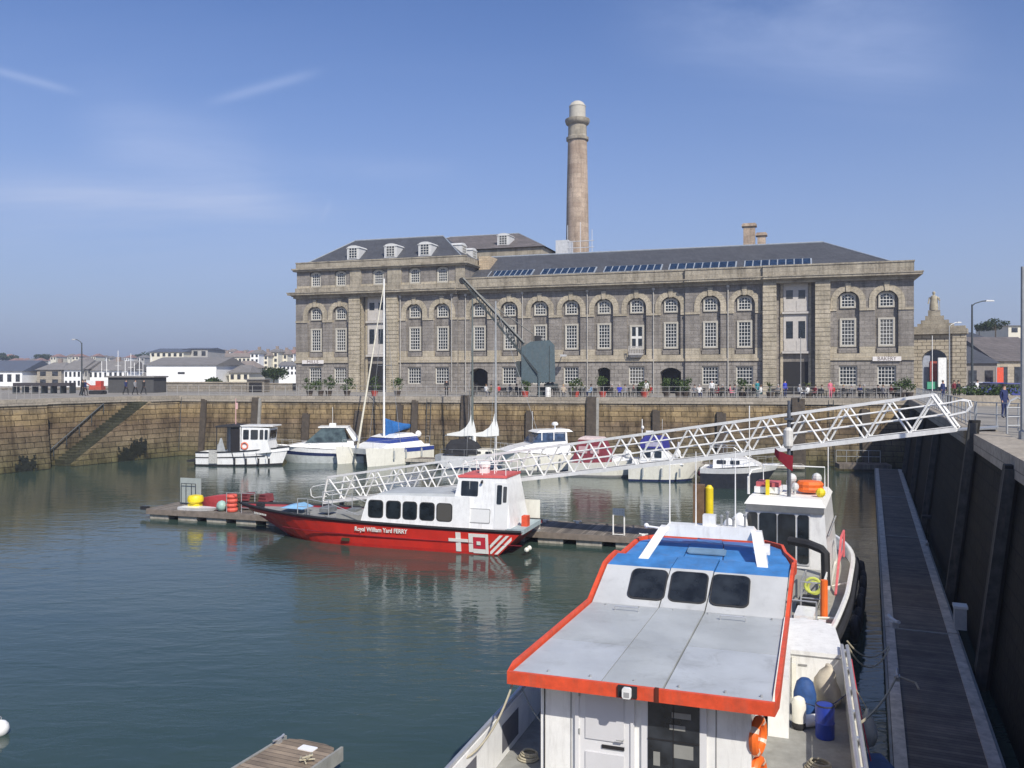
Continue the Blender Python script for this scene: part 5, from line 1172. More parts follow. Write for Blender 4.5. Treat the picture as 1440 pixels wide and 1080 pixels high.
for x in (1.1,2.5,3.9): mb=MB(); mb.box(x-.06,x+.06,-1.30,1.30,2.5,3.48); mb.build('window_pillar',GELW,ws)
mb=MB(); mb.prism_xz([(0.2,3.5),(4.5,3.47),(4.0,3.66),(0.6,3.72)],1.25,1.05); mb.build('hard_top',GELW,b)
mb=MB(); mb.tube((1.8,0,3.7),(1.8,0,4.0),0.08); mb.lathe([(0.1,4.0),(0.34,4.05),(0.36,4.2),(0.2,4.32),(0.02,4.34)],12,(1.8,0)); mb.build('radar_dome',GELW,b)
guard_rail(SP,b,0.6,7)
mb=MB(); mb.tube((4.1,-0.9,3.5),(4.1,-0.9,5.3),0.02,n=4); mb.build('aerial',WTRUSS,b)
for x in (2,4.4,6.4): mb=MB(); mb.tube((x,1.85,1.2),(x,1.86,0.5),0.11,n=8); mb.build('fender',GREYR,b)
# 6 maroon canopy boat
b=boat('day_boat','white motorboat enclosed by a maroon canopy, right of the radar domed yacht',902,671,1,-0.34,back=6.0); b.scale=(0.84,1,1)
mb=MB(); SP=hull(mb,7.2,2.7,1.15,1.6,tw=0.9,rake=1.1,mats=(0,0,0,1,1),deckm=0,flare=0.2); mb.build('hull',[GELC,mat('grey_boot_top',(0.2,0.2,0.2),0.5)],b)
mb=MB(); mb.prism_xz([(0.3,1.1),(4.4,1.2),(3.4,3.05),(1.0,3.1)],1.2,0.95); mb.build('canopy',MAROON,b)
mb=MB(); mb.prism_xz([(0.9,3.1),(3.5,3.06),(3.2,3.25),(1.2,3.3)],0.98,0.85); mb.build('canopy_top',mat('pale_pink_canvas',(0.62,0.50,0.47),0.8),b)
mb=MB(); mb.prism_xz([(4.4,1.25),(6.3,1.5),(5.3,1.75),(4.3,1.8)],0.9,0.7); mb.build('coachroof',GELW,b)
side_windows(b,[(1.5,0.9,0.6),(2.7,0.9,0.6)],1.10,-1,2.25,tilt=0.12,matl=mat('pink_clear_panel',(0.50,0.33,0.33),0.3)); guard_rail(SP,b,0.5,9)
mb=MB(); mb.ball((5.9,-0.5,1.9),0.42,10); mb.build('white_buoy_fender',GELW,b)
# 7 indigo bimini boat
b=boat('sports_cruiser','white sports cruiser with an indigo canvas top and short radar mast behind the gangway',985,676,1,-0.20,back=5.7); b.scale=(0.78,1,1)
mb=MB(); SP=hull(mb,7.6,2.9,1.25,1.65,tw=0.92,rake=1.2,mats=(0,0,0,1,1),deckm=0,flare=0.2); mb.build('hull',[GELC,NAVY],b)
mb=MB(); mb.prism_xz([(1.2,1.2),(5.6,1.35),(4.6,1.9),(3.6,2.6),(1.2,2.6)],1.2,1.0); cb_=mb.build('cabin',GELW,b); side_windows(cb_,[(1.9,0.75,0.55),(3.0,0.75,0.55)],1.06,-1,2.15,tilt=0.14)
mb=MB(); mb.prism_xz([(1.2,2.65),(4.2,2.65),(4.0,3.35),(3.4,3.55),(1.6,3.55),(1.2,3.2)],1.2,1.1); mb.build('canvas_top',BLUEN,b)
mb=MB(); mb.prism_xz([(1.7,2.8),(3.5,2.8),(3.4,3.15),(1.8,3.15)],1.215,1.2); mb.build('clear_panel',mat('clear_panel_lilac',(0.42,0.40,0.52),0.3),b)
mb=MB(); mb.tube((1.3,0.6,2.6),(1.3,0.6,4.9),0.05); mb.tube((3.4,0.6,3.4),(3.4,0.6,4.9),0.02,n=4); mb.box(1.7,2.5,.4,.8,3.75,3.95); mb.ball((1.35,0.6,4.2),0.16,8); mb.build('radar_mast',WTRUSS,b)
mb=MB(); mb.prism_xz([(0.3,1.2),(1.0,1.2),(1.0,1.75),(0.4,1.75)],0.9,0.9); mb.build('stern_seat',GELW,b); guard_rail(SP,b,0.55,0)
for x in (1.5,3.4,5.2): mb=MB(); mb.tube((x,-1.5,1.1),(x,-1.52,0.4),0.1,n=8); mb.build('fender',GREYR,b)
mb=MB(); mb.ball((5.0,-0.2,2.2),0.33,8); mb.tube((4.9,0,1.8),(5.1,0,3.1),0.14,0.1,n=8); mb.build('covered_winch',GELW,b)
# 8 dark hulled boat with white deck
b=boat('sloop','broad white decked boat with a dark navy hull and steel arch, nearest the far corner',1095,688,0.93,-0.36,back=5.6); b.scale=(0.77,1,1)
mb=MB(); SP=hull(mb,7.4,3.1,1.5,1.95,tw=0.9,rake=1.7,mats=(0,1,1,1,2),rows=(1,.74,.5,.2,0),deckm=0,flare=0.4); mb.build('hull',[GELW,mat('dull_dark_hull',(0.035,0.04,0.055),0.5,var=0.3,grime=0.3),GELG],b)
mb=MB(); mb.prism_xz([(1.2,1.5),(5.6,1.8),(4.4,2.25),(3.4,2.3),(1.2,2.3)],1.15,0.95); cb_=mb.build('cabin',GELW,b); side_windows(cb_,[(2.0,0.9,0.3),(3.3,0.9,0.3)],1.04,-1,1.98,tilt=0.2)
mb=MB()
for x in (0.9,2.2,3.2):
    mb.path([(x,-1.2,1.6),(x,-1.1,3.1),(x,1.1,3.1),(x,1.2,1.6)],0.025,n=5)
for y in (-1.1,1.1): mb.path([(0.9,y,3.1),(3.2,y,3.1),(4.6,y*.8,2.3)],0.025,n=5)
mb.build('steel_arch',ALU,b); guard_rail(SP,b,0.55,6)
rbx=PZ(1000,672,0); b=thing('rigid_inflatable','dark red and black inflatable tender tucked between the indigo topped cruiser and the navy hull','dinghy',rbx,R(-110))
mb=MB(); mb.path([(0,-0.7,0.45),(1.6,-0.7,0.5),(2.6,-0.4,0.6),(2.9,0,0.65),(2.6,0.4,0.6),(1.6,0.7,0.5),(0,0.7,0.45)],0.24,n=8); mb.build('tube',mat('dark_red_tube',(0.16,0.02,0.035),0.7),b); mb=MB(); mb.box(0.1,2.2,-.5,.5,.1,.35); mb.build('floor',BLACK,b); mb=MB(); mb.box(-.35,.1,-.2,.2,.2,1.1); mb.build('outboard_motor',BLACK,b)
# ------------------------------------------------------------ second workboat moored ahead (white, seen from astern)
ang2=R(90-24); b=thing('workboat','white workboat with black fender skirt and orange liferaft on its roof beside the walkway','boat',(7.15,24.6,0),ang2)
L2=14.6; mb=MB(); SP=hull(mb,L2,4.3,1.35,1.9,tw=0.88,rake=0.9,p=2.8,full=0.55,mats=(0,1,1,1,1),deckm=2,deckz=0.42,flare=0.12,n=24); mb.build('hull',[GELW,NAVY,BEIGED],b)
sheer_rail('gunwale_cap',SP,0.085,GELW,b,0.0,0.0)
mb=MB(); mb.path([(p.x,-(p.y+0.10),p.z*0.8) for p in SP],0.13,n=8); mb.path([(p.x,(p.y+0.10),p.z*0.8) for p in SP],0.13,n=8); mb.build('fender_skirt',BLACK,b)
for k in range(4,20,2):
    p=SP[k]; mb=MB(); q=SP[k+1]; tdir=Vector((q.x-p.x,-(q.y-p.y),0)).normalized(); mb.torus((p.x,-(p.y+0.36),p.z*0.55-.1*(k%4)/2),(tdir.y,-tdir.x,0),0.30,0.12,14,7); mb.build('tyre_fender',BLACK,b)
# wheelhouse
X0=6.3; hw2=1.42
mb=MB(); mb.prism_xz([(X0,0.9),(X0+4.6,1.1),(X0+4.4,2.5),(X0+3.9,3.95),(X0+0.0,3.9)],hw2+0.1,hw2-0.12); wh=mb.build('wheelhouse',GELW,b)
mb=MB(); mb.prism_xz([(X0-0.28,3.90),(X0+4.0,3.95),(X0+3.7,4.16),(X0-0.05,4.16)],hw2-0.04,hw2-0.2); rf=mb.build('wheelhouse_roof',mat('cream_roof_paint',(0.82,0.81,0.76),0.5,var=0.08,grime=0.25),b)
mb=MB(); mb.prism_xz([(X0-0.10,3.66),(X0-0.02,3.66),(X0-0.02,3.895),(X0-0.26,3.895)],hw2-0.1,hw2-0.1); mb.build('aft_brow',mat('grey_brow',(0.66,0.65,0.60),0.6),wh)
mb=MB(); mb.plate((X0-0.012,0.26,2.75),(0,-1,0),(0,0,1),2.22,1.9,0.05,0.02); bk=mb.build('aft_window_panel',mat('grey_window_frame',(0.62,0.63,0.64),0.5),wh)
for y,w_ in ((1.12,0.36),(0.58,0.6),(-0.06,0.6),(-0.62,0.38)): mb=MB(); mb.plate((X0-0.034,y,2.72),(0,-1,0),(0,0,1),w_,1.72,0.09,0.02); mb.build('aft_window',PANE,bk)
side_windows(wh,[(X0+0.9,0.7,0.7),(X0+2.0,0.8,0.7),(X0+3.1,0.7,0.7)],hw2-0.02,1,3.05,tilt=0.07)
mb=MB(); mb.path([(X0,-hw2-0.03,2.9),(X0+4.3,-hw2-0.03,2.95)],0.03,n=4); mb.build('side_moulding',mat('seam_grey',(0.3,0.3,0.3)),wh)
# roof gear
mb=MB(); mb.box(X0+0.6,X0+1.6,0.25,1.15,4.2,4.42); ls=mb.build('roof_locker',GELW,b); mb=MB(); mb.box(X0+0.7,X0+1.5,0.3,1.1,4.423,4.58); mb.build('red_cushion',mat('faded_red_cushion',(0.55,0.12,0.13),0.8),ls)
mb=MB(); mb.lathe([(0.05,0),(0.3,0.02),(0.36,0.12),(0.34,0.2),(0.36,0.3),(0.3,0.40),(0.05,0.43)],14); lr=mb.build('liferaft',ORANGEB,b,(X0+1.4,-0.72,4.22)); lr.scale=(1.3,1.35,1); 
mb=MB(); mb.path([(X0+0.1,1.3,4.2),(X0+0.1,1.3,4.8),(X0+0.3,1.2,5.05),(X0+0.6,0.9,5.1)],0.03); mb.path([(X0+3.4,1.2,4.2),(X0+3.4,1.2,4.95),(X0+3.4,-1.1,4.95),(X0+3.4,-1.1,4.2)],0.025); mb.path([(X0+1.6,0.9,5.0),(X0+3.4,1.2,4.95)],0.02); mb.build('roof_rail',WTRUSS,b)
mb=MB(); mb.tube((X0+0.3,-0.1,4.1),(X0+0.3,-0.1,7.25),0.065,n=8); mb.tube((X0+0.3,-0.1,7.25),(X0+0.3,-0.1,7.6),0.05,n=6); mb.box(X0+0.2,X0+0.4,-0.25,0.05,6.9,6.98); ms=mb.build('mast',mat('dark_mast_steel',(0.09,0.10,0.12),0.5),b)
mb=MB(); mb.tube((X0+0.1,-0.1,6.0),(X0+0.1,-0.1,6.55),0.17,n=12); mb.tube((X0+0.1,-0.1,6.55),(X0+0.1,-0.1,6.65),0.17,0.08,n=12); mb.tube((X0+0.1,-0.1,5.9),(X0+0.1,-0.1,6.0),0.1,0.17,n=12); mb.build('radar_reflector',mat('pale_reflector',(0.62,0.60,0.55),0.5),ms)
mb=MB(); 
pts=[(X0+0.25,0.38,5.75),(X0+0.1,0.22,5.60),(X0+.05,0.08,5.52),(X0+0.0,-0.08,5.40),(X0-0.05,-0.28,5.32)]
mb.loft([[Vector(p)+Vector((0,0,0.14+0.05*i%2)),Vector(p)+Vector((0.03,0.02,-0.10-.03*i))] for i,p in enumerate(pts)],0,False,False); mb.build('red_ensign',mat('red_flag',(0.35,0.02,0.035),0.8,bump=0.5),ms)
for i,(x,y,z,r_) in enumerate(((0.9,-0.25,4.45,0.14),(1.3,-0.1,4.7,0.17),(1.7,0.0,4.5,0.15),(2.2,-0.9,4.65,0.18))): mb=MB(); mb.ball((X0+x,y,z),r_,8,0,1.1); mb.tube((X0+x,y,4.15),(X0+x,y,z-r_*.8),0.04); mb.build('searchlight',mat('pale_lamp_housing',(0.6,0.6,0.58),0.4),b)
for x,y,h in ((0.1,1.25,7.4),(1.4,-1.35,5.9)): mb=MB(); mb.tube((X0+x,y,4.2),(X0+x,y,h),0.018,n=5); mb.build('whip_aerial',WTRUSS,b)
mb=MB(); mb.box(X0+0.4,X0+0.55,0.6,0.72,4.16,4.7); mb.build('yellow_beacon',YELLOW,b); mb=MB(); mb.ball((X0+0.6,-1.15,4.32),0.17,8); mb.build('yellow_float',YELLOW,b)
# port side white bags
for k,(x,y,z,r_) in enumerate(((5.6,1.75,2.35,0.36),(5.8,1.5,3.15,0.3),(5.7,1.85,3.0,0.26))):
    mb=MB(); mb.ball((x,y,z),r_,10,0,1.5); mb.build('white_fender_bag',GELW,b,smooth=True)
# aft deck clutter
AR=ALU
for x,y in ((0.5,-0.8),(0.5,-1.5),(2.9,-0.85),(2.9,-1.45),(4.6,-0.85)): mb=MB(); mb.tube((x,y,0.95),(x,y,2.0),0.028); mb.build('rail_post',AR,b)
mb=MB()
for z in (1.5,2.0): mb.path([(2.9,-1.45,z),(2.9,-0.85,z),(4.6,-0.85,z)],0.025)
mb.build('aft_rail',AR,b)
mb=MB(); mb.path([(0.5,-0.8,2.0),(0.5,-1.5,2.0)],0.025); mb.build('stern_rail',AR,b)
mb=MB(); mb.path([(5.7,-0.2,2.75),(5.45,-0.9,2.72),(5.25,-1.3,2.62),(5.2,-1.42,2.5),(5.1,-1.45,1.45)],0.15,n=8); mb.build('crane_boom',BLACK,b,smooth=True)
mb=MB(); mb.box(1.3,2.5,-1.35,-0.8,0.93,1.35); mb.build('white_locker',GELW,b)
mb=MB(); mb.tube((2.75,-1.55,1.0),(2.75,-1.55,2.15),0.11,n=10); mb.build('orange_float',ORANGEB,b)
mb=MB(); mb.torus((3.6,-1.15,1.75),(1,0.2,0),0.24,0.045,14,6); mb.build('hose_coil',mat('yellow_green_hose',(0.55,0.6,0.12),0.6),b)
mb=MB(); mb.torus((3.62,-1.2,1.68),(1,0.1,0),0.20,0.045,14,6); mb.build('hose_coil',mat('yellow_green_hose',(0.55,0.6,0.12)),b)
mb=MB(); mb.box(3.0,4.4,-1.3,-0.7,0.95,1.25); mb.build('dark_machinery',BLACK,b)
mb=MB(); mb.box(4.9,6.0,-1.25,-0.2,0.95,1.75); mb.build('grey_casing',mat('grey_casing_paint',(0.36,0.36,0.33),0.6,var=0.1),b)
mb=MB(); mb.box(0.7,1.0,-1.0,-0.7,0.93,1.3); mb.build('bait_box',ORANGE,b)
mb=MB()
for k in range(8): mb.box(3.6+k*0.2,3.64+k*.2,-1.50,-1.46,1.0,1.9)
mb.path([(3.6,-1.48,1.9),(5.1,-1.48,1.9)],0.025); mb.path([(3.6,-1.48,1.45),(5.1,-1.48,1.45)],0.02); mb.build('white_grille',WTRUSS,b)
mb=MB(); mb.path([(5.6,-1.72,1.05),(7.5,-1.72,1.75),(8.6,-1.75,2.5),(9.4,-1.8,2.6),(9.4,-1.8,1.6)],0.045); mb.path([(7.5,-1.72,1.75),(9.0,-1.78,1.9)],0.035); mb.build('red_side_rail',mat('faded_red_paint',(0.62,0.13,0.14),0.5),b)
mb=MB(); mb.path([(SP[10].x,-1.55,SP[10].z-.40),(SP[10].x,-SP[10].y,SP[10].z-.2)],0.03); mb.path([(2.5,-1.25,1.02),(6.0,-1.3,1.2),(9.5,-1.5,1.35)],0.04); mb.path([(2.5,-1.25,1.02),(2.4,-2.0,1.1)],0.04); mb.build('deck_pipes',GELC,b)
mb=MB(); mb.box(-0.15,0.15,-1.9,-1.3,1.1,1.4); mb.box(0.3,0.6,-1.75,-1.55,0.95,1.5); mb.box(0.3,0.6,-1.25,-1.05,0.95,1.5); mb.tube((0.45,-1.9,1.4),(0.45,-0.9,1.4),0.05); mb.build('mooring_bitts',GELW,b)
# ------------------------------------------------------------ foreground landing workboat (local x = starboard, y = forward)
fbm=thing('workboat','grey roofed workboat with orange trim and blue forward roof in the foreground','boat',(-0.07,15.83,0),R(-19))
ZR=3.0
out=[(0,0),(.28,5.2),(.4,6.3),(.6,7.5),(.85,8.9),(1.25,9.6),(4.15,9.6),(4.6,9.0),(4.7,8.3),(4.95,7.7),(4.88,6.3),(4.8,5.2),(4.73,0.0)]
def zroof(y):
    P=((0,3.0),(5.2,3.02),(6.35,3.72),(7.05,3.86),(7.45,3.72),(8.7,3.90),(9.7,3.86))
    for (a,za),(b_,zb_) in zip(P,P[1:]):
        if a<=y<=b_: return za+(zb_-za)*(y-a)/(b_-a)
    return P[-1][1]
def xl(y): 
    pl=[(0,0),(5.2,.28),(6.3,.4),(7.5,.6),(8.9,.85),(9.6,1.25)]
    for (a,xa),(b_,xb) in zip(pl,pl[1:]):
        if a<=y<=b_: return xa+(xb-xa)*(y-a)/(b_-a)
    return pl[-1][1]
def xr(y):
    pl=[(0,4.73),(5.2,4.8),(6.3,4.88),(7.7,4.95),(8.3,4.7),(9.0,4.6),(9.6,4.15)]
    for (a,xa),(b_,xb) in zip(pl,pl[1:]):
        if a<=y<=b_: return xa+(xb-xa)*(y-a)/(b_-a)
    return pl[-1][1]
def roofstrip(name,f0,f1,ys,dz,matl,par):
    mb=MB(); rows=[]
    for y in ys:
        a=xl(y)+(xr(y)-xl(y))*f0; b_=xl(y)+(xr(y)-xl(y))*f1; z=zroof(y)+dz; rows.append([(a,y,z),(b_,y,z),(b_,y,z-0.07),(a,y,z-0.07)])
    mb.loft(rows,0,True); return mb.build(name,matl,par)
seams=(0.012,0.365,0.372,0.60,0.606,0.988)
ysA=[0.05,2.5,5.2]; ysP=[5.203,6.33]; ysB=[6.333,7.05,7.45,8.7,9.58]
for k in range(3):
    f0,f1=seams[2*k],seams[2*k+1]; dz=(0,0.02,-0.004)[k]
    if k==1:
        roofstrip('aft_roof_panel',f0,f1,ysA,dz,GREYR,fbm)
    else:
        ymid=2.6 if k==2 else 2.2
        roofstrip('aft_roof_panel',f0,f1,[0.05,ymid],dz,ROOFB,fbm); roofstrip('aft_roof_panel',f0,f1,[ymid+0.012,5.2],dz,GREYR,fbm)
    pw=roofstrip('sloping_panel',f0,f1,ysP,dz+0.004,ROOFC,fbm)
    roofstrip('blue_roof_panel',f0,f1,ysB,dz,BLUER,fbm)
# windows in the slope
slv=Vector((0,1.13,0.70)).normalized()
for fx in (0.275,0.492,0.708):
    y=5.80; x=xl(y)+(xr(y)-xl(y))*fx; z=zroof(y)+0.028
    mb=MB(); mb.plate((x,y,z),(1,0,0),slv,0.90,1.02,0.17,0.015,seg=4); fo=mb.build('window_seal',mat('black_window_rubber',(0.03,0.03,0.03)),fbm)
    mb=MB(); mb.plate((x,y,z+0.012),(1,0,0),slv,0.83,0.95,0.14,0.012,seg=4); mb.build('pane',glass('roof_window_glass',(0.016,0.019,0.022),0.04),fo)
# trim round the roof: orange fascia, 0.2 deep
mb=MB(); n=len(out)
def dens(o):
    r_=[]
    for i in range(len(o)):
        a,b_=o[i],o[(i+1)%len(o)]; k=max(1,int(max(abs(a[1]-b_[1]))/0.6)) if False else max(1,int(abs(a[1]-b_[1])/0.35))
        for q in range(k): r_.append((a[0]+(b_[0]-a[0])*q/k,a[1]+(b_[1]-a[1])*q/k))
    return r_
od=dens(out); cx=2.5; rings=[]
for i,(x,y) in enumerate(od):
    a=Vector(od[i-1]); c=Vector(od[(i+1)%len(od)]); tdir=(c-a).normalized(); nn=Vector((-tdir.y,tdir.x)); 
    if nn.dot(Vector((x-cx,y-4.5)))<0: nn=-nn
    z=zroof(min(max(y,0),9.6)); w_=0.06; hi=0.05 if (y<0.2) else 0.10; lo=0.20
    rings.append([(x-nn.x*0.015,y-nn.y*0.015,z+hi-0.02),(x+nn.x*w_,y+nn.y*w_,z+hi-0.02),(x+nn.x*w_,y+nn.y*w_,z-lo),(x-nn.x*0.015,y-nn.y*0.015,z-lo)])
rings.append(rings[0]); mb.loft(rings); mb.build('orange_fascia',ORANGE,fbm)
mb=MB(); mb.box(2.73,2.80,-0.085,-0.05,2.80,3.06); mb.build('fascia_joint',mat('dark_joint',(0.10,0.02,0.01)),fbm)
# cabin below
CB0,CB1=0.48,4.32
mb=MB(); mb.hexa([(CB0,0.5,0.85),(CB1,0.5,0.85),(CB1+0.1,9.0,0.85),(CB0+.35,9.0,0.85)],[(CB0,0.5,2.9),(CB1,0.5,2.9),(CB1+0.1,9.0,2.9),(CB0+.35,9.0,2.9)]); cab=mb.build('cabin',GELW,fbm)
mb=MB(); mb.hexa([(CB0+.2,6.0,2.903),(CB1+.1,6.0,2.903),(CB1-.2,9.2,2.903),(CB0+.7,9.2,2.903)],[(CB0+.2,6.1,3.45),(CB1+.1,6.1,3.45),(CB1-.2,9.2,3.6),(CB0+.7,9.2,3.6)]); mb.build('upper_cabin',GELW,fbm)
# rear wall details (facing the camera): plates at y=0.5, normal -y
def rp(par,name,xc,zc,w_,h_,m,t=0.02,r=0.0,y=0.498): mb=MB(); mb.plate((xc,y,zc),(1,0,0),(0,0,1),w_,h_,r,t); return mb.build(name,m,par)
SEAM=mat('seam_grey',(0.3,0.3,0.3)); UP=mat('upvc_white',(0.74,0.74,0.75),0.3,var=0.03)
dr=rp(cab,'door',1.72,1.83,0.98,1.9,UP,0.04)
rp(dr,'door_panel',1.72,2.22,0.72,0.86,mat('door_inner_panel',(0.66,0.66,0.68),0.4,var=0.04),0.02,y=0.455); rp(dr,'door_panel',1.72,1.2,0.72,0.7,mat('door_inner_panel',(0.66,0.66,0.68)),0.02,y=0.455)
rp(dr,'door_vent',1.88,1.68,0.42,0.06,DARK,0.02,y=0.452)
for x in (1.2,2.24): rp(cab,'door_post',x,1.85,0.07,1.98,UP,0.07)
wn=rp(cab,'window_frame',2.98,1.95,1.16,1.75,UP,0.05)
pn2=rp(wn,'window_pane',2.98,2.02,0.92,1.46,glass('cabin_glass',(0.02,0.023,0.028),0.04),0.012,y=0.447)
rp(wn,'window_mullion',2.98,2.02,0.014,1.46,DARK,0.008,y=0.433); rp(wn,'window_mullion',2.98,1.95,0.92,0.02,DARK,0.008,y=0.433)
for x,z,w_,h_,m in ((3.12,2.42,0.34,0.10,'a'),(3.05,2.2,0.28,0.09,'a'),(3.15,1.78,0.36,0.24,'a'),(2.68,1.6,0.12,0.25,'a')):
    o=rp(wn,'paper_notice',x,z,w_,h_,mat('paper_notice',(0.28,0.28,0.26),0.6,var=0.08),0.004,y=0.4345); o.rotation_euler=(0,0,0)
rp(cab,'window_sill',2.98,1.06,1.2,0.07,UP,0.09)
for x in (0.62,3.72): rp(cab,'corner_seam',x+0.45 if x<1 else x,1.9,0.02,2.0,SEAM,0.006)
mb=MB()
for px_ in (0.9,4.02):
    mb.torus((px_,0.485,2.72),(0,1,0),0.055,0.009,14,5); mb.box(px_-.004,px_+.004,0.482,0.49,2.68,2.76); mb.box(px_-.03,px_+.03,0.482,0.492,2.715,2.725)
mb.build('no_smoking_mark',mat('mark_dark_red',(0.12,0.03,0.03)),cab)
mb=MB()
for i in range(7): mb.box(1.52+i*.045,1.552+i*.045,0.488,0.495,2.70,2.74)
mb.build('small_label_print',mat('label_print_grey',(0.1,0.1,0.1)),cab)
mb=MB(); mb.box(2.08,2.42,-0.10,-0.05,2.83,3.03); fl=mb.build('lamp_bracket',BLACK,fbm)
mb=MB(); mb.plate((2.25,-0.105,2.93),(1,0,0),(0,0,1),0.16,0.19,0.04,0.07); mb.build('floodlight',GELW,fl); mb=MB(); mb.box(2.20,2.30,-0.178,-0.174,2.86,2.95); mb.build('floodlight_glass',mat('lamp_lens_grey',(0.35,0.35,0.35),0.3),fl)
# arch
mb=MB()
def leg(p,q,w_=0.26,d_=0.16):
    p=Vector(p);q=Vector(q); mb.hexa([p+Vector((-w_/2,-d_,0)),p+Vector((w_/2,-d_,0)),p+Vector((w_/2,d_,0)),p+Vector((-w_/2,d_,0))],[q+Vector((-w_/2,-d_,0)),q+Vector((w_/2,-d_,0)),q+Vector((w_/2,d_,0)),q+Vector((-w_/2,d_,0))])
leg((1.28,6.95,3.80),(1.62,8.3,4.42)); leg((4.22,6.95,3.80),(4.0,8.3,4.42))
mb.hexa([(1.45,8.15,4.18),(4.17,8.15,4.18),(4.17,8.55,4.18),(1.45,8.55,4.18)],[(1.7,8.15,4.50),(3.92,8.15,4.50),(3.92,8.55,4.50),(1.7,8.55,4.50)])
mb.build('radar_arch',GELW,fbm)
for x,h in ((1.72,6.3),(2.42,6.45),(3.45,6.5)): 
    mb=MB(); mb.tube((x,8.4,4.5),(x,8.4,h),0.02,0.012,n=6); mb.build('whip_aerial',WTRUSS,fbm)
mb=MB(); mb.box(2.62,2.95,8.2,8.5,4.503,4.78); mb.build('arch_box',GELW,fbm); mb=MB(); mb.box(4.15,4.36,7.6,7.8,3.95,4.2); mb.build('side_light_box',GELW,fbm); mb=MB(); mb.tube((1.5,8.3,4.35),(1.15,8.3,4.38),0.03); mb.ball((1.1,8.3,4.4),0.07,8); mb.build('horn',GELW,fbm)
for x,h in ((3.1,4.75),(3.25,4.85),(3.4,4.7),(3.7,4.8)): mb=MB(); mb.tube((x,8.35,4.5),(x,8.35,h),0.03); mb.ball((x,8.35,h),0.05,6); mb.build('navigation_lamp',mat('nav_lamp_grey',(0.25,0.26,0.27),0.5),fbm)
mb=MB(); mb.plate((2.75,8.0,zroof(8.0)+0.045),(1,0,0),(0,1,0.145),1.0,0.42,0.08,0.03); mb.build('roof_hatch',mat('hatch_blue_grey',(0.16,0.26,0.36),0.3),fbm)
# hull and decks
mb=MB(); D0=0.85; yS=-5.0; yF=9.55
outl=[(-0.62,yS),(6.2,yS),(6.2,7.2),(6.05,9.0),(5.7,yF),(0.5,yF),(-0.35,8.0),(-0.62,6.0)]
outb=[(-0.45,yS),(6.05,yS),(6.05,7.0),(5.9,8.6),(5.5,9.2),(0.7,9.2),(-0.2,7.6),(-0.45,6.0)]
mb.hexa([(x,y,-0.5) for x,y in outb],[(x,y,D0) for x,y in outl]); hl=mb.build('hull',[GELW],fbm)
mb=MB(); mb.box(-0.5,6.08,yS+.05,9.3,D0+.003,D0+0.02); mb.build('deck',GREYD,fbm)
def bulwark(pts,z0,z1,th,name,m):
    mb=MB()
    for (a,b_) in zip(pts,pts[1:]):
        a=Vector((a[0],a[1],0)); b_=Vector((b_[0],b_[1],0)); d=(b_-a).normalized(); nn=Vector((-d.y,d.x,0))*th
        mb.hexa([a+Vector((0,0,z0)),b_+Vector((0,0,z0)),b_+nn+Vector((0,0,z0)),a+nn+Vector((0,0,z0))],[a+Vector((0,0,z1)),b_+Vector((0,0,z1)),b_+nn+Vector((0,0,z1)),a+nn+Vector((0,0,z1))])
    return mb.build(name,m,fbm)
bulwark([(-0.6,6.0),(-0.6,yS)],D0+.003,1.78,0.12,'port_bulwark',GELW)
mb=MB(); mb.path([(-0.54,6.0,1.82),(-0.54,yS,1.82)],0.05); mb.build('port_rail',ALU,fbm)
for y in (1.5,-0.9): mb=MB(); mb.box(-0.478,-0.472,y-0.5,y+0.5,1.0,1.55); mb.build('freeing_port',mat('freeing_port_grey',(0.12,0.12,0.14)),fbm)
bulwark([(6.2,yS),(6.2,7.0)],D0+.003,1.75,0.12,'starboard_bulwark',GELC)
mb=MB(); mb.path([(6.17,yS,1.93),(6.17,7.3,1.93)],0.045,n=8); mb.path([(6.05,yS,1.93),(6.05,7.3,1.93)],0.045,n=8)
mb.build('starboard_rail',ALU,fbm)
for k in range(9):
    y=-3.5+k*1.3; mb=MB(); mb.tube((6.11,y,1.7),(6.11,y,1.93),0.03); mb.box(6.04,6.18,y-.06,y+.06,1.90,1.95); mb.build('rail_stanchion',ALU,fbm)
# raised foredeck at starboard with white top
mb=MB(); mb.hexa([(4.5,6.8,D0+.02),(6.08,6.8,D0+.02),(5.9,8.9,D0+.02),(5.5,9.5,D0+.02),(0.5,9.5,D0+.02),(-.3,8.0,D0+.02),(-.5,6.8,D0+.02)],[(4.5,6.8,1.85),(6.08,6.8,1.85),(5.95,9.0,1.88),(5.6,9.5,1.9),(0.5,9.5,1.9),(-.33,8.0,1.85),(-.5,6.8,1.85)]); fd_=mb.build('foredeck',GELW,fbm)
mb=MB(); mb.box(4.7,6.0,6.78,6.797,1.74,1.76); mb.box(5.05,5.25,6.78,6.797,1.5,1.54); mb.build('deck_seam',SEAM,fd_)
mb=MB(); mb.box(4.46,4.88,3.9,6.3,D0+.02,2.1); mb.build('side_locker',GELW,fbm)
mb=MB(); mb.box(4.9,5.0,6.3,6.79,D0+.02,1.7); mb.build('deck_locker',GELC,fbm)
# lifebuoys hung on the cabin side
for k,(y,z) in enumerate(((0.75,2.12),(0.72,1.42))):
    mb=MB(); mb.torus((CB1+0.10,y,z),(1,-0.25,0),0.27,0.085,20,8,0,1); mb.build('lifebuoy',[ORANGEB,mat('reflective_tape',(0.75,0.62,0.5),0.4)],fbm,smooth=True)
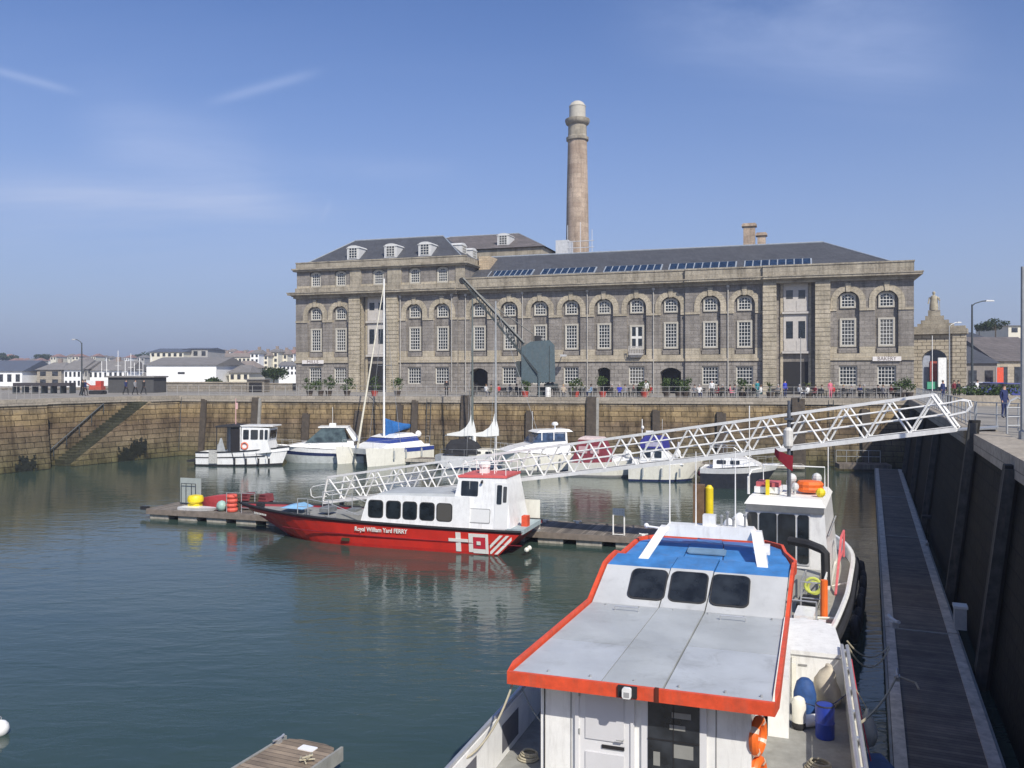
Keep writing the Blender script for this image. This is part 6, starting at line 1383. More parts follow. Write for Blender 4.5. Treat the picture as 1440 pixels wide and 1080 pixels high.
# loose things on the side deck: drums, fenders, sack, ropes
OW=fbm.location; 
def LW(x,y,z): a=R(-19); return Vector((OW.x+x*math.cos(a)-y*math.sin(a),OW.y+x*math.sin(a)+y*math.cos(a),z))
DZ=D0+0.022
d=thing('barrel','upright blue plastic drum on the side deck near the starboard rail','barrel',LW(5.6,4.2,DZ)); mb=MB(); mb.lathe([(0.02,0),(0.18,0.0),(0.195,0.04),(0.19,0.3),(0.205,0.33),(0.19,0.36),(0.195,0.66),(0.185,0.70),(0.15,0.705),(0.02,0.7)],20); mb.build('drum_body',DRUM,d,smooth=True); mb=MB(); mb.torus((0,0,0.69),(0,0,1),0.18,0.018,18,6); mb.build('rim',BLACK,d)
d=thing('fender','white cylindrical fender with black end standing by the side locker','fender',LW(5.08,4.5,DZ)); mb=MB(); mb.lathe([(0.02,0.15),(0.14,0.151),(0.15,0.55),(0.11,0.66),(0.04,0.70)],16); mb.build('body',GELC,d,smooth=True); mb=MB(); mb.lathe([(0.02,0),(0.12,0.0),(0.145,0.06),(0.145,0.148)],16); mb.build('end_cap',BLACK,d)
d=thing('barrel','larger dull blue covered drum behind the white fender on the side deck','barrel',LW(5.2,5.3,DZ)); mb=MB(); mb.lathe([(0.02,0),(0.22,0.0),(0.25,0.2),(0.245,0.5),(0.18,0.75),(0.1,0.83),(0.02,0.84)],16); mb.build('covered_body',mat('blue_drum_cover',(0.02,0.07,0.22),0.7,var=0.3,bump=0.8,scale=5),d,smooth=True)
d=thing('sack','big beige sack slumped against the starboard bulwark of the foreground boat','sack',LW(5.68,6.2,DZ)); mb=MB(); mb.lathe([(0.02,0),(0.30,0.0),(0.36,0.15),(0.37,0.35),(0.33,0.55),(0.27,0.72),(0.12,0.84),(0.10,0.9),(0.02,0.93)],14)
mb.v=[(x*0.72*(1+.12*math.sin(6*z+4*y))+0.05*math.sin(9*z),y*(1+.12*math.sin(8*z+5*x)),z) for x,y,z in mb.v]; mb.build('sack_cloth',SACK,d,smooth=True)
d=thing('fender','white fender lying flat beside the blue drum on the side deck','fender',LW(5.4,4.75,DZ+0.13),R(15)); mb=MB(); mb.tube((-0.3,0,0),(0.3,0,0),0.13,n=14); mb.tube((0.3,0,0),(0.4,0,0),0.13,0.05,n=14); mb.tube((-0.3,0,0),(-0.4,0,0),0.13,0.05,n=14); mb.build('body',GELW,d,smooth=True)
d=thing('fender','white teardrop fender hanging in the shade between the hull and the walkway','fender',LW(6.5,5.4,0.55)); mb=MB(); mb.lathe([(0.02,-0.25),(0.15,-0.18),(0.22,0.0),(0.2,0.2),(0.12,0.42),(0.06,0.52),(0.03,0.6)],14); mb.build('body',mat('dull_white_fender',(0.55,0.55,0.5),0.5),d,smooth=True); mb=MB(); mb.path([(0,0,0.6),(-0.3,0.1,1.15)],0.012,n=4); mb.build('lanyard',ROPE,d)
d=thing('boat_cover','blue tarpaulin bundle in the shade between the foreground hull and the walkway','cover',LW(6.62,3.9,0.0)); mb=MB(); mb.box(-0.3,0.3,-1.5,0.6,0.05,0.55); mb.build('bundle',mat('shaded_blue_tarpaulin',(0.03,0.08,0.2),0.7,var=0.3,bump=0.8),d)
def rope(label,pts,r=0.02,sag=0.0,matl=None,n=14):
    P=[]
    for (a,b_) in zip(pts,pts[1:]):
        a=Vector(a);b_=Vector(b_)
        for i in range(n): q=i/n; P.append(a.lerp(b_,q)-Vector((0,0,sag*4*q*(1-q))))
    P.append(Vector(pts[-1])); o0=P[0].copy(); mb=MB(); mb.path([p-o0 for p in P],r,n=5); return tag(mb.build('mooring_rope',matl or ROPE,None,o0),label,'rope')
c1=WP(8.2,0.82,0.66); rope('upper pale mooring rope sagging from the white workboat stern to the walkway',[LW(6.25,9.2,1.5),WP(5.9,1.0,0.62)],0.022,0.35)
rope('pale mooring rope sagging just below its twin from the white workboat stern to the walkway',[LW(6.25,9.15,1.42),WP(5.8,0.98,0.60)],0.022,0.55)
rope('rope from the foreground boat rail to the cleat near the bottom of the shaded walkway',[LW(6.2,2.9,1.75),WP(3.4,0.86,0.66)],0.025,0.15)
rope('second loose rope end trailing off the cleat at the bottom of the shaded walkway',[WP(3.4,0.86,0.66),WP(3.3,0.45,0.58),WP(2.9,0.4,0.57)],0.025,0.0)
rope('thin dark red line hanging down outside the starboard rail of the foreground boat',[LW(6.22,6.4,1.9),LW(6.5,4.0,0.5)],0.014,0.1,mat('red_line',(0.5,0.06,0.09)))
rope('pale line looping from the orange roof edge to the port bulwark in the foreground',[LW(0.05,0.1,2.75),LW(-0.25,-0.3,1.95),LW(-0.55,-1.0,1.70),LW(-0.62,-2.2,1.62)],0.022,0.08)

mb=MB()
for x in (0.7,1.5,2.3,3.1,3.9,4.5):
    for y in (0.25,5.05): mb=MB(); mb.lathe([(0.022,zroof(y)+0.0),(0.022,zroof(y)+0.035),(0.005,zroof(y)+0.04)],8,(x,y)); mb.build('roof_bolt',GALV,fbm)
for x0 in (1.0,3.4):
    mb=MB(); mb.path([(x0,4.7,3.02),(x0,4.68,3.12),(x0+0.55,4.68,3.12),(x0+0.55,4.7,3.02)],0.016,n=6); mb.build('grab_handle',ALU,fbm)
mb=MB(); mb.path([(2.45,0.48,2.86),(2.45,0.475,2.2),(2.40,0.475,1.2)],0.012,n=5); mb.path([(0.56,0.48,2.8),(0.56,0.475,1.0)],0.012,n=5); mb.build('cable_run',BLACK,cab)
mb=MB()
for z in (1.15,1.9,2.6): mb.tube((1.24,0.44,z-.05),(1.24,0.44,z+.05),0.022,n=6)
mb.build('door_hinges',GALV,cab)
mb=MB(); mb.path([(2.08,0.44,1.85),(2.08,0.38,1.85),(1.95,0.38,1.85)],0.014,n=5); mb.build('door_handle',GALV,cab)
# coiled ropes and clutter on the decks
for k,(x,y,r_) in enumerate(((5.45,2.6,0.24),(5.7,1.6,0.2),(0.0,1.2,0.2))):
    d=thing('rope_coil',('coil of pale rope on the side deck before the blue drum','smaller coil of pale rope nearer the stern on the side deck','coil of rope on the port side deck of the foreground boat')[k],'rope',LW(x,y,DZ))
    mb=MB()
    for i in range(4): mb.torus((0.01*i,0.01*(-1)**i,0.025+0.04*i),(0.03*i,0.02,1),r_-0.02*i,0.022,18,6)
    mb.build('coils',ROPE,d)
rope('dark blue rope tying the drum and fenders to the starboard rail',[LW(5.0,4.55,1.5),LW(5.6,4.3,1.45),LW(6.1,4.5,1.8)],0.012,0.03,NAVY)
rope('rope between the port rail and the cabin corner on the foreground boat',[LW(-0.54,2.4,1.86),LW(0.5,0.9,1.7)],0.014,0.15)
# ------------------------------------------------------------ railings
def railing(name,label,p0,p1,n,matl,h=1.05,rails=(0.12,0.58,1.05),r=0.03,group=None,z=QZ+0.06):
    p0=Vector((p0[0],p0[1],0));p1=Vector((p1[0],p1[1],0)); d=p1-p0; L=d.length
    o=thing(name,label,'railing',(p0.x,p0.y,z),math.atan2(d.y,d.x),group)
    for i in range(n+1):
        mb=MB(); x=L*i/n; mb.tube((x,0,0),(x,0,h+0.03),r*1.25,n=5); mb.build('post',matl,o)
    for zz in rails:
        mb=MB(); mb.tube((0,0,zz),(L,0,zz),r,n=4); mb.build('rail',matl,o)
    return o
ffn_=Vector((-(C2[1]-C1[1]),(C2[0]-C1[0]),0)).normalized()     # away from the water
def farin(px,off): return far_pt(px)+ffn_*off
RGREY=mat('grey_railing_paint',(0.34,0.33,0.31),0.6,var=0.15)
railing('quay_railing','grey post and rail fence along the mill terrace edge',farin(418,0.35),farin(1268,0.35),56,RGREY,r=0.024)
railing('quay_railing','grey fence between the left wall and the mill terrace',farin(232,0.35),farin(415,0.35),12,RGREY,r=0.024)
railing('quay_railing','pale fence on top of the left quay wall',A+dL*SL(-40)+Vector((-dL.y,dL.x,0))*0.5,A+dL*SL(60)+Vector((-dL.y,dL.x,0))*0.5,9,RGREY,h=1.2,rails=(0.6,1.15),r=0.02)
rn=Vector((math.cos(aright-math.pi/2),math.sin(aright-math.pi/2),0))*-1   # away from water on the right wall
def rin(Y,off): return right_pt(Y)+rn*off
railing('quay_railing','galvanised fence on the right quay beyond the gangway',rin(35.2,0.35),rin(76,0.35),26,GALV,r=0.026)
gatep=rin(33.4,1.9)
railing('quay_railing','galvanised fence panel behind the gangway gate',rin(35.2,0.4),rin(32.0,2.9),4,GALV,r=0.024)
railing('quay_railing','galvanised fence on the right quay running out of the frame',rin(31.6,2.6),rin(26.2,2.9),5,GALV,r=0.024)
gt=thing('gangway_gate','galvanised hooped gate standing at the head of the gangway','gate',rin(31.9,1.35)+Vector((0,0,QZ+0.06)),R(10))
mb=MB(); mb.path([(-0.42,0,0),(-0.42,0,0.95),(-0.3,0,1.2),(0,0,1.33),(0.3,0,1.2),(0.42,0,0.95),(0.42,0,0)],0.04); mb.build('hoop',GALV,gt)
for z in (0.3,0.62,0.95): mb=MB(); mb.tube((-0.42,0,z),(0.42,0,z),0.022,n=5); mb.build('bar',GALV,gt)
ch2=thing('chain','pale chain hanging in a loop from the railing on the right quay','chain',rin(29.6,2.2)+Vector((0,0,QZ+0.1)),R(-15)); mb=MB(); mb.path([(-0.7+1.4*i/12,0,0.85-0.65*math.sin(math.pi*i/12)) for i in range(13)],0.035); mb.build('links',GALV,ch2)
for x in (-0.7,0.7): mb=MB(); mb.tube((x,0,0),(x,0,0.95),0.035); mb.build('post',GALV,ch2)
# ------------------------------------------------------------ lamps and poles
def lamp(label,px,Y,ytop,armdx,m=IRON,r=0.10,grp='street lamps on the quays',armpx=None):
    b=PD(px,ytop,Y); h=b.z-QZ; o=thing('street_lamp',label,'street lamp',(b.x,b.y,QZ),0,grp)
    mb=MB(); mb.tube((0,0,0),(0,0,1.2),r*1.5,r*1.4,n=10); mb.tube((0,0,1.2),(0,0,h-0.15),r,r*0.6,n=10); mb.build('pole',m,o)
    mb=MB(); mb.path([(0,0,h-0.3),(armdx*0.15,0,h-0.05),(armdx*0.55,0,h+0.18),(armdx*0.8,0,h+0.22)],r*0.45,n=6); mb.build('arm',m,o)
    mb=MB(); a,b2=sorted((armdx*0.68,armdx*1.15)); mb.hexa([(a,-0.16,h+0.14),(b2,-0.16,h+0.16),(b2,0.16,h+0.16),(a,0.16,h+0.14)],[(a+.1,-0.1,h+0.30),(b2-.1,-0.1,h+0.28),(b2-.1,0.1,h+0.28),(a+.1,0.1,h+0.30)]); mb.build('lamp_head',mat('grey_lamp_head',(0.35,0.36,0.36),0.4),o)
lamp('tall dark street lamp on the left quay with its arm to the left',115,96,480,-0.95)
lamp('tall dark street lamp at the right with a long arm above the gangway head',1367,85,426,1.9,r=0.13)
lamp('pale grey street lamp beside the stone gateway',1335,98,456,1.2,GALV,r=0.09)
def pole(label,px,Y,ytop,r,m,name='pole',zb=QZ,cat='pole'):
    p=PD(px,ytop,Y); o=thing(name,label,cat,(p.x,p.y,zb)); mb=MB(); mb.tube((0,0,0),(0,0,p.z-zb),r,r*0.8,n=8); mb.build('shaft',m,o); mb=MB(); mb.lathe([(r*1.6,0),(r*1.6,0.25),(r*1.1,0.3)],10); mb.build('collar',m,o)
pole('thin white flagpole in front of the stone gateway',1311,88,472,0.04,WTRUSS,'flagpole')
pole('thin pale pole in front of the right loading doorway of the mill',1126,80,474,0.045,RGREY,'flagpole')
pole('thick grey column at the right edge of the view',1438.5,29.5,375,0.085,mat('grey_column_paint',(0.30,0.31,0.31),0.5),'lighting_column')
# ------------------------------------------------------------ dockside crane
cp=Vector(((760-720)/F*88,88,QZ)); cr=thing('dockside_crane','grey green dockside crane with a lattice jib raised to the left over the terrace','crane',cp)
def cx(px,py,y=0.0): p=PD(px,py,88); return (p.x-cp.x,y,p.z-QZ)
bodyo=[cx(733,539),cx(733,489),cx(746,481),cx(772,479),cx(779,486),cx(780,537)]
mb=MB(); mb.hexa([(x,-1.3,z) for x,_,z in bodyo],[(x,1.5,z) for x,_,z in bodyo]); mh=mb.build('machinery_house',CRANEG,cr)
for px_ in (772,): a_=cx(px_,500); mb=MB(); mb.box(a_[0]-.03,a_[0]+.03,-1.34,-1.303,cx(0,538)[2],cx(0,487)[2]); mb.build('panel_rib',CRANED,mh)
c_=cx(756,475); mb=MB(); mb.box(c_[0]-.35,c_[0]+.35,-.4,.4,c_[2]-.45,c_[2]+.2); mb.build('roof_cap',BLACK,cr)
mb=MB(); a=cx(778,540); mb.box(a[0]-0.9,a[0]+0.45,-1.0,1.0,0.9,1.35); mb.lathe([(0.75,0),(0.7,0.3),(0.45,0.5),(0.45,1.0)],14,(a[0]-1.0,0)); mb.build('pivot_base',CRANED,cr)
a=cx(757.5,527); mb=MB(); mb.box(a[0]-.09,a[0]+.09,-1.5,-1.32,0,a[2]); mb.box(a[0]-.09,a[0]+.09,1.52,1.7,0,a[2]); mb.build('support_leg',CRANEG,cr)
mb=MB(); a=cx(770,548); mb.lathe([(0.3,0),(0.3,0.9),(0.25,1.0)],12,(a[0],-1.2)); mb.build('white_bollard',WTRUSS,cr)
tip=Vector(cx(650,395)); f1=Vector(cx(755.5,525)); f2=Vector(cx(737,483))
mb=MB()
for y in (-1.45,1.6):
    yt=0.35 if y>0 else -0.35
    a=Vector((f1.x,y,f1.z)); t_=Vector((tip.x,yt,tip.z)); 
    mid=a.lerp(t_,0.25)
    d=(t_-a).normalized(); 
    mb.hexa([a+Vector((0,-.07,-.16)),a+Vector((0,.07,-.16)),a+Vector((0,.07,.16)),a+Vector((0,-.07,.16))],[t_+Vector((0,-.07,-.1)),t_+Vector((0,.07,-.1)),t_+Vector((0,.07,.1)),t_+Vector((0,-.07,.1))])
    b0=Vector((f2.x,y*0.9,f2.z)); mb.tube(b0,t_+Vector((0.1,0,0.25)),0.13,n=5)
    for i in range(14):
        q0=i/14; q1=(i+0.5)/14; q2=(i+1)/14
        L0=a.lerp(t_,0.16+0.84*q0); L2=a.lerp(t_,0.16+0.84*q2); U1=b0.lerp(t_+Vector((0.1,0,.25)),q1)
        mb.tube(L0,U1,0.035,n=4); mb.tube(U1,L2,0.035,n=4)
for i in range(8):
    q=0.1+0.85*i/7; l=Vector((f1.x,-1.45,f1.z)).lerp(Vector((tip.x,-.35,tip.z)),q); r_=Vector((f1.x,1.6,f1.z)).lerp(Vector((tip.x,.35,tip.z)),q); mb.tube(l,r_,0.04,n=4)
mb.build('jib',CRANED,cr)
mb=MB(); mb.tube((tip.x,-.4,tip.z),(tip.x,.4,tip.z),0.32,n=12); mb.build('jib_sheave',BLACK,cr)
mb=MB(); mb.tube(Vector(cx(694,430)),Vector(cx(750,470)),0.05,n=5); mb.tube(Vector(cx(660,402,0.3)),Vector(cx(694,430,0.3)),0.05,n=5); mb.build('stay_rod',CRANED,cr)
mb=MB(); mb.box(*[v for v in (cx(726,500)[0],cx(733,500)[0]-.003)],-1.0,1.0,cx(733,530)[2],cx(733,508)[2]); mb.build('counter_box',CRANED,cr)
# ------------------------------------------------------------ foliage
def leafcloud(mb,c,rx,ry,rz_,n,size,rnd,blobs=7,flat=0.0):
    c=Vector(c); bl=[]
    for i in range(blobs):
        a=rnd.uniform(0,6.28); u=rnd.uniform(-1,1); q=math.sqrt(1-u*u); k=rnd.uniform(0.35,0.75)
        bl.append((Vector((q*math.cos(a)*rx*k,q*math.sin(a)*ry*k,u*rz_*k)),rnd.uniform(0.35,0.6)))
    for i in range(n):
        b_,s_=rnd.choice(bl); v=Vector((rnd.gauss(0,1),rnd.gauss(0,1),rnd.gauss(0,1))).normalized()*rnd.random()**0.4
        p=c+b_+Vector((v.x*rx*s_,v.y*ry*s_,v.z*rz_*s_))
        a=Vector((rnd.gauss(0,1),rnd.gauss(0,1),rnd.gauss(0,1))).normalized(); d=a.orthogonal().normalized(); e=a.cross(d); k=size*rnd.uniform(0.6,1.4)
        mb.face([p-d*k,p-e*k*0.6,p+d*k,p+e*k*0.6])
def tree(label,px,py_base,Y,h,w_,cm=LEAFD,n=1600,grp='trees behind the harbour',trunk_h=0.4,cat='tree',name='tree',leaf=0.22):
    b=PD(px,py_base,Y); o=thing(name,label,cat,b,0,grp); rnd=random.Random(hash((px,Y))%1000+3)
    rnd=random.Random(int(px*7+Y)); mb=MB(); mb.tube((0,0,-1),(0,0,h*0.55),h*0.035,h*0.02,n=8)
    for i in range(5):
        a=rnd.uniform(0,6.28); mb.tube((0,0,h*(0.25+0.06*i)),(math.cos(a)*w_*0.3,math.sin(a)*w_*0.3,h*(0.55+0.07*i)),h*0.015,h*0.006,n=5)
    mb.build('trunk',BARK,o)
    mb=MB(); leafcloud(mb,(0,0,h*(0.5+trunk_h*0.3)),w_/2,w_/2,h*0.42,n,leaf,rnd,10); mb.build('crown',cm,o)
def shrub(label,X,Y,h,w_,potm,cm=LEAF,palm=False,grp='potted plants along the mill terrace',n=330):
    o=thing('potted_plant',label,'plant',(X,Y,QZ+0.0),0,grp); rnd=random.Random(int(X*31+Y))
    mb=MB(); mb.lathe([(0.02,0),(0.26,0),(0.36,0.5),(0.39,0.52),(0.39,0.6),(0.33,0.6),(0.3,0.52),(0.02,0.52)],12); mb.build('pot',potm,o)
    mb=MB()
    if palm:
        for i in range(16):
            a=rnd.uniform(0,6.28); l=rnd.uniform(0.6,1.0)*w_; up=rnd.uniform(0.5,1.2)*h*0.6
            prev=None
            for j in range(5):
                t_=j/4; p=Vector((math.cos(a)*l*t_,math.sin(a)*l*t_,0.55+h*0.25+up*t_*(1.5-1.1*t_))); s_=Vector((-math.sin(a),math.cos(a),0))*0.07*(1-t_*0.8)
                if prev: mb.face([prev[0]-prev[1],prev[0]+prev[1],p+s_,p-s_])
                prev=(p,s_)
        mb.tube((0,0,0.5),(0,0,0.6+h*0.25),0.07,0.05)
    else: leafcloud(mb,(0,0,0.6+h*0.4),w_/2,w_/2,h*0.48,n,0.09,rnd,6)
    mb.build('leaves',cm,o)
plants=[(424,'d','below the corner sign of the mill'),(437,'d','right of the corner plant'),(449,'d','under the second ground window of the mill'),(478,'d','left of the first pilaster'),(515,'r','left of the left loading doorway'),(548,'d','right of the left loading doorway'),(735,'r','left of the crane base'),(806,'r','right of the crane'),(845,'r','before the small arched doorway'),(906,'r','left of the widest arched opening'),(938,'d','in the widest arched opening'),(955,'d','right of the widest arched opening'),(1048,'d','under the twelfth ground window'),(1288,'d','at the right hand corner of the mill'),(1276,'d','close to the right corner'),(965,'d','between the wide opening and its neighbour window')]
for px,k,where in plants:
    p=farin(px,1.6+ (px%3)*0.5); shrub(('bushy shrub in a %s pot '%('red' if k=='r' else 'dark'))+where,p.x,p.y,1.35+0.5*((px*7)%3)/2,1.5+0.5*((px*5)%3)/2,TERRA if k=='r' else POTD)
for px,where in ((1087,'left of the right loading doorway'),(1143,'right of the right loading doorway'),(802,'under the wall lamp right of the crane')):
    p=farin(px,2.2); shrub('spiky yellow green palm in a dark pot '+where,p.x,p.y,1.7,1.0,POTD,LEAFY,True)
# hedge strip at the right before the parked cars
o=thing('hedge','low clipped hedge behind the fence at the right before the blue cars','hedge',PD(1383,545,62)); o.location.z=QZ
rnd=random.Random(4); mb=MB(); mb.box(-2.5,3.2,-0.45,0.45,0,0.75); mb.build('planter',COPING,o); mb=MB(); leafcloud(mb,(0.3,0,1.15),2.9,0.6,0.5,900,0.09,rnd,16); mb.build('leaves',LEAF,o)
# ------------------------------------------------------------ people on the terrace
def skinned(edges_pts,edges,radii,root=0,lv=1):
    me=bpy.data.meshes.new('b'); me.from_pydata(edges_pts,edges,[]); o=bpy.data.objects.new('b',me); COL.objects.link(o)
    md=o.modifiers.new('s','SKIN'); 
    lay=me.skin_vertices[0].data if me.skin_vertices else None
    if lay is None:
        bm=bmesh.new(); bm.from_mesh(me); bm.verts.layers.skin.verify(); bm.to_mesh(me); bm.free(); lay=me.skin_vertices[0].data
    for i,r_ in enumerate(radii): lay[i].radius=(r_,r_) if not isinstance(r_,tuple) else r_; lay[i].use_root=(i==root)
    sb=o.modifiers.new('u','SUBSURF'); sb.levels=lv; sb.render_levels=lv
    dg=bpy.context.evaluated_depsgraph_get(); dg.update(); res=bpy.data.meshes.new_from_object(o.evaluated_get(dg)); bpy.data.objects.remove(o); return res
def body(pose):
    if pose=='stand':
        P=[(0,0,0.95),(0,0,1.15),(0,0,1.38),(0,0,1.50),(0,-0.01,1.60),(0,0,1.70)]
        legs=[[(s*0.10,0,0.90),(s*0.11,-0.02,0.50),(s*0.12,0.02,0.09),(s*0.13,-0.12,0.04)] for s in (-1,1)]
        arms=[[(s*0.19,0,1.40),(s*0.25,0.03,1.14),(s*0.24,-0.07,0.90),(s*0.24,-0.10,0.80)] for s in (-1,1)]
    elif pose=='walk':
        P=[(0,0,0.94),(0,-.02,1.15),(0,-.03,1.38),(0,-.04,1.50),(0,-0.06,1.60),(0,-.05,1.70)]
        legs=[[(s*0.10,0,0.90),(s*0.11,-0.16*s-.04,0.50),(s*0.11,-0.28*s+.06,0.10),(s*0.11,-0.28*s-.10,0.05)] for s in (-1,1)]
        arms=[[(s*0.19,0,1.40),(s*0.25,0.12*s,1.14),(s*0.23,0.14*s-.1,0.92),(s*0.22,0.14*s-.17,0.85)] for s in (-1,1)]
    else:
        P=[(0,0,0.52),(0,0.0,0.72),(0,-.02,0.94),(0,-.03,1.06),(0,-0.05,1.16),(0,-.04,1.26)]
        legs=[[(s*0.10,-0.05,0.50),(s*0.13,-0.45,0.50),(s*0.13,-0.44,0.10),(s*0.13,-0.58,0.05)] for s in (-1,1)]
        arms=[[(s*0.19,-.02,0.97),(s*0.25,-0.04,0.72),(s*0.20,-0.28,0.72),(s*0.16,-0.38,0.74)] for s in (-1,1)]
    pts=list(P); ed=[(0,1),(1,2),(2,3),(3,4),(4,5)]; rad=[(0.15,0.11),(0.14,0.10),(0.17,0.11),0.058,0.095,0.085]
    for l in legs:
        b_=len(pts); pts+=l; ed+=[(0,b_),(b_,b_+1),(b_+1,b_+2),(b_+2,b_+3)]; rad+=[0.095,0.065,0.045,0.04]
    for l in arms:
        b_=len(pts); pts+=l; ed+=[(2,b_),(b_,b_+1),(b_+1,b_+2),(b_+2,b_+3)]; rad+=[0.06,0.045,0.034,0.036]
    me=skinned(pts,ed,rad); me.materials.clear()
    for k in range(4): me.materials.append(SKIN)
    top=P[2][2]+0.09; hip=P[0][2]-0.02
    for p in me.polygons:
        c=p.center; hz=P[3][2]
        p.use_smooth=True
        hand=(pose!='sit' and abs(c.x)>0.2 and c.z<0.9) or (pose=='sit' and abs(c.x)>0.1 and c.y<-0.30 and 0.66<c.z<0.82)
        if c.z>hz-0.03 or hand: p.material_index=0
        elif (c.z>hip+0.02 and (pose!='sit' or True)) or (abs(c.x)>0.2 and c.z>hip-0.1): p.material_index=1
        elif c.z<P[0][2]*0+0.09: p.material_index=3
        else: p.material_index=2
    me.name='body'
    return me
BODY={k:body(k) for k in ('stand','walk','sit')}
HAIR={}
for k,z,y in (('stand',1.655,0.0),('walk',1.655,-0.05),('sit',1.215,-0.04)):
    mb=MB(); mb.loft([[(0.105*math.sin(a)*math.cos(q),y+0.02+0.115*math.sin(a)*math.sin(q),z+0.125*math.cos(a)) for q in [2*math.pi*i/10 for i in range(10)]] for a in (0.1,0.5,0.9,1.3,1.7)],0,True)
    t_=mb.build('hair',BLACK); HAIR[k]=t_.data; bpy.data.objects.remove(t_)
CLO={'red':(0.45,0.03,0.03),'navy':(0.02,0.03,0.10),'white':(0.7,0.7,0.68),'black':(0.02,0.02,0.022),'pink':(0.62,0.16,0.22),'royal blue':(0.03,0.05,0.42),'grey':(0.22,0.22,0.23),'olive':(0.10,0.10,0.05),'teal':(0.03,0.22,0.25),'beige':(0.42,0.35,0.26),'maroon':(0.15,0.02,0.03),'light blue':(0.25,0.38,0.55)}
def person(pose,label,X,Y,rz,topc,trc,hair='dark',z=QZ+0.0,group='people on the mill terrace',sc=1.0):
    o=thing('person',label,'person',(X,Y,z),rz,group); b_=bpy.data.objects.new('body',BODY[pose]); COL.objects.link(b_); b_.parent=o
    o.scale=(sc,sc,sc)
    ms=[SKIN,mat('cloth_'+topc.replace(' ','_'),CLO[topc],0.9,var=0.15),mat('cloth_'+trc.replace(' ','_'),CLO[trc],0.9,var=0.15),BLACK]
    for i,m_ in enumerate(ms): b_.material_slots[i].link='OBJECT'; b_.material_slots[i].material=m_
    hr=bpy.data.objects.new('hair',HAIR[pose]); COL.objects.link(hr); hr.parent=o; hr.material_slots[0].link='OBJECT'
    hr.material_slots[0].material=mat('hair_'+hair,{'dark':(0.03,0.02,0.015),'brown':(0.10,0.06,0.03),'fair':(0.38,0.27,0.14),'grey':(0.35,0.34,0.33)}[hair],0.8,var=0.2)
rnd=random.Random(21)
spots=[(622,'stand','black','black','alone at the railing left of the first arched opening'),(676,'sit','white','grey','inside the first arched opening'),(684,'sit','olive','navy','right inside the first arched opening'),(694,'sit','red','black','left of the grey ketch mast'),(708,'sit','grey','black','between the ketch mast and the red pot'),(718,'sit','black','navy','just left of the red pot by the crane'),(765,'walk','navy','navy','under the crane body'),(771,'walk','grey','black','below the right side of the crane'),
(790,'sit','beige','grey','under the eighth window right of the crane'),(815,'sit','grey','navy','right of the red pot'),(828,'sit','light blue','navy','left of the small doorway'),(858,'sit','black','black','right of the small doorway'),(869,'sit','royal blue','black','before the tenth window'),(878,'sit','grey','black','before the balcony door'),(889,'sit','maroon','black','below the balcony door'),(897,'sit','black','grey','right below the balcony door'),(908,'stand','white','beige','left of the wide opening'),(914,'sit','red','beige','beside the white shirted person'),
(978,'sit','grey','black','right of the wide opening'),(985,'sit','white','navy','left of the window with a white patch'),(1003,'stand','white','black','before the ground window right of the wide opening'),(1012,'sit','maroon','black','right of that window'),(1020,'sit','black','black','between two windows'),(1028,'sit','pink','grey','left of the window next to the rusticated pier'),(1036,'sit','grey','navy','below that window'),(1052,'sit','beige','black','right of that window'),(1062,'sit','black','grey','left of the rusticated pier'),(1069,'stand','teal','teal','at the foot of the rusticated pier'),(1074,'sit','white','teal','beside the teal dressed person'),
(1102,'sit','grey','black','left side of the right loading doorway'),(1111,'stand','royal blue','navy','inside the right loading doorway'),(1134,'sit','white','navy','right of the right loading doorway'),(1141,'sit','white','grey','beside the spiky palm'),(1153,'sit','maroon','black','at the foot of the second pier'),(1162,'sit','grey','black','right of the second pier'),(1172,'stand','pink','pink','before the last pair of windows'),(1181,'sit','red','grey','right of the pink dressed person'),(1193,'sit','black','grey','below the first of the last pair of windows'),(1205,'sit','grey','black','between the last pair of windows'),(1217,'sit','navy','black','left of the name board'),(1228,'sit','olive','black','under the name board'),(1241,'sit','black','black','below the last window'),(1252,'sit','grey','navy','right of the last window'),(1262,'sit','maroon','black','near the right corner of the mill'),(1272,'sit','black','grey','last before the corner plants')]
for i,(px,ps,tc_,trc,where) in enumerate(spots):
    p=farin(px,1.3+rnd.random()*2.8); word={'sit':'seated','stand':'standing','walk':'walking'}[ps]
    hh=rnd.choice(['dark','brown','fair','grey','dark'])
    person(ps,'%s person, %s top, %s hair, %s'%(word,tc_,hh,where),p.x,p.y,rnd.uniform(-0.6,0.6) if ps!='sit' else rnd.uniform(-2.6,2.6),tc_,trc,hh,z=QZ+ (0.0))
for px,Y,ps,tc_,trc,lb in ((1326,78,'stand','navy','navy','person in navy clothes standing left of the pale street lamp'),(1342,80,'stand','maroon','black','person in a maroon top standing right of the pale street lamp'),(1348,79,'stand','black','black','person in black standing before the gateway wing wall'),(1412,44,'stand','navy','navy','person in dark blue standing behind the fence near the right edge'),(1374,84,'walk','white','grey','person in white near the dark shed doorway at the right')):
    p=PD(px,550,Y); person(ps,lb,p.x,p.y,0.4,tc_,trc,'dark',group='people on the right quay')
for px,Y,tc_ in ((116,92,'black'),(119.5,92.5,'navy'),(177,97,'navy'),(190,96,'grey'),(202,98,'black')):
    p=PD(px,550,Y); person('walk','person in %s on the left quay %s'%(tc_,{116:'left of the lamp post',119.5:'right of the lamp post',177:'between the red digger and the dark shed',190:'before the dark shed',202:'at the right end of the dark shed'}[px]),p.x,p.y,1.2,tc_,'black','dark',group='people walking on the left quay')
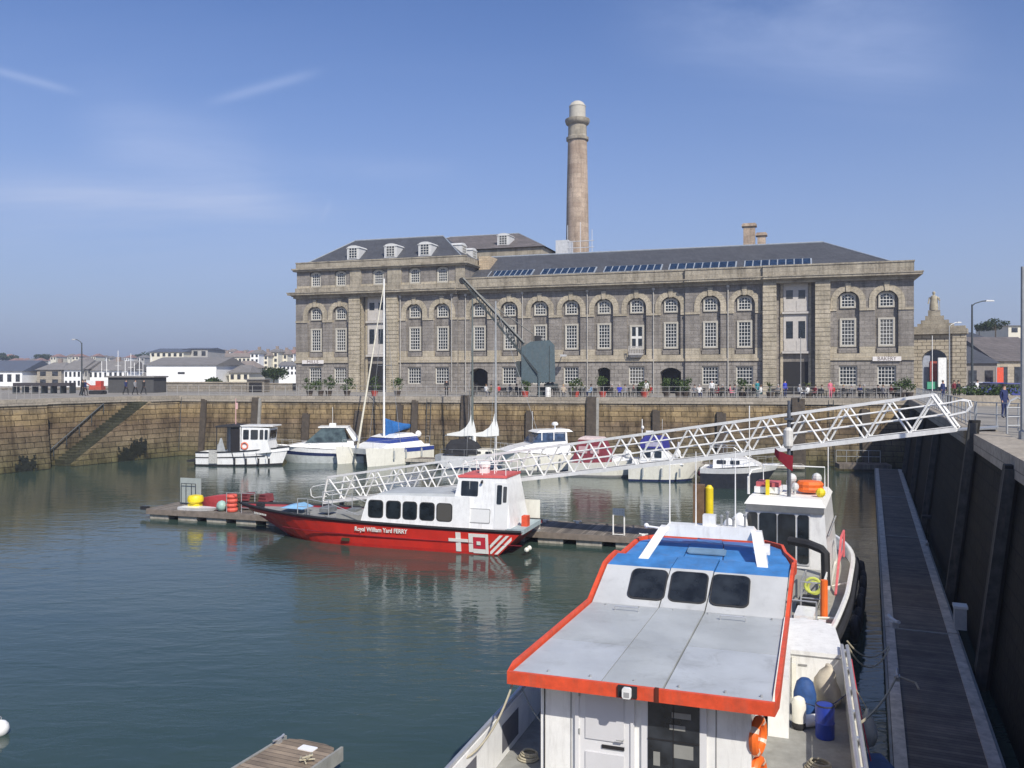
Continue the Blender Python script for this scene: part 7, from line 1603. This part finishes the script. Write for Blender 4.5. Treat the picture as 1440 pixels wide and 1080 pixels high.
# tables and chairs
CHM=mat('dark_bistro_metal',(0.05,0.05,0.05),0.5,var=0.2); TBM=mat('bistro_table_top',(0.38,0.33,0.27),0.6,var=0.2)
T0=thing('bistro_table','x','table'); mb=MB(); mb.lathe([(0.02,0.72),(0.42,0.72),(0.42,0.75),(0.02,0.75)],14); mb.build('tabletop',TBM,T0); mb=MB(); mb.tube((0,0,0),(0,0,0.719),0.035); mb.build('column',CHM,T0); mb=MB(); mb.lathe([(0.25,0),(0.22,0.03),(0.02,0.04)],10); mb.build('base',CHM,T0)
K0=thing('bistro_chair','x','chair'); mb=MB(); mb.box(-.22,.22,-.22,.22,.43,.46); mb.build('seat',CHM,K0); mb=MB(); mb.box(-.22,.22,.20,.23,.52,.88); mb.build('backrest',CHM,K0)
for sx in (-1,1):
    for sy in (-1,1): mb=MB(); mb.tube((sx*.2,sy*.2,0),(sx*.2,sy*.2,.43 if sy<0 else .86),0.018,n=4); mb.build('leg',CHM,K0)
tp=[654,690,712,790,818,862,884,900,980,998,1018,1040,1058,1098,1150,1168,1186,1200,1215,1232,1248,1264]+[664,700,724,782,800,826,870,892,912,972,990,1008,1028,1050,1066,1104,1158,1177,1193,1208,1224,1240,1256,1270]
first=True
for i,px in enumerate(tp):
    p=farin(px,2.2+(i%3)*1.1+(i//22)*2.6); t_=T0 if i==0 else copy_tree(T0); t_.location=(p.x,p.y,QZ); tag(t_,'small round cafe table on the mill terrace behind the railing','table','cafe tables on the mill terrace')
    for k in range(2):
        a=rnd.uniform(0,6.28); k_=K0 if (i==0 and k==0) else copy_tree(K0); k_.location=(p.x+0.62*math.cos(a+k*2.5),p.y+0.62*math.sin(a+k*2.5),QZ); k_.rotation_euler=(0,0,a+k*2.5-math.pi/2); tag(k_,'dark metal cafe chair on the mill terrace behind the railing','chair','cafe chairs on the mill terrace')
# ------------------------------------------------------------ gateway with statue
gp=PD(1284,540,106); ge=PD(1358,540,103); gd_=Vector((ge.x-gp.x,ge.y-gp.y,0)); GLn=gd_.length
gate=thing('gateway','rusticated stone gateway arch crowned by a robed statue right of the mill','gateway',(gp.x,gp.y,QZ),math.atan2(gd_.y,gd_.x))
sc=105/F
def gx(px): return (px-1284)/74.0*GLn
def gz(py): return CH-(py-HY)*sc-QZ
RUST=stone('rusticated_gate_stone',(0.42,0.37,0.28),(0.52,0.46,0.36),(0.2,0.17,0.13),1.0,0.45,(0.8,1.1),msize=0.05)
gm=MB(); hole_wall(gm,0,gx(1345),0,gz(470),gx(1314.5),1.45,0,gz(508),1.45,0,1.4,[(50,0)],backm=1)
gm.f.pop(); gm.m.pop()   # open archway: no back plane
hole_wall(gm,0,gx(1345),0,gz(470),gx(1314.5),1.45,0,gz(508),1.45,1.4,0.01,[(50,0)]); gm.f.pop(); gm.m.pop()
gm.box(gx(1340),gx(1358),-0.25,1.5,0,gz(470)); gm.build('arch_wall',RUST,gate)
mb=MB(); mb.box(-0.2,GLn+0.2,-0.45,1.7,gz(470)+.003,gz(463)); mb.box(0.0,GLn-0.05,-0.2,1.5,gz(463)+.003,gz(459)); mb.build('entablature',BEIGE,gate)
mb=MB()
for k,(a,b_,z0,z1) in enumerate(((1290,1341,459,455),(1295,1334,455,450),(1301,1327,450,444),(1305,1322,444,436))): mb.box(gx(a),gx(b_),0.1+0.1*k,1.3-0.1*k,gz(z0)+.003,gz(z1))
mb.build('stepped_plinth',BEIGE,gate)
mb=MB(); xc=gx(1313); z0=gz(436)
mb.lathe([(0.5,0),(0.52,0.3),(0.46,0.9),(0.40,1.3),(0.42,1.55),(0.36,1.75),(0.14,1.85),(0.12,1.95),(0.17,2.02),(0.19,2.15),(0.15,2.28),(0.04,2.34)],14)
mb.v=[(x*1.0+xc,y*0.75+0.7,z+z0) for x,y,z in mb.v]; mb.tube((xc-.5,0.7,z0+1.5),(xc-.62,0.5,z0+0.8),0.1,0.07); mb.tube((xc-.45,0.7,z0+1.6),(xc-.5,0.7,z0+1.5),0.14,0.1); mb.tube((xc+.42,0.7,z0+1.6),(xc+.66,0.45,z0+1.15),0.12,0.09); mb.tube((xc+.66,0.45,z0+0),(xc+.66,0.45,z0+1.5),0.03)
mb.build('statue',mat('weathered_statue_stone',(0.40,0.36,0.27),0.95,var=0.25),gate,smooth=True)
# view through the gate: boards
for lb,px0,px1,py0,py1,m_,Y in (('tall brick red hoarding seen through the gateway arch',1308,1319,508,536,mat('brick_red_board',(0.32,0.06,0.04),0.7),118),('green board at the foot of the red hoarding',1304,1320,537,547,mat('green_board',(0.06,0.30,0.18),0.7),117.5),('bright white sunlit panel seen through the gateway arch',1319.5,1331,503,544,mat('white_board',(0.75,0.75,0.73),0.6),117),('grey wall seen through the left of the gateway arch',1296,1308,500,548,mat('grey_board',(0.30,0.32,0.36),0.8),119)):
    a=PD(px0,py1,Y); b_=PD(px1,py0,Y); o=thing('hoarding',lb,'hoarding',(a.x,Y,QZ)); mb=MB(); mb.box(0,b_.x-a.x,0,0.25,max(0,a.z-QZ),b_.z-QZ); mb.build('board',m_,o); mb=MB(); mb.box(0.02,0.12,0.253,0.4,0,b_.z-QZ-.2); mb.build('post',IRON,o)
# ------------------------------------------------------------ houses
WINM=glass('house_window',(0.03,0.033,0.04),0.15)
def house(label,px0,px1,ybase,yeave,yridge,Y,wallm,roofm,depth=9,rows=2,cols=4,hip=True,grp=None,chim=0,name='house',rot=0.0,wz=0.5,cat='house',winh=0.55):
    a=PD(px0,yeave,Y); b_=PD(px1,yeave,Y); W=b_.x-a.x; zb=PD(px0,ybase,Y).z; ze=a.z; zr=PD(px0,yridge,Y).z
    o=thing(name,label,cat,(a.x,Y,zb),rot,grp); H_=ze-zb; RH=zr-ze
    mb=MB(); mb.box(0,W,0,depth,-2,H_); mb.build('wall',wallm,o)
    mb=MB(); e=0.35; ins=min(W*0.3,depth*0.5) if hip else -0.001
    c=[(-e,-e,H_),(W+e,-e,H_),(W+e,depth+e,H_),(-e,depth+e,H_)]; r0=(max(-e,ins-e) if hip else -e,depth/2,H_+RH); r1=(W+e-(ins if hip else 0),depth/2,H_+RH)
    mb.face([c[0],c[1],r1,r0]); mb.face([c[2],c[3],r0,r1]); mb.face([c[1],c[2],r1]); mb.face([c[3],c[0],r0]); mb.face(c[::-1]); rf=mb.build('roof',roofm,o)
    for k in range(chim):
        x=W*(k+0.5)/chim; mb=MB(); mb.box(x-.4,x+.4,depth/2-.3,depth/2+.3,H_+RH*0.6,H_+RH+0.8); mb.build('chimney',mat('house_chimney_brick',(0.26,0.21,0.18),0.9),rf)
    for r_ in range(rows):
        for k in range(cols):
            x=W*(k+0.5)/cols; z=H_*(r_+0.5)/rows; ww=min(1.2,W/cols*0.5); wh_=H_/rows*winh
            mb=MB(); mb.box(x-ww/2,x+ww/2,-0.06,-0.003,z-wh_/2,z+wh_/2); mb.build('window',WINM,o)
    return o
HW=mat('white_render',(0.84,0.84,0.82),0.8,var=0.08,scale=0.4); HC=mat('cream_render',(0.68,0.64,0.52),0.8,var=0.1,scale=0.4); HG=mat('grey_render',(0.38,0.37,0.35),0.85,var=0.12,scale=0.5)
RS=mat('far_grey_slates',(0.20,0.19,0.18),0.8,var=0.15,scale=0.8); RT=mat('far_red_tiles',(0.30,0.18,0.15),0.85,var=0.2,scale=0.8); RB=mat('far_blue_grey_roof',(0.10,0.115,0.15),0.7,var=0.15); RN=mat('far_brown_roof',(0.25,0.21,0.18),0.85,var=0.2,scale=0.7)
STO=stone('pale_rubble_house',(0.32,0.29,0.24),(0.42,0.38,0.32),(0.25,0.22,0.19),0.8,0.4,(0.8,1.1))
house('blue grey roofed boat shed with white front at the far left',-40,31,541,522,506,175,HW,RB,depth=14,rows=1,cols=6,hip=False,name='shed',cat='shed')
house('small white gabled end house right of the blue roofed shed',31,47,540,521,510,185,HW,RB,rows=1,cols=1,hip=False,chim=0)
house('grey stone house with a hipped roof and two upper windows',52,86,542,520,509,178,STO,RS,rows=2,cols=2,chim=1)
house('bright white terrace block with regular windows, left half',90,114,545,520,506,165,HW,RS,rows=2,cols=4,hip=False)
house('grey fronted narrow house between two white terraces',115,123,545,519,507,166,HG,RS,rows=2,cols=2,hip=False)
house('long white terrace with bay windows right of the grey fronted house',124,180,545,521,507,167,HW,RS,rows=2,cols=8,hip=False,chim=1)
house('low white outbuilding with a dark roof beside the long terrace',180,203,541,530,519,172,HW,RS,rows=1,cols=2)
house('long windowless white warehouse with a grey roof left of the mill',206,304,536,513,501,150,HW,RS,depth=16,rows=1,cols=1,hip=False,winh=0.12)
house('modern flat roofed block with dark glazing rising behind the white warehouse',211,258,503,495,489,230,HC,RB,depth=14,rows=1,cols=6,hip=False)
house('grey penthouse block beside the glazed block above the warehouse',258,292,503,491,488,235,HG,RB,depth=14,rows=1,cols=3,hip=False)
house('cream house with brown hipped roof right of the warehouse',304,322,536,518,507,160,HC,RN,rows=2,cols=2)
house('cream cottage with a steep white gable right of the warehouse',322,350,536,524,513,155,HC,RS,rows=1,cols=3)
house('pale house with red brown hipped roof above the cottage',325,356,524,517,507,190,HC,RN,rows=1,cols=4)
house('long cream terrace with many windows on the slope',300,352,512,502,496,270,HC,RN,rows=1,cols=9,hip=False,chim=2)
for k,(a,b_,yb_,ye,yr,wm,rm,lb) in enumerate(((352,364,517,497,491,HW,RS,'white tall house at the left end of the slope terrace'),(364,377,520,500,494,HC,RN,'cream tall house second in the slope terrace'),(377,391,518,495,490,HC,RS,'yellowish tall house with two dormer bays on the slope'),(391,404,522,498,492,HC,RN,'cream tall house with brown roof third from the mill corner'),(404,413,522,497,491,HW,RT,'white house with red roof nearest but one to the mill corner'),(412,422,530,505,499,HC,RS,'cream house half hidden by the mill corner'))):
    house(lb,a,b_,yb_,ye,yr,235+k*5,wm,rm,rows=3,cols=2,chim=1)
house('white lower terrace above the dark tree',392,424,528,514,508,210,HW,RS,rows=2,cols=6,hip=False)
# distant rows on the hills
rnd=random.Random(9)
for i in range(26):
    px=-10+i*9.2+rnd.uniform(-2,2); yb_=rnd.uniform(506,513); w_=rnd.uniform(5,11); wm=rnd.choice([HW,HC,HG,HC]); rm=rnd.choice([RS,RT,RN,RT])
    house('pale house among the distant rows on the far left hillside',px,px+w_,yb_,yb_-5,yb_-9,520+rnd.uniform(-60,60),wm,rm,rows=1,cols=2,grp='distant houses on the left hillside',chim=0,depth=12)
for i in range(12):
    px=296+i*10+rnd.uniform(-2,2); yb_=rnd.uniform(499,504); w_=rnd.uniform(6,11)
    house('small house on the skyline behind the slope terraces left of the mill',px,px+w_,yb_,yb_-4.5,yb_-9,420+rnd.uniform(-30,30),rnd.choice([HC,HG,HW]),rnd.choice([RS,RN,RT]),rows=1,cols=2,grp='skyline houses left of the mill',chim=0,depth=12)
# right background
GW_=stone('pale_granite_block',(0.40,0.35,0.27),(0.50,0.44,0.35),(0.25,0.22,0.17),1.0,0.45,(0.8,1.1))
house('slate roofed single storey shed with a dark doorway right of the gateway',1356,1402,560,511,484,118,mat('dull_shed_wall',(0.22,0.20,0.18),0.9),SLATE,depth=16,rows=1,cols=2,hip=False,name='shed',cat='shed',winh=0.6)  # shed wall in one dull grey brown
house('dark slate roof range behind the shed at the right',1352,1400,512,481,464,140,HG,SLATE,depth=16,rows=1,cols=3,hip=False)
house('stone building with pale roof at the right edge of the view',1402,1480,560,508,470,124,GW_,SLATE2,depth=18,rows=1,cols=4,hip=False,winh=0.7)
house('far flat roofed pale building on the right skyline',1418,1470,470,458,455,170,HC,RS,depth=12,rows=1,cols=3,hip=False)
o=thing('door_panel','orange red door panel on the shed at the right','door',PD(1402,540,116.5)); o.location.z=QZ; mb=MB(); mb.box(0,0.9,0,0.1,0,3.3); mb.build('leaf',ORANGE,o); mb=MB(); mb.box(-.1,-.003,0,.12,0,3.4); mb.build('frame',GALV,o)
tree('round dark tree on the slope left of the mill',385,543,150,3.7,4.6,LEAFD,2600,leaf=0.15)
tree('bushy tree on the right skyline above the sheds',1400,472,150,3.2,5.5,LEAFD,2200,leaf=0.14)
tree('small round tree left of the bushy skyline tree',1377,470,155,2.1,2.2,LEAFD,700,leaf=0.12)
tree('low scrubby tree behind the quay wall at the centre left',302,548,130,1.8,3.2,LEAFD,500)
for i,px in enumerate((12,60,200,330,350,250)):
    tree('dark tree among the distant hillside houses',px,511,480+i*9,6.0,12,LEAFD,500,grp='distant hillside trees',leaf=0.6)
# retaining wall, sheds and vehicles on the left quay
def blockwall(label,px0,px1,ytop,Y,m_,d=1.2,name='boundary_wall',cap=COPING):
    a=PD(px0,ytop,Y); b_=PD(px1,ytop,Y); o=thing(name,label,'wall',(a.x,Y,QZ)); mb=MB(); mb.box(0,b_.x-a.x,0,d,0,a.z-QZ-0.15); mb.build('wall_face',m_,o); mb=MB(); mb.box(-0.1,b_.x-a.x+0.1,-0.1,d+0.1,a.z-QZ-0.147,a.z-QZ); mb.build('coping',cap,o)
LW_=stone('low_rubble_wall',(0.22,0.20,0.17),(0.30,0.27,0.23),(0.14,0.12,0.1),0.7,0.35,(0.75,1.15))
blockwall('long brown rubble retaining wall left of the mill',218,346,537,118,LW_)
blockwall('pale coping topped rubble wall between the shed and the mill',346,420,539,122,LW_)
blockwall('low grey wall behind the fence at the far left',-60,152,545,128,LW_)
o=thing('shed','long low dark shed on the left quay','shed',PD(152,545,108)); o.location.z=QZ; wd=PD(216,545,108).x-o.location.x; mb=MB(); mb.box(0,wd,0,4,0,1.95); mb.build('wall',mat('dark_shed_cladding',(0.07,0.07,0.07),0.8),o); mb=MB(); mb.box(-.2,wd+.2,-.3,4.2,1.953,2.15); mb.build('roof',LEAD if False else RS,o)
o=thing('store_hut','small dark open fronted hut against the retaining wall','hut',PD(347,548,112)); o.location.z=QZ; mb=MB(); mb.box(0,2.3,0,2.5,0,1.6); mb.build('wall',LW_,o); mb=MB(); mb.box(0.3,2.0,-.05,-.003,0,1.3); mb.build('doorway',DARK,o); mb=MB(); mb.box(-.15,2.45,-.2,2.6,1.603,1.75); mb.build('roof',RS,o)
o=thing('market_stall','long low dark trestle row behind the fence at the far left','stall',PD(18,548,104)); o.location.z=QZ; wd=PD(98,548,104).x-o.location.x; mb=MB(); mb.box(0,wd,0,1.5,0.9,1.3); mb.build('counter',mat('dark_trestle',(0.05,0.045,0.05),0.8),o)
for i in range(7): mb=MB(); mb.box(wd*i/6-.05,wd*i/6+.05,0,1.4,0,.897); mb.build('leg',IRON,o)
# red digger / telehandler
o=thing('digger','small orange red tracked digger parked on the left quay','digger',PD(138,550,100)); o.location.z=QZ
mb=MB(); mb.box(-1.2,0.9,-.8,.8,0.75,1.35); mb.box(-1.1,-.2,-.7,.5,1.35,1.55); mb.build('engine_body',mat('faded_digger_red',(0.42,0.08,0.05),0.7,var=0.3),o)
mb=MB(); mb.box(-.1,0.85,-.75,.3,1.353,2.3); mb.build('cab',mat('cab_red',(0.5,0.06,0.04),0.5),o)
for y in (-.9,.5): mb=MB(); mb.hexa([(-1.2,y,.12),(-1,y,0),(0.9,y,0),(1.1,y,.12),(1.1,y,.5),(.9,y,.65),(-1,y,.65),(-1.2,y,.5)],[(-1.2,y+.4,.12),(-1,y+.4,0),(0.9,y+.4,0),(1.1,y+.4,.12),(1.1,y+.4,.5),(.9,y+.4,.65),(-1,y+.4,.65),(-1.2,y+.4,.5)]); mb.build('track',BLACK,o)
mb=MB(); mb.path([(-0.9,0,1.2),(-2.0,0,1.9),(-2.6,0,1.1)],0.13); mb.box(-2.9,-2.4,-.3,.3,.6,1.1); mb.build('boom',mat('faded_digger_red',(0.42,0.08,0.05)),o)
o.scale=(0.68,0.68,0.68)
# cars at the right
def car(label,px,Y,colm,rz=0.0,grp='cars parked on the right quay'):
    p=PD(px,550,Y); o=thing('parked_car',label,'car',(p.x,Y,QZ),rz,grp)
    mb=MB(); prof=[(-2.1,0.35),(2.1,0.35),(2.15,0.7),(1.9,0.88),(1.0,0.98),(-1.7,1.0),(-2.1,0.85)]; mb.prism_xz(prof,0.84,0.80); mb.build('body',colm,o)
    mb=MB(); mb.prism_xz([(-1.75,0.98),(1.05,0.96),(0.35,1.42),(-1.25,1.45)],0.78,0.60); ca=mb.build('cabin',WINM,o)
    mb=MB(); mb.prism_xz([(-1.3,1.44),(0.4,1.41),(0.25,1.49),(-1.15,1.52)],0.62,0.58); mb.build('roof',colm,o)
    for x in (-1.3,1.3):
        for y in (-0.86,0.68):
            mb=MB(); mb.tube((x,y,0.32),(x,y+0.18,0.32),0.32,n=16); w_=mb.build('wheel',BLACK,o); mb=MB(); yy=y-0.012 if y<0 else y+0.192; mb.tube((x,yy,0.32),(x,yy+(0.01 if y<0 else -.01),0.32),0.19,n=12); mb.build('rim',GALV,w_)
    for y in (-.6,.6): mb=MB(); mb.box(2.08,2.15,y-.14,y+.14,.62,.74); mb.build('headlight',WTRUSS,o)
CB_=mat('blue_car_paint',(0.04,0.05,0.20),0.3,var=0.05,coat=0.5)
car('dark blue car parked behind the hedge at the right, left of two',1403,86,CB_,0.1); car('dark blue car parked at the right edge, right of two',1429,80,CB_,0.05); car('pale silver car parked left of the two blue cars',1384,92,mat('silver_car_paint',(0.5,0.5,0.5),0.35,var=0.05),0.2)
# distant yacht masts beyond the left quay
for i,(px,yt) in enumerate(((143,508),(150,503),(166,493),(176,506),(184,497),(189,510),(196,503),(201,510),(213,500),(222,505),(235,509),(256,512))):
    p=PD(px,yt,140+i*2); o=thing('distant_mast','thin white mast among the laid up yachts at the far left','mast',(p.x,p.y,QZ),0,'masts of laid up yachts at the far left')
    mb=MB(); mb.tube((0,0,1.0),(0,0,p.z-QZ),0.07,0.05,n=5); mb.tube((-.5,0,(p.z-QZ)*.6),(.5,0,(p.z-QZ)*.6),0.03,n=4); mb.build('spar',WTRUSS,o); mb=MB(); hull(mb,5,1.6,0.9,1.1,tw=0.6,rake=0.6,zk=-.2,mats=(0,),deckm=0); mb.build('hull',GELW,o,(-2.5,0,0.5))
# ------------------------------------------------------------ hills
def hill(name,pts,zf,matl):
    bm=bmesh.new(); 
def ridge(name,x0,x1,y0,y1,h,nx,ny,seed,matl):
    rnd=random.Random(seed); ph=[rnd.uniform(0,6.28) for _ in range(6)]; mb=MB(); V=[]
    for j in range(ny+1):
        row=[]
        for i in range(nx+1):
            u=i/nx; v=j/ny; x=x0+(x1-x0)*u; y=y0+(y1-y0)*v
            e=min(1,4*u,4*(1-u)); e=e*e*(3-2*e); s_=math.sin(math.pi*min(1,v*1.0)/1.0) if v<0.5 else 1.0
            z=QZ-0.5+h*e*s_*(0.75+0.12*math.sin(7*u+ph[0])+0.08*math.sin(17*u+ph[1])+0.05*math.sin(9*v+ph[2]))
            row.append((x,y,z))
        V.append(row)
    for j in range(ny):
        for i in range(nx): mb.face([V[j][i],V[j][i+1],V[j+1][i+1],V[j+1][i]])
    o=mb.build(name,matl,None,smooth=True); tag(o,kind='structure')
HILL=foliage('hill_ground',(0.07,0.08,0.05),(0.13,0.13,0.10))
ridge('hillside',-420,-60,230,760,11.5,40,16,3,HILL); ridge('hillside',-900,300,700,1600,20,40,12,5,HILL); ridge('hillside',90,700,190,700,30,30,12,8,HILL)

# ------------------------------------------------------------ distant air
hz_=bpy.data.materials.new('haze_air'); hz_.use_nodes=True; t=hz_.node_tree; t.nodes.clear(); o_=t.nodes.new('ShaderNodeOutputMaterial'); pv=t.nodes.new('ShaderNodeVolumePrincipled')
pv.inputs['Color'].default_value=(0.80,0.87,1.0,1); pv.inputs['Density'].default_value=0.0006; pv.inputs['Anisotropy'].default_value=0.2; t.links.new(pv.outputs[0],o_.inputs['Volume'])
mb=MB(); mb.box(-2600,2600,-450,3100,-2,66); hb_=mb.build('haze',hz_); tag(hb_,kind='stuff'); S.cycles.volume_bounces=0
# ladders and chains on the far wall
def ladder(px,label):
    p=far_pt(px); o=thing('wall_ladder',label,'ladder',(p.x,p.y,0),afar,'iron ladders on the far quay wall')
    for x in (-0.22,0.22): mb=MB(); mb.tube((x,-0.85,-0.3),(x,-0.18,6.2),0.03,n=5); mb.build('stile',IRON,o)
    mb=MB()
    for i in range(20): z=-0.1+i*0.31; y=-0.85+0.67*(z+0.3)/6.5; mb.tube((-0.22,y,z),(0.22,y,z),0.018,n=4)
    mb.build('rungs',IRON,o)
ladder(254,'iron ladder on the far wall left of the small white workboat'); ladder(604,'iron ladder on the far wall right of the catamaran'); ladder(1168,'iron ladder on the far wall under the gangway near the corner')
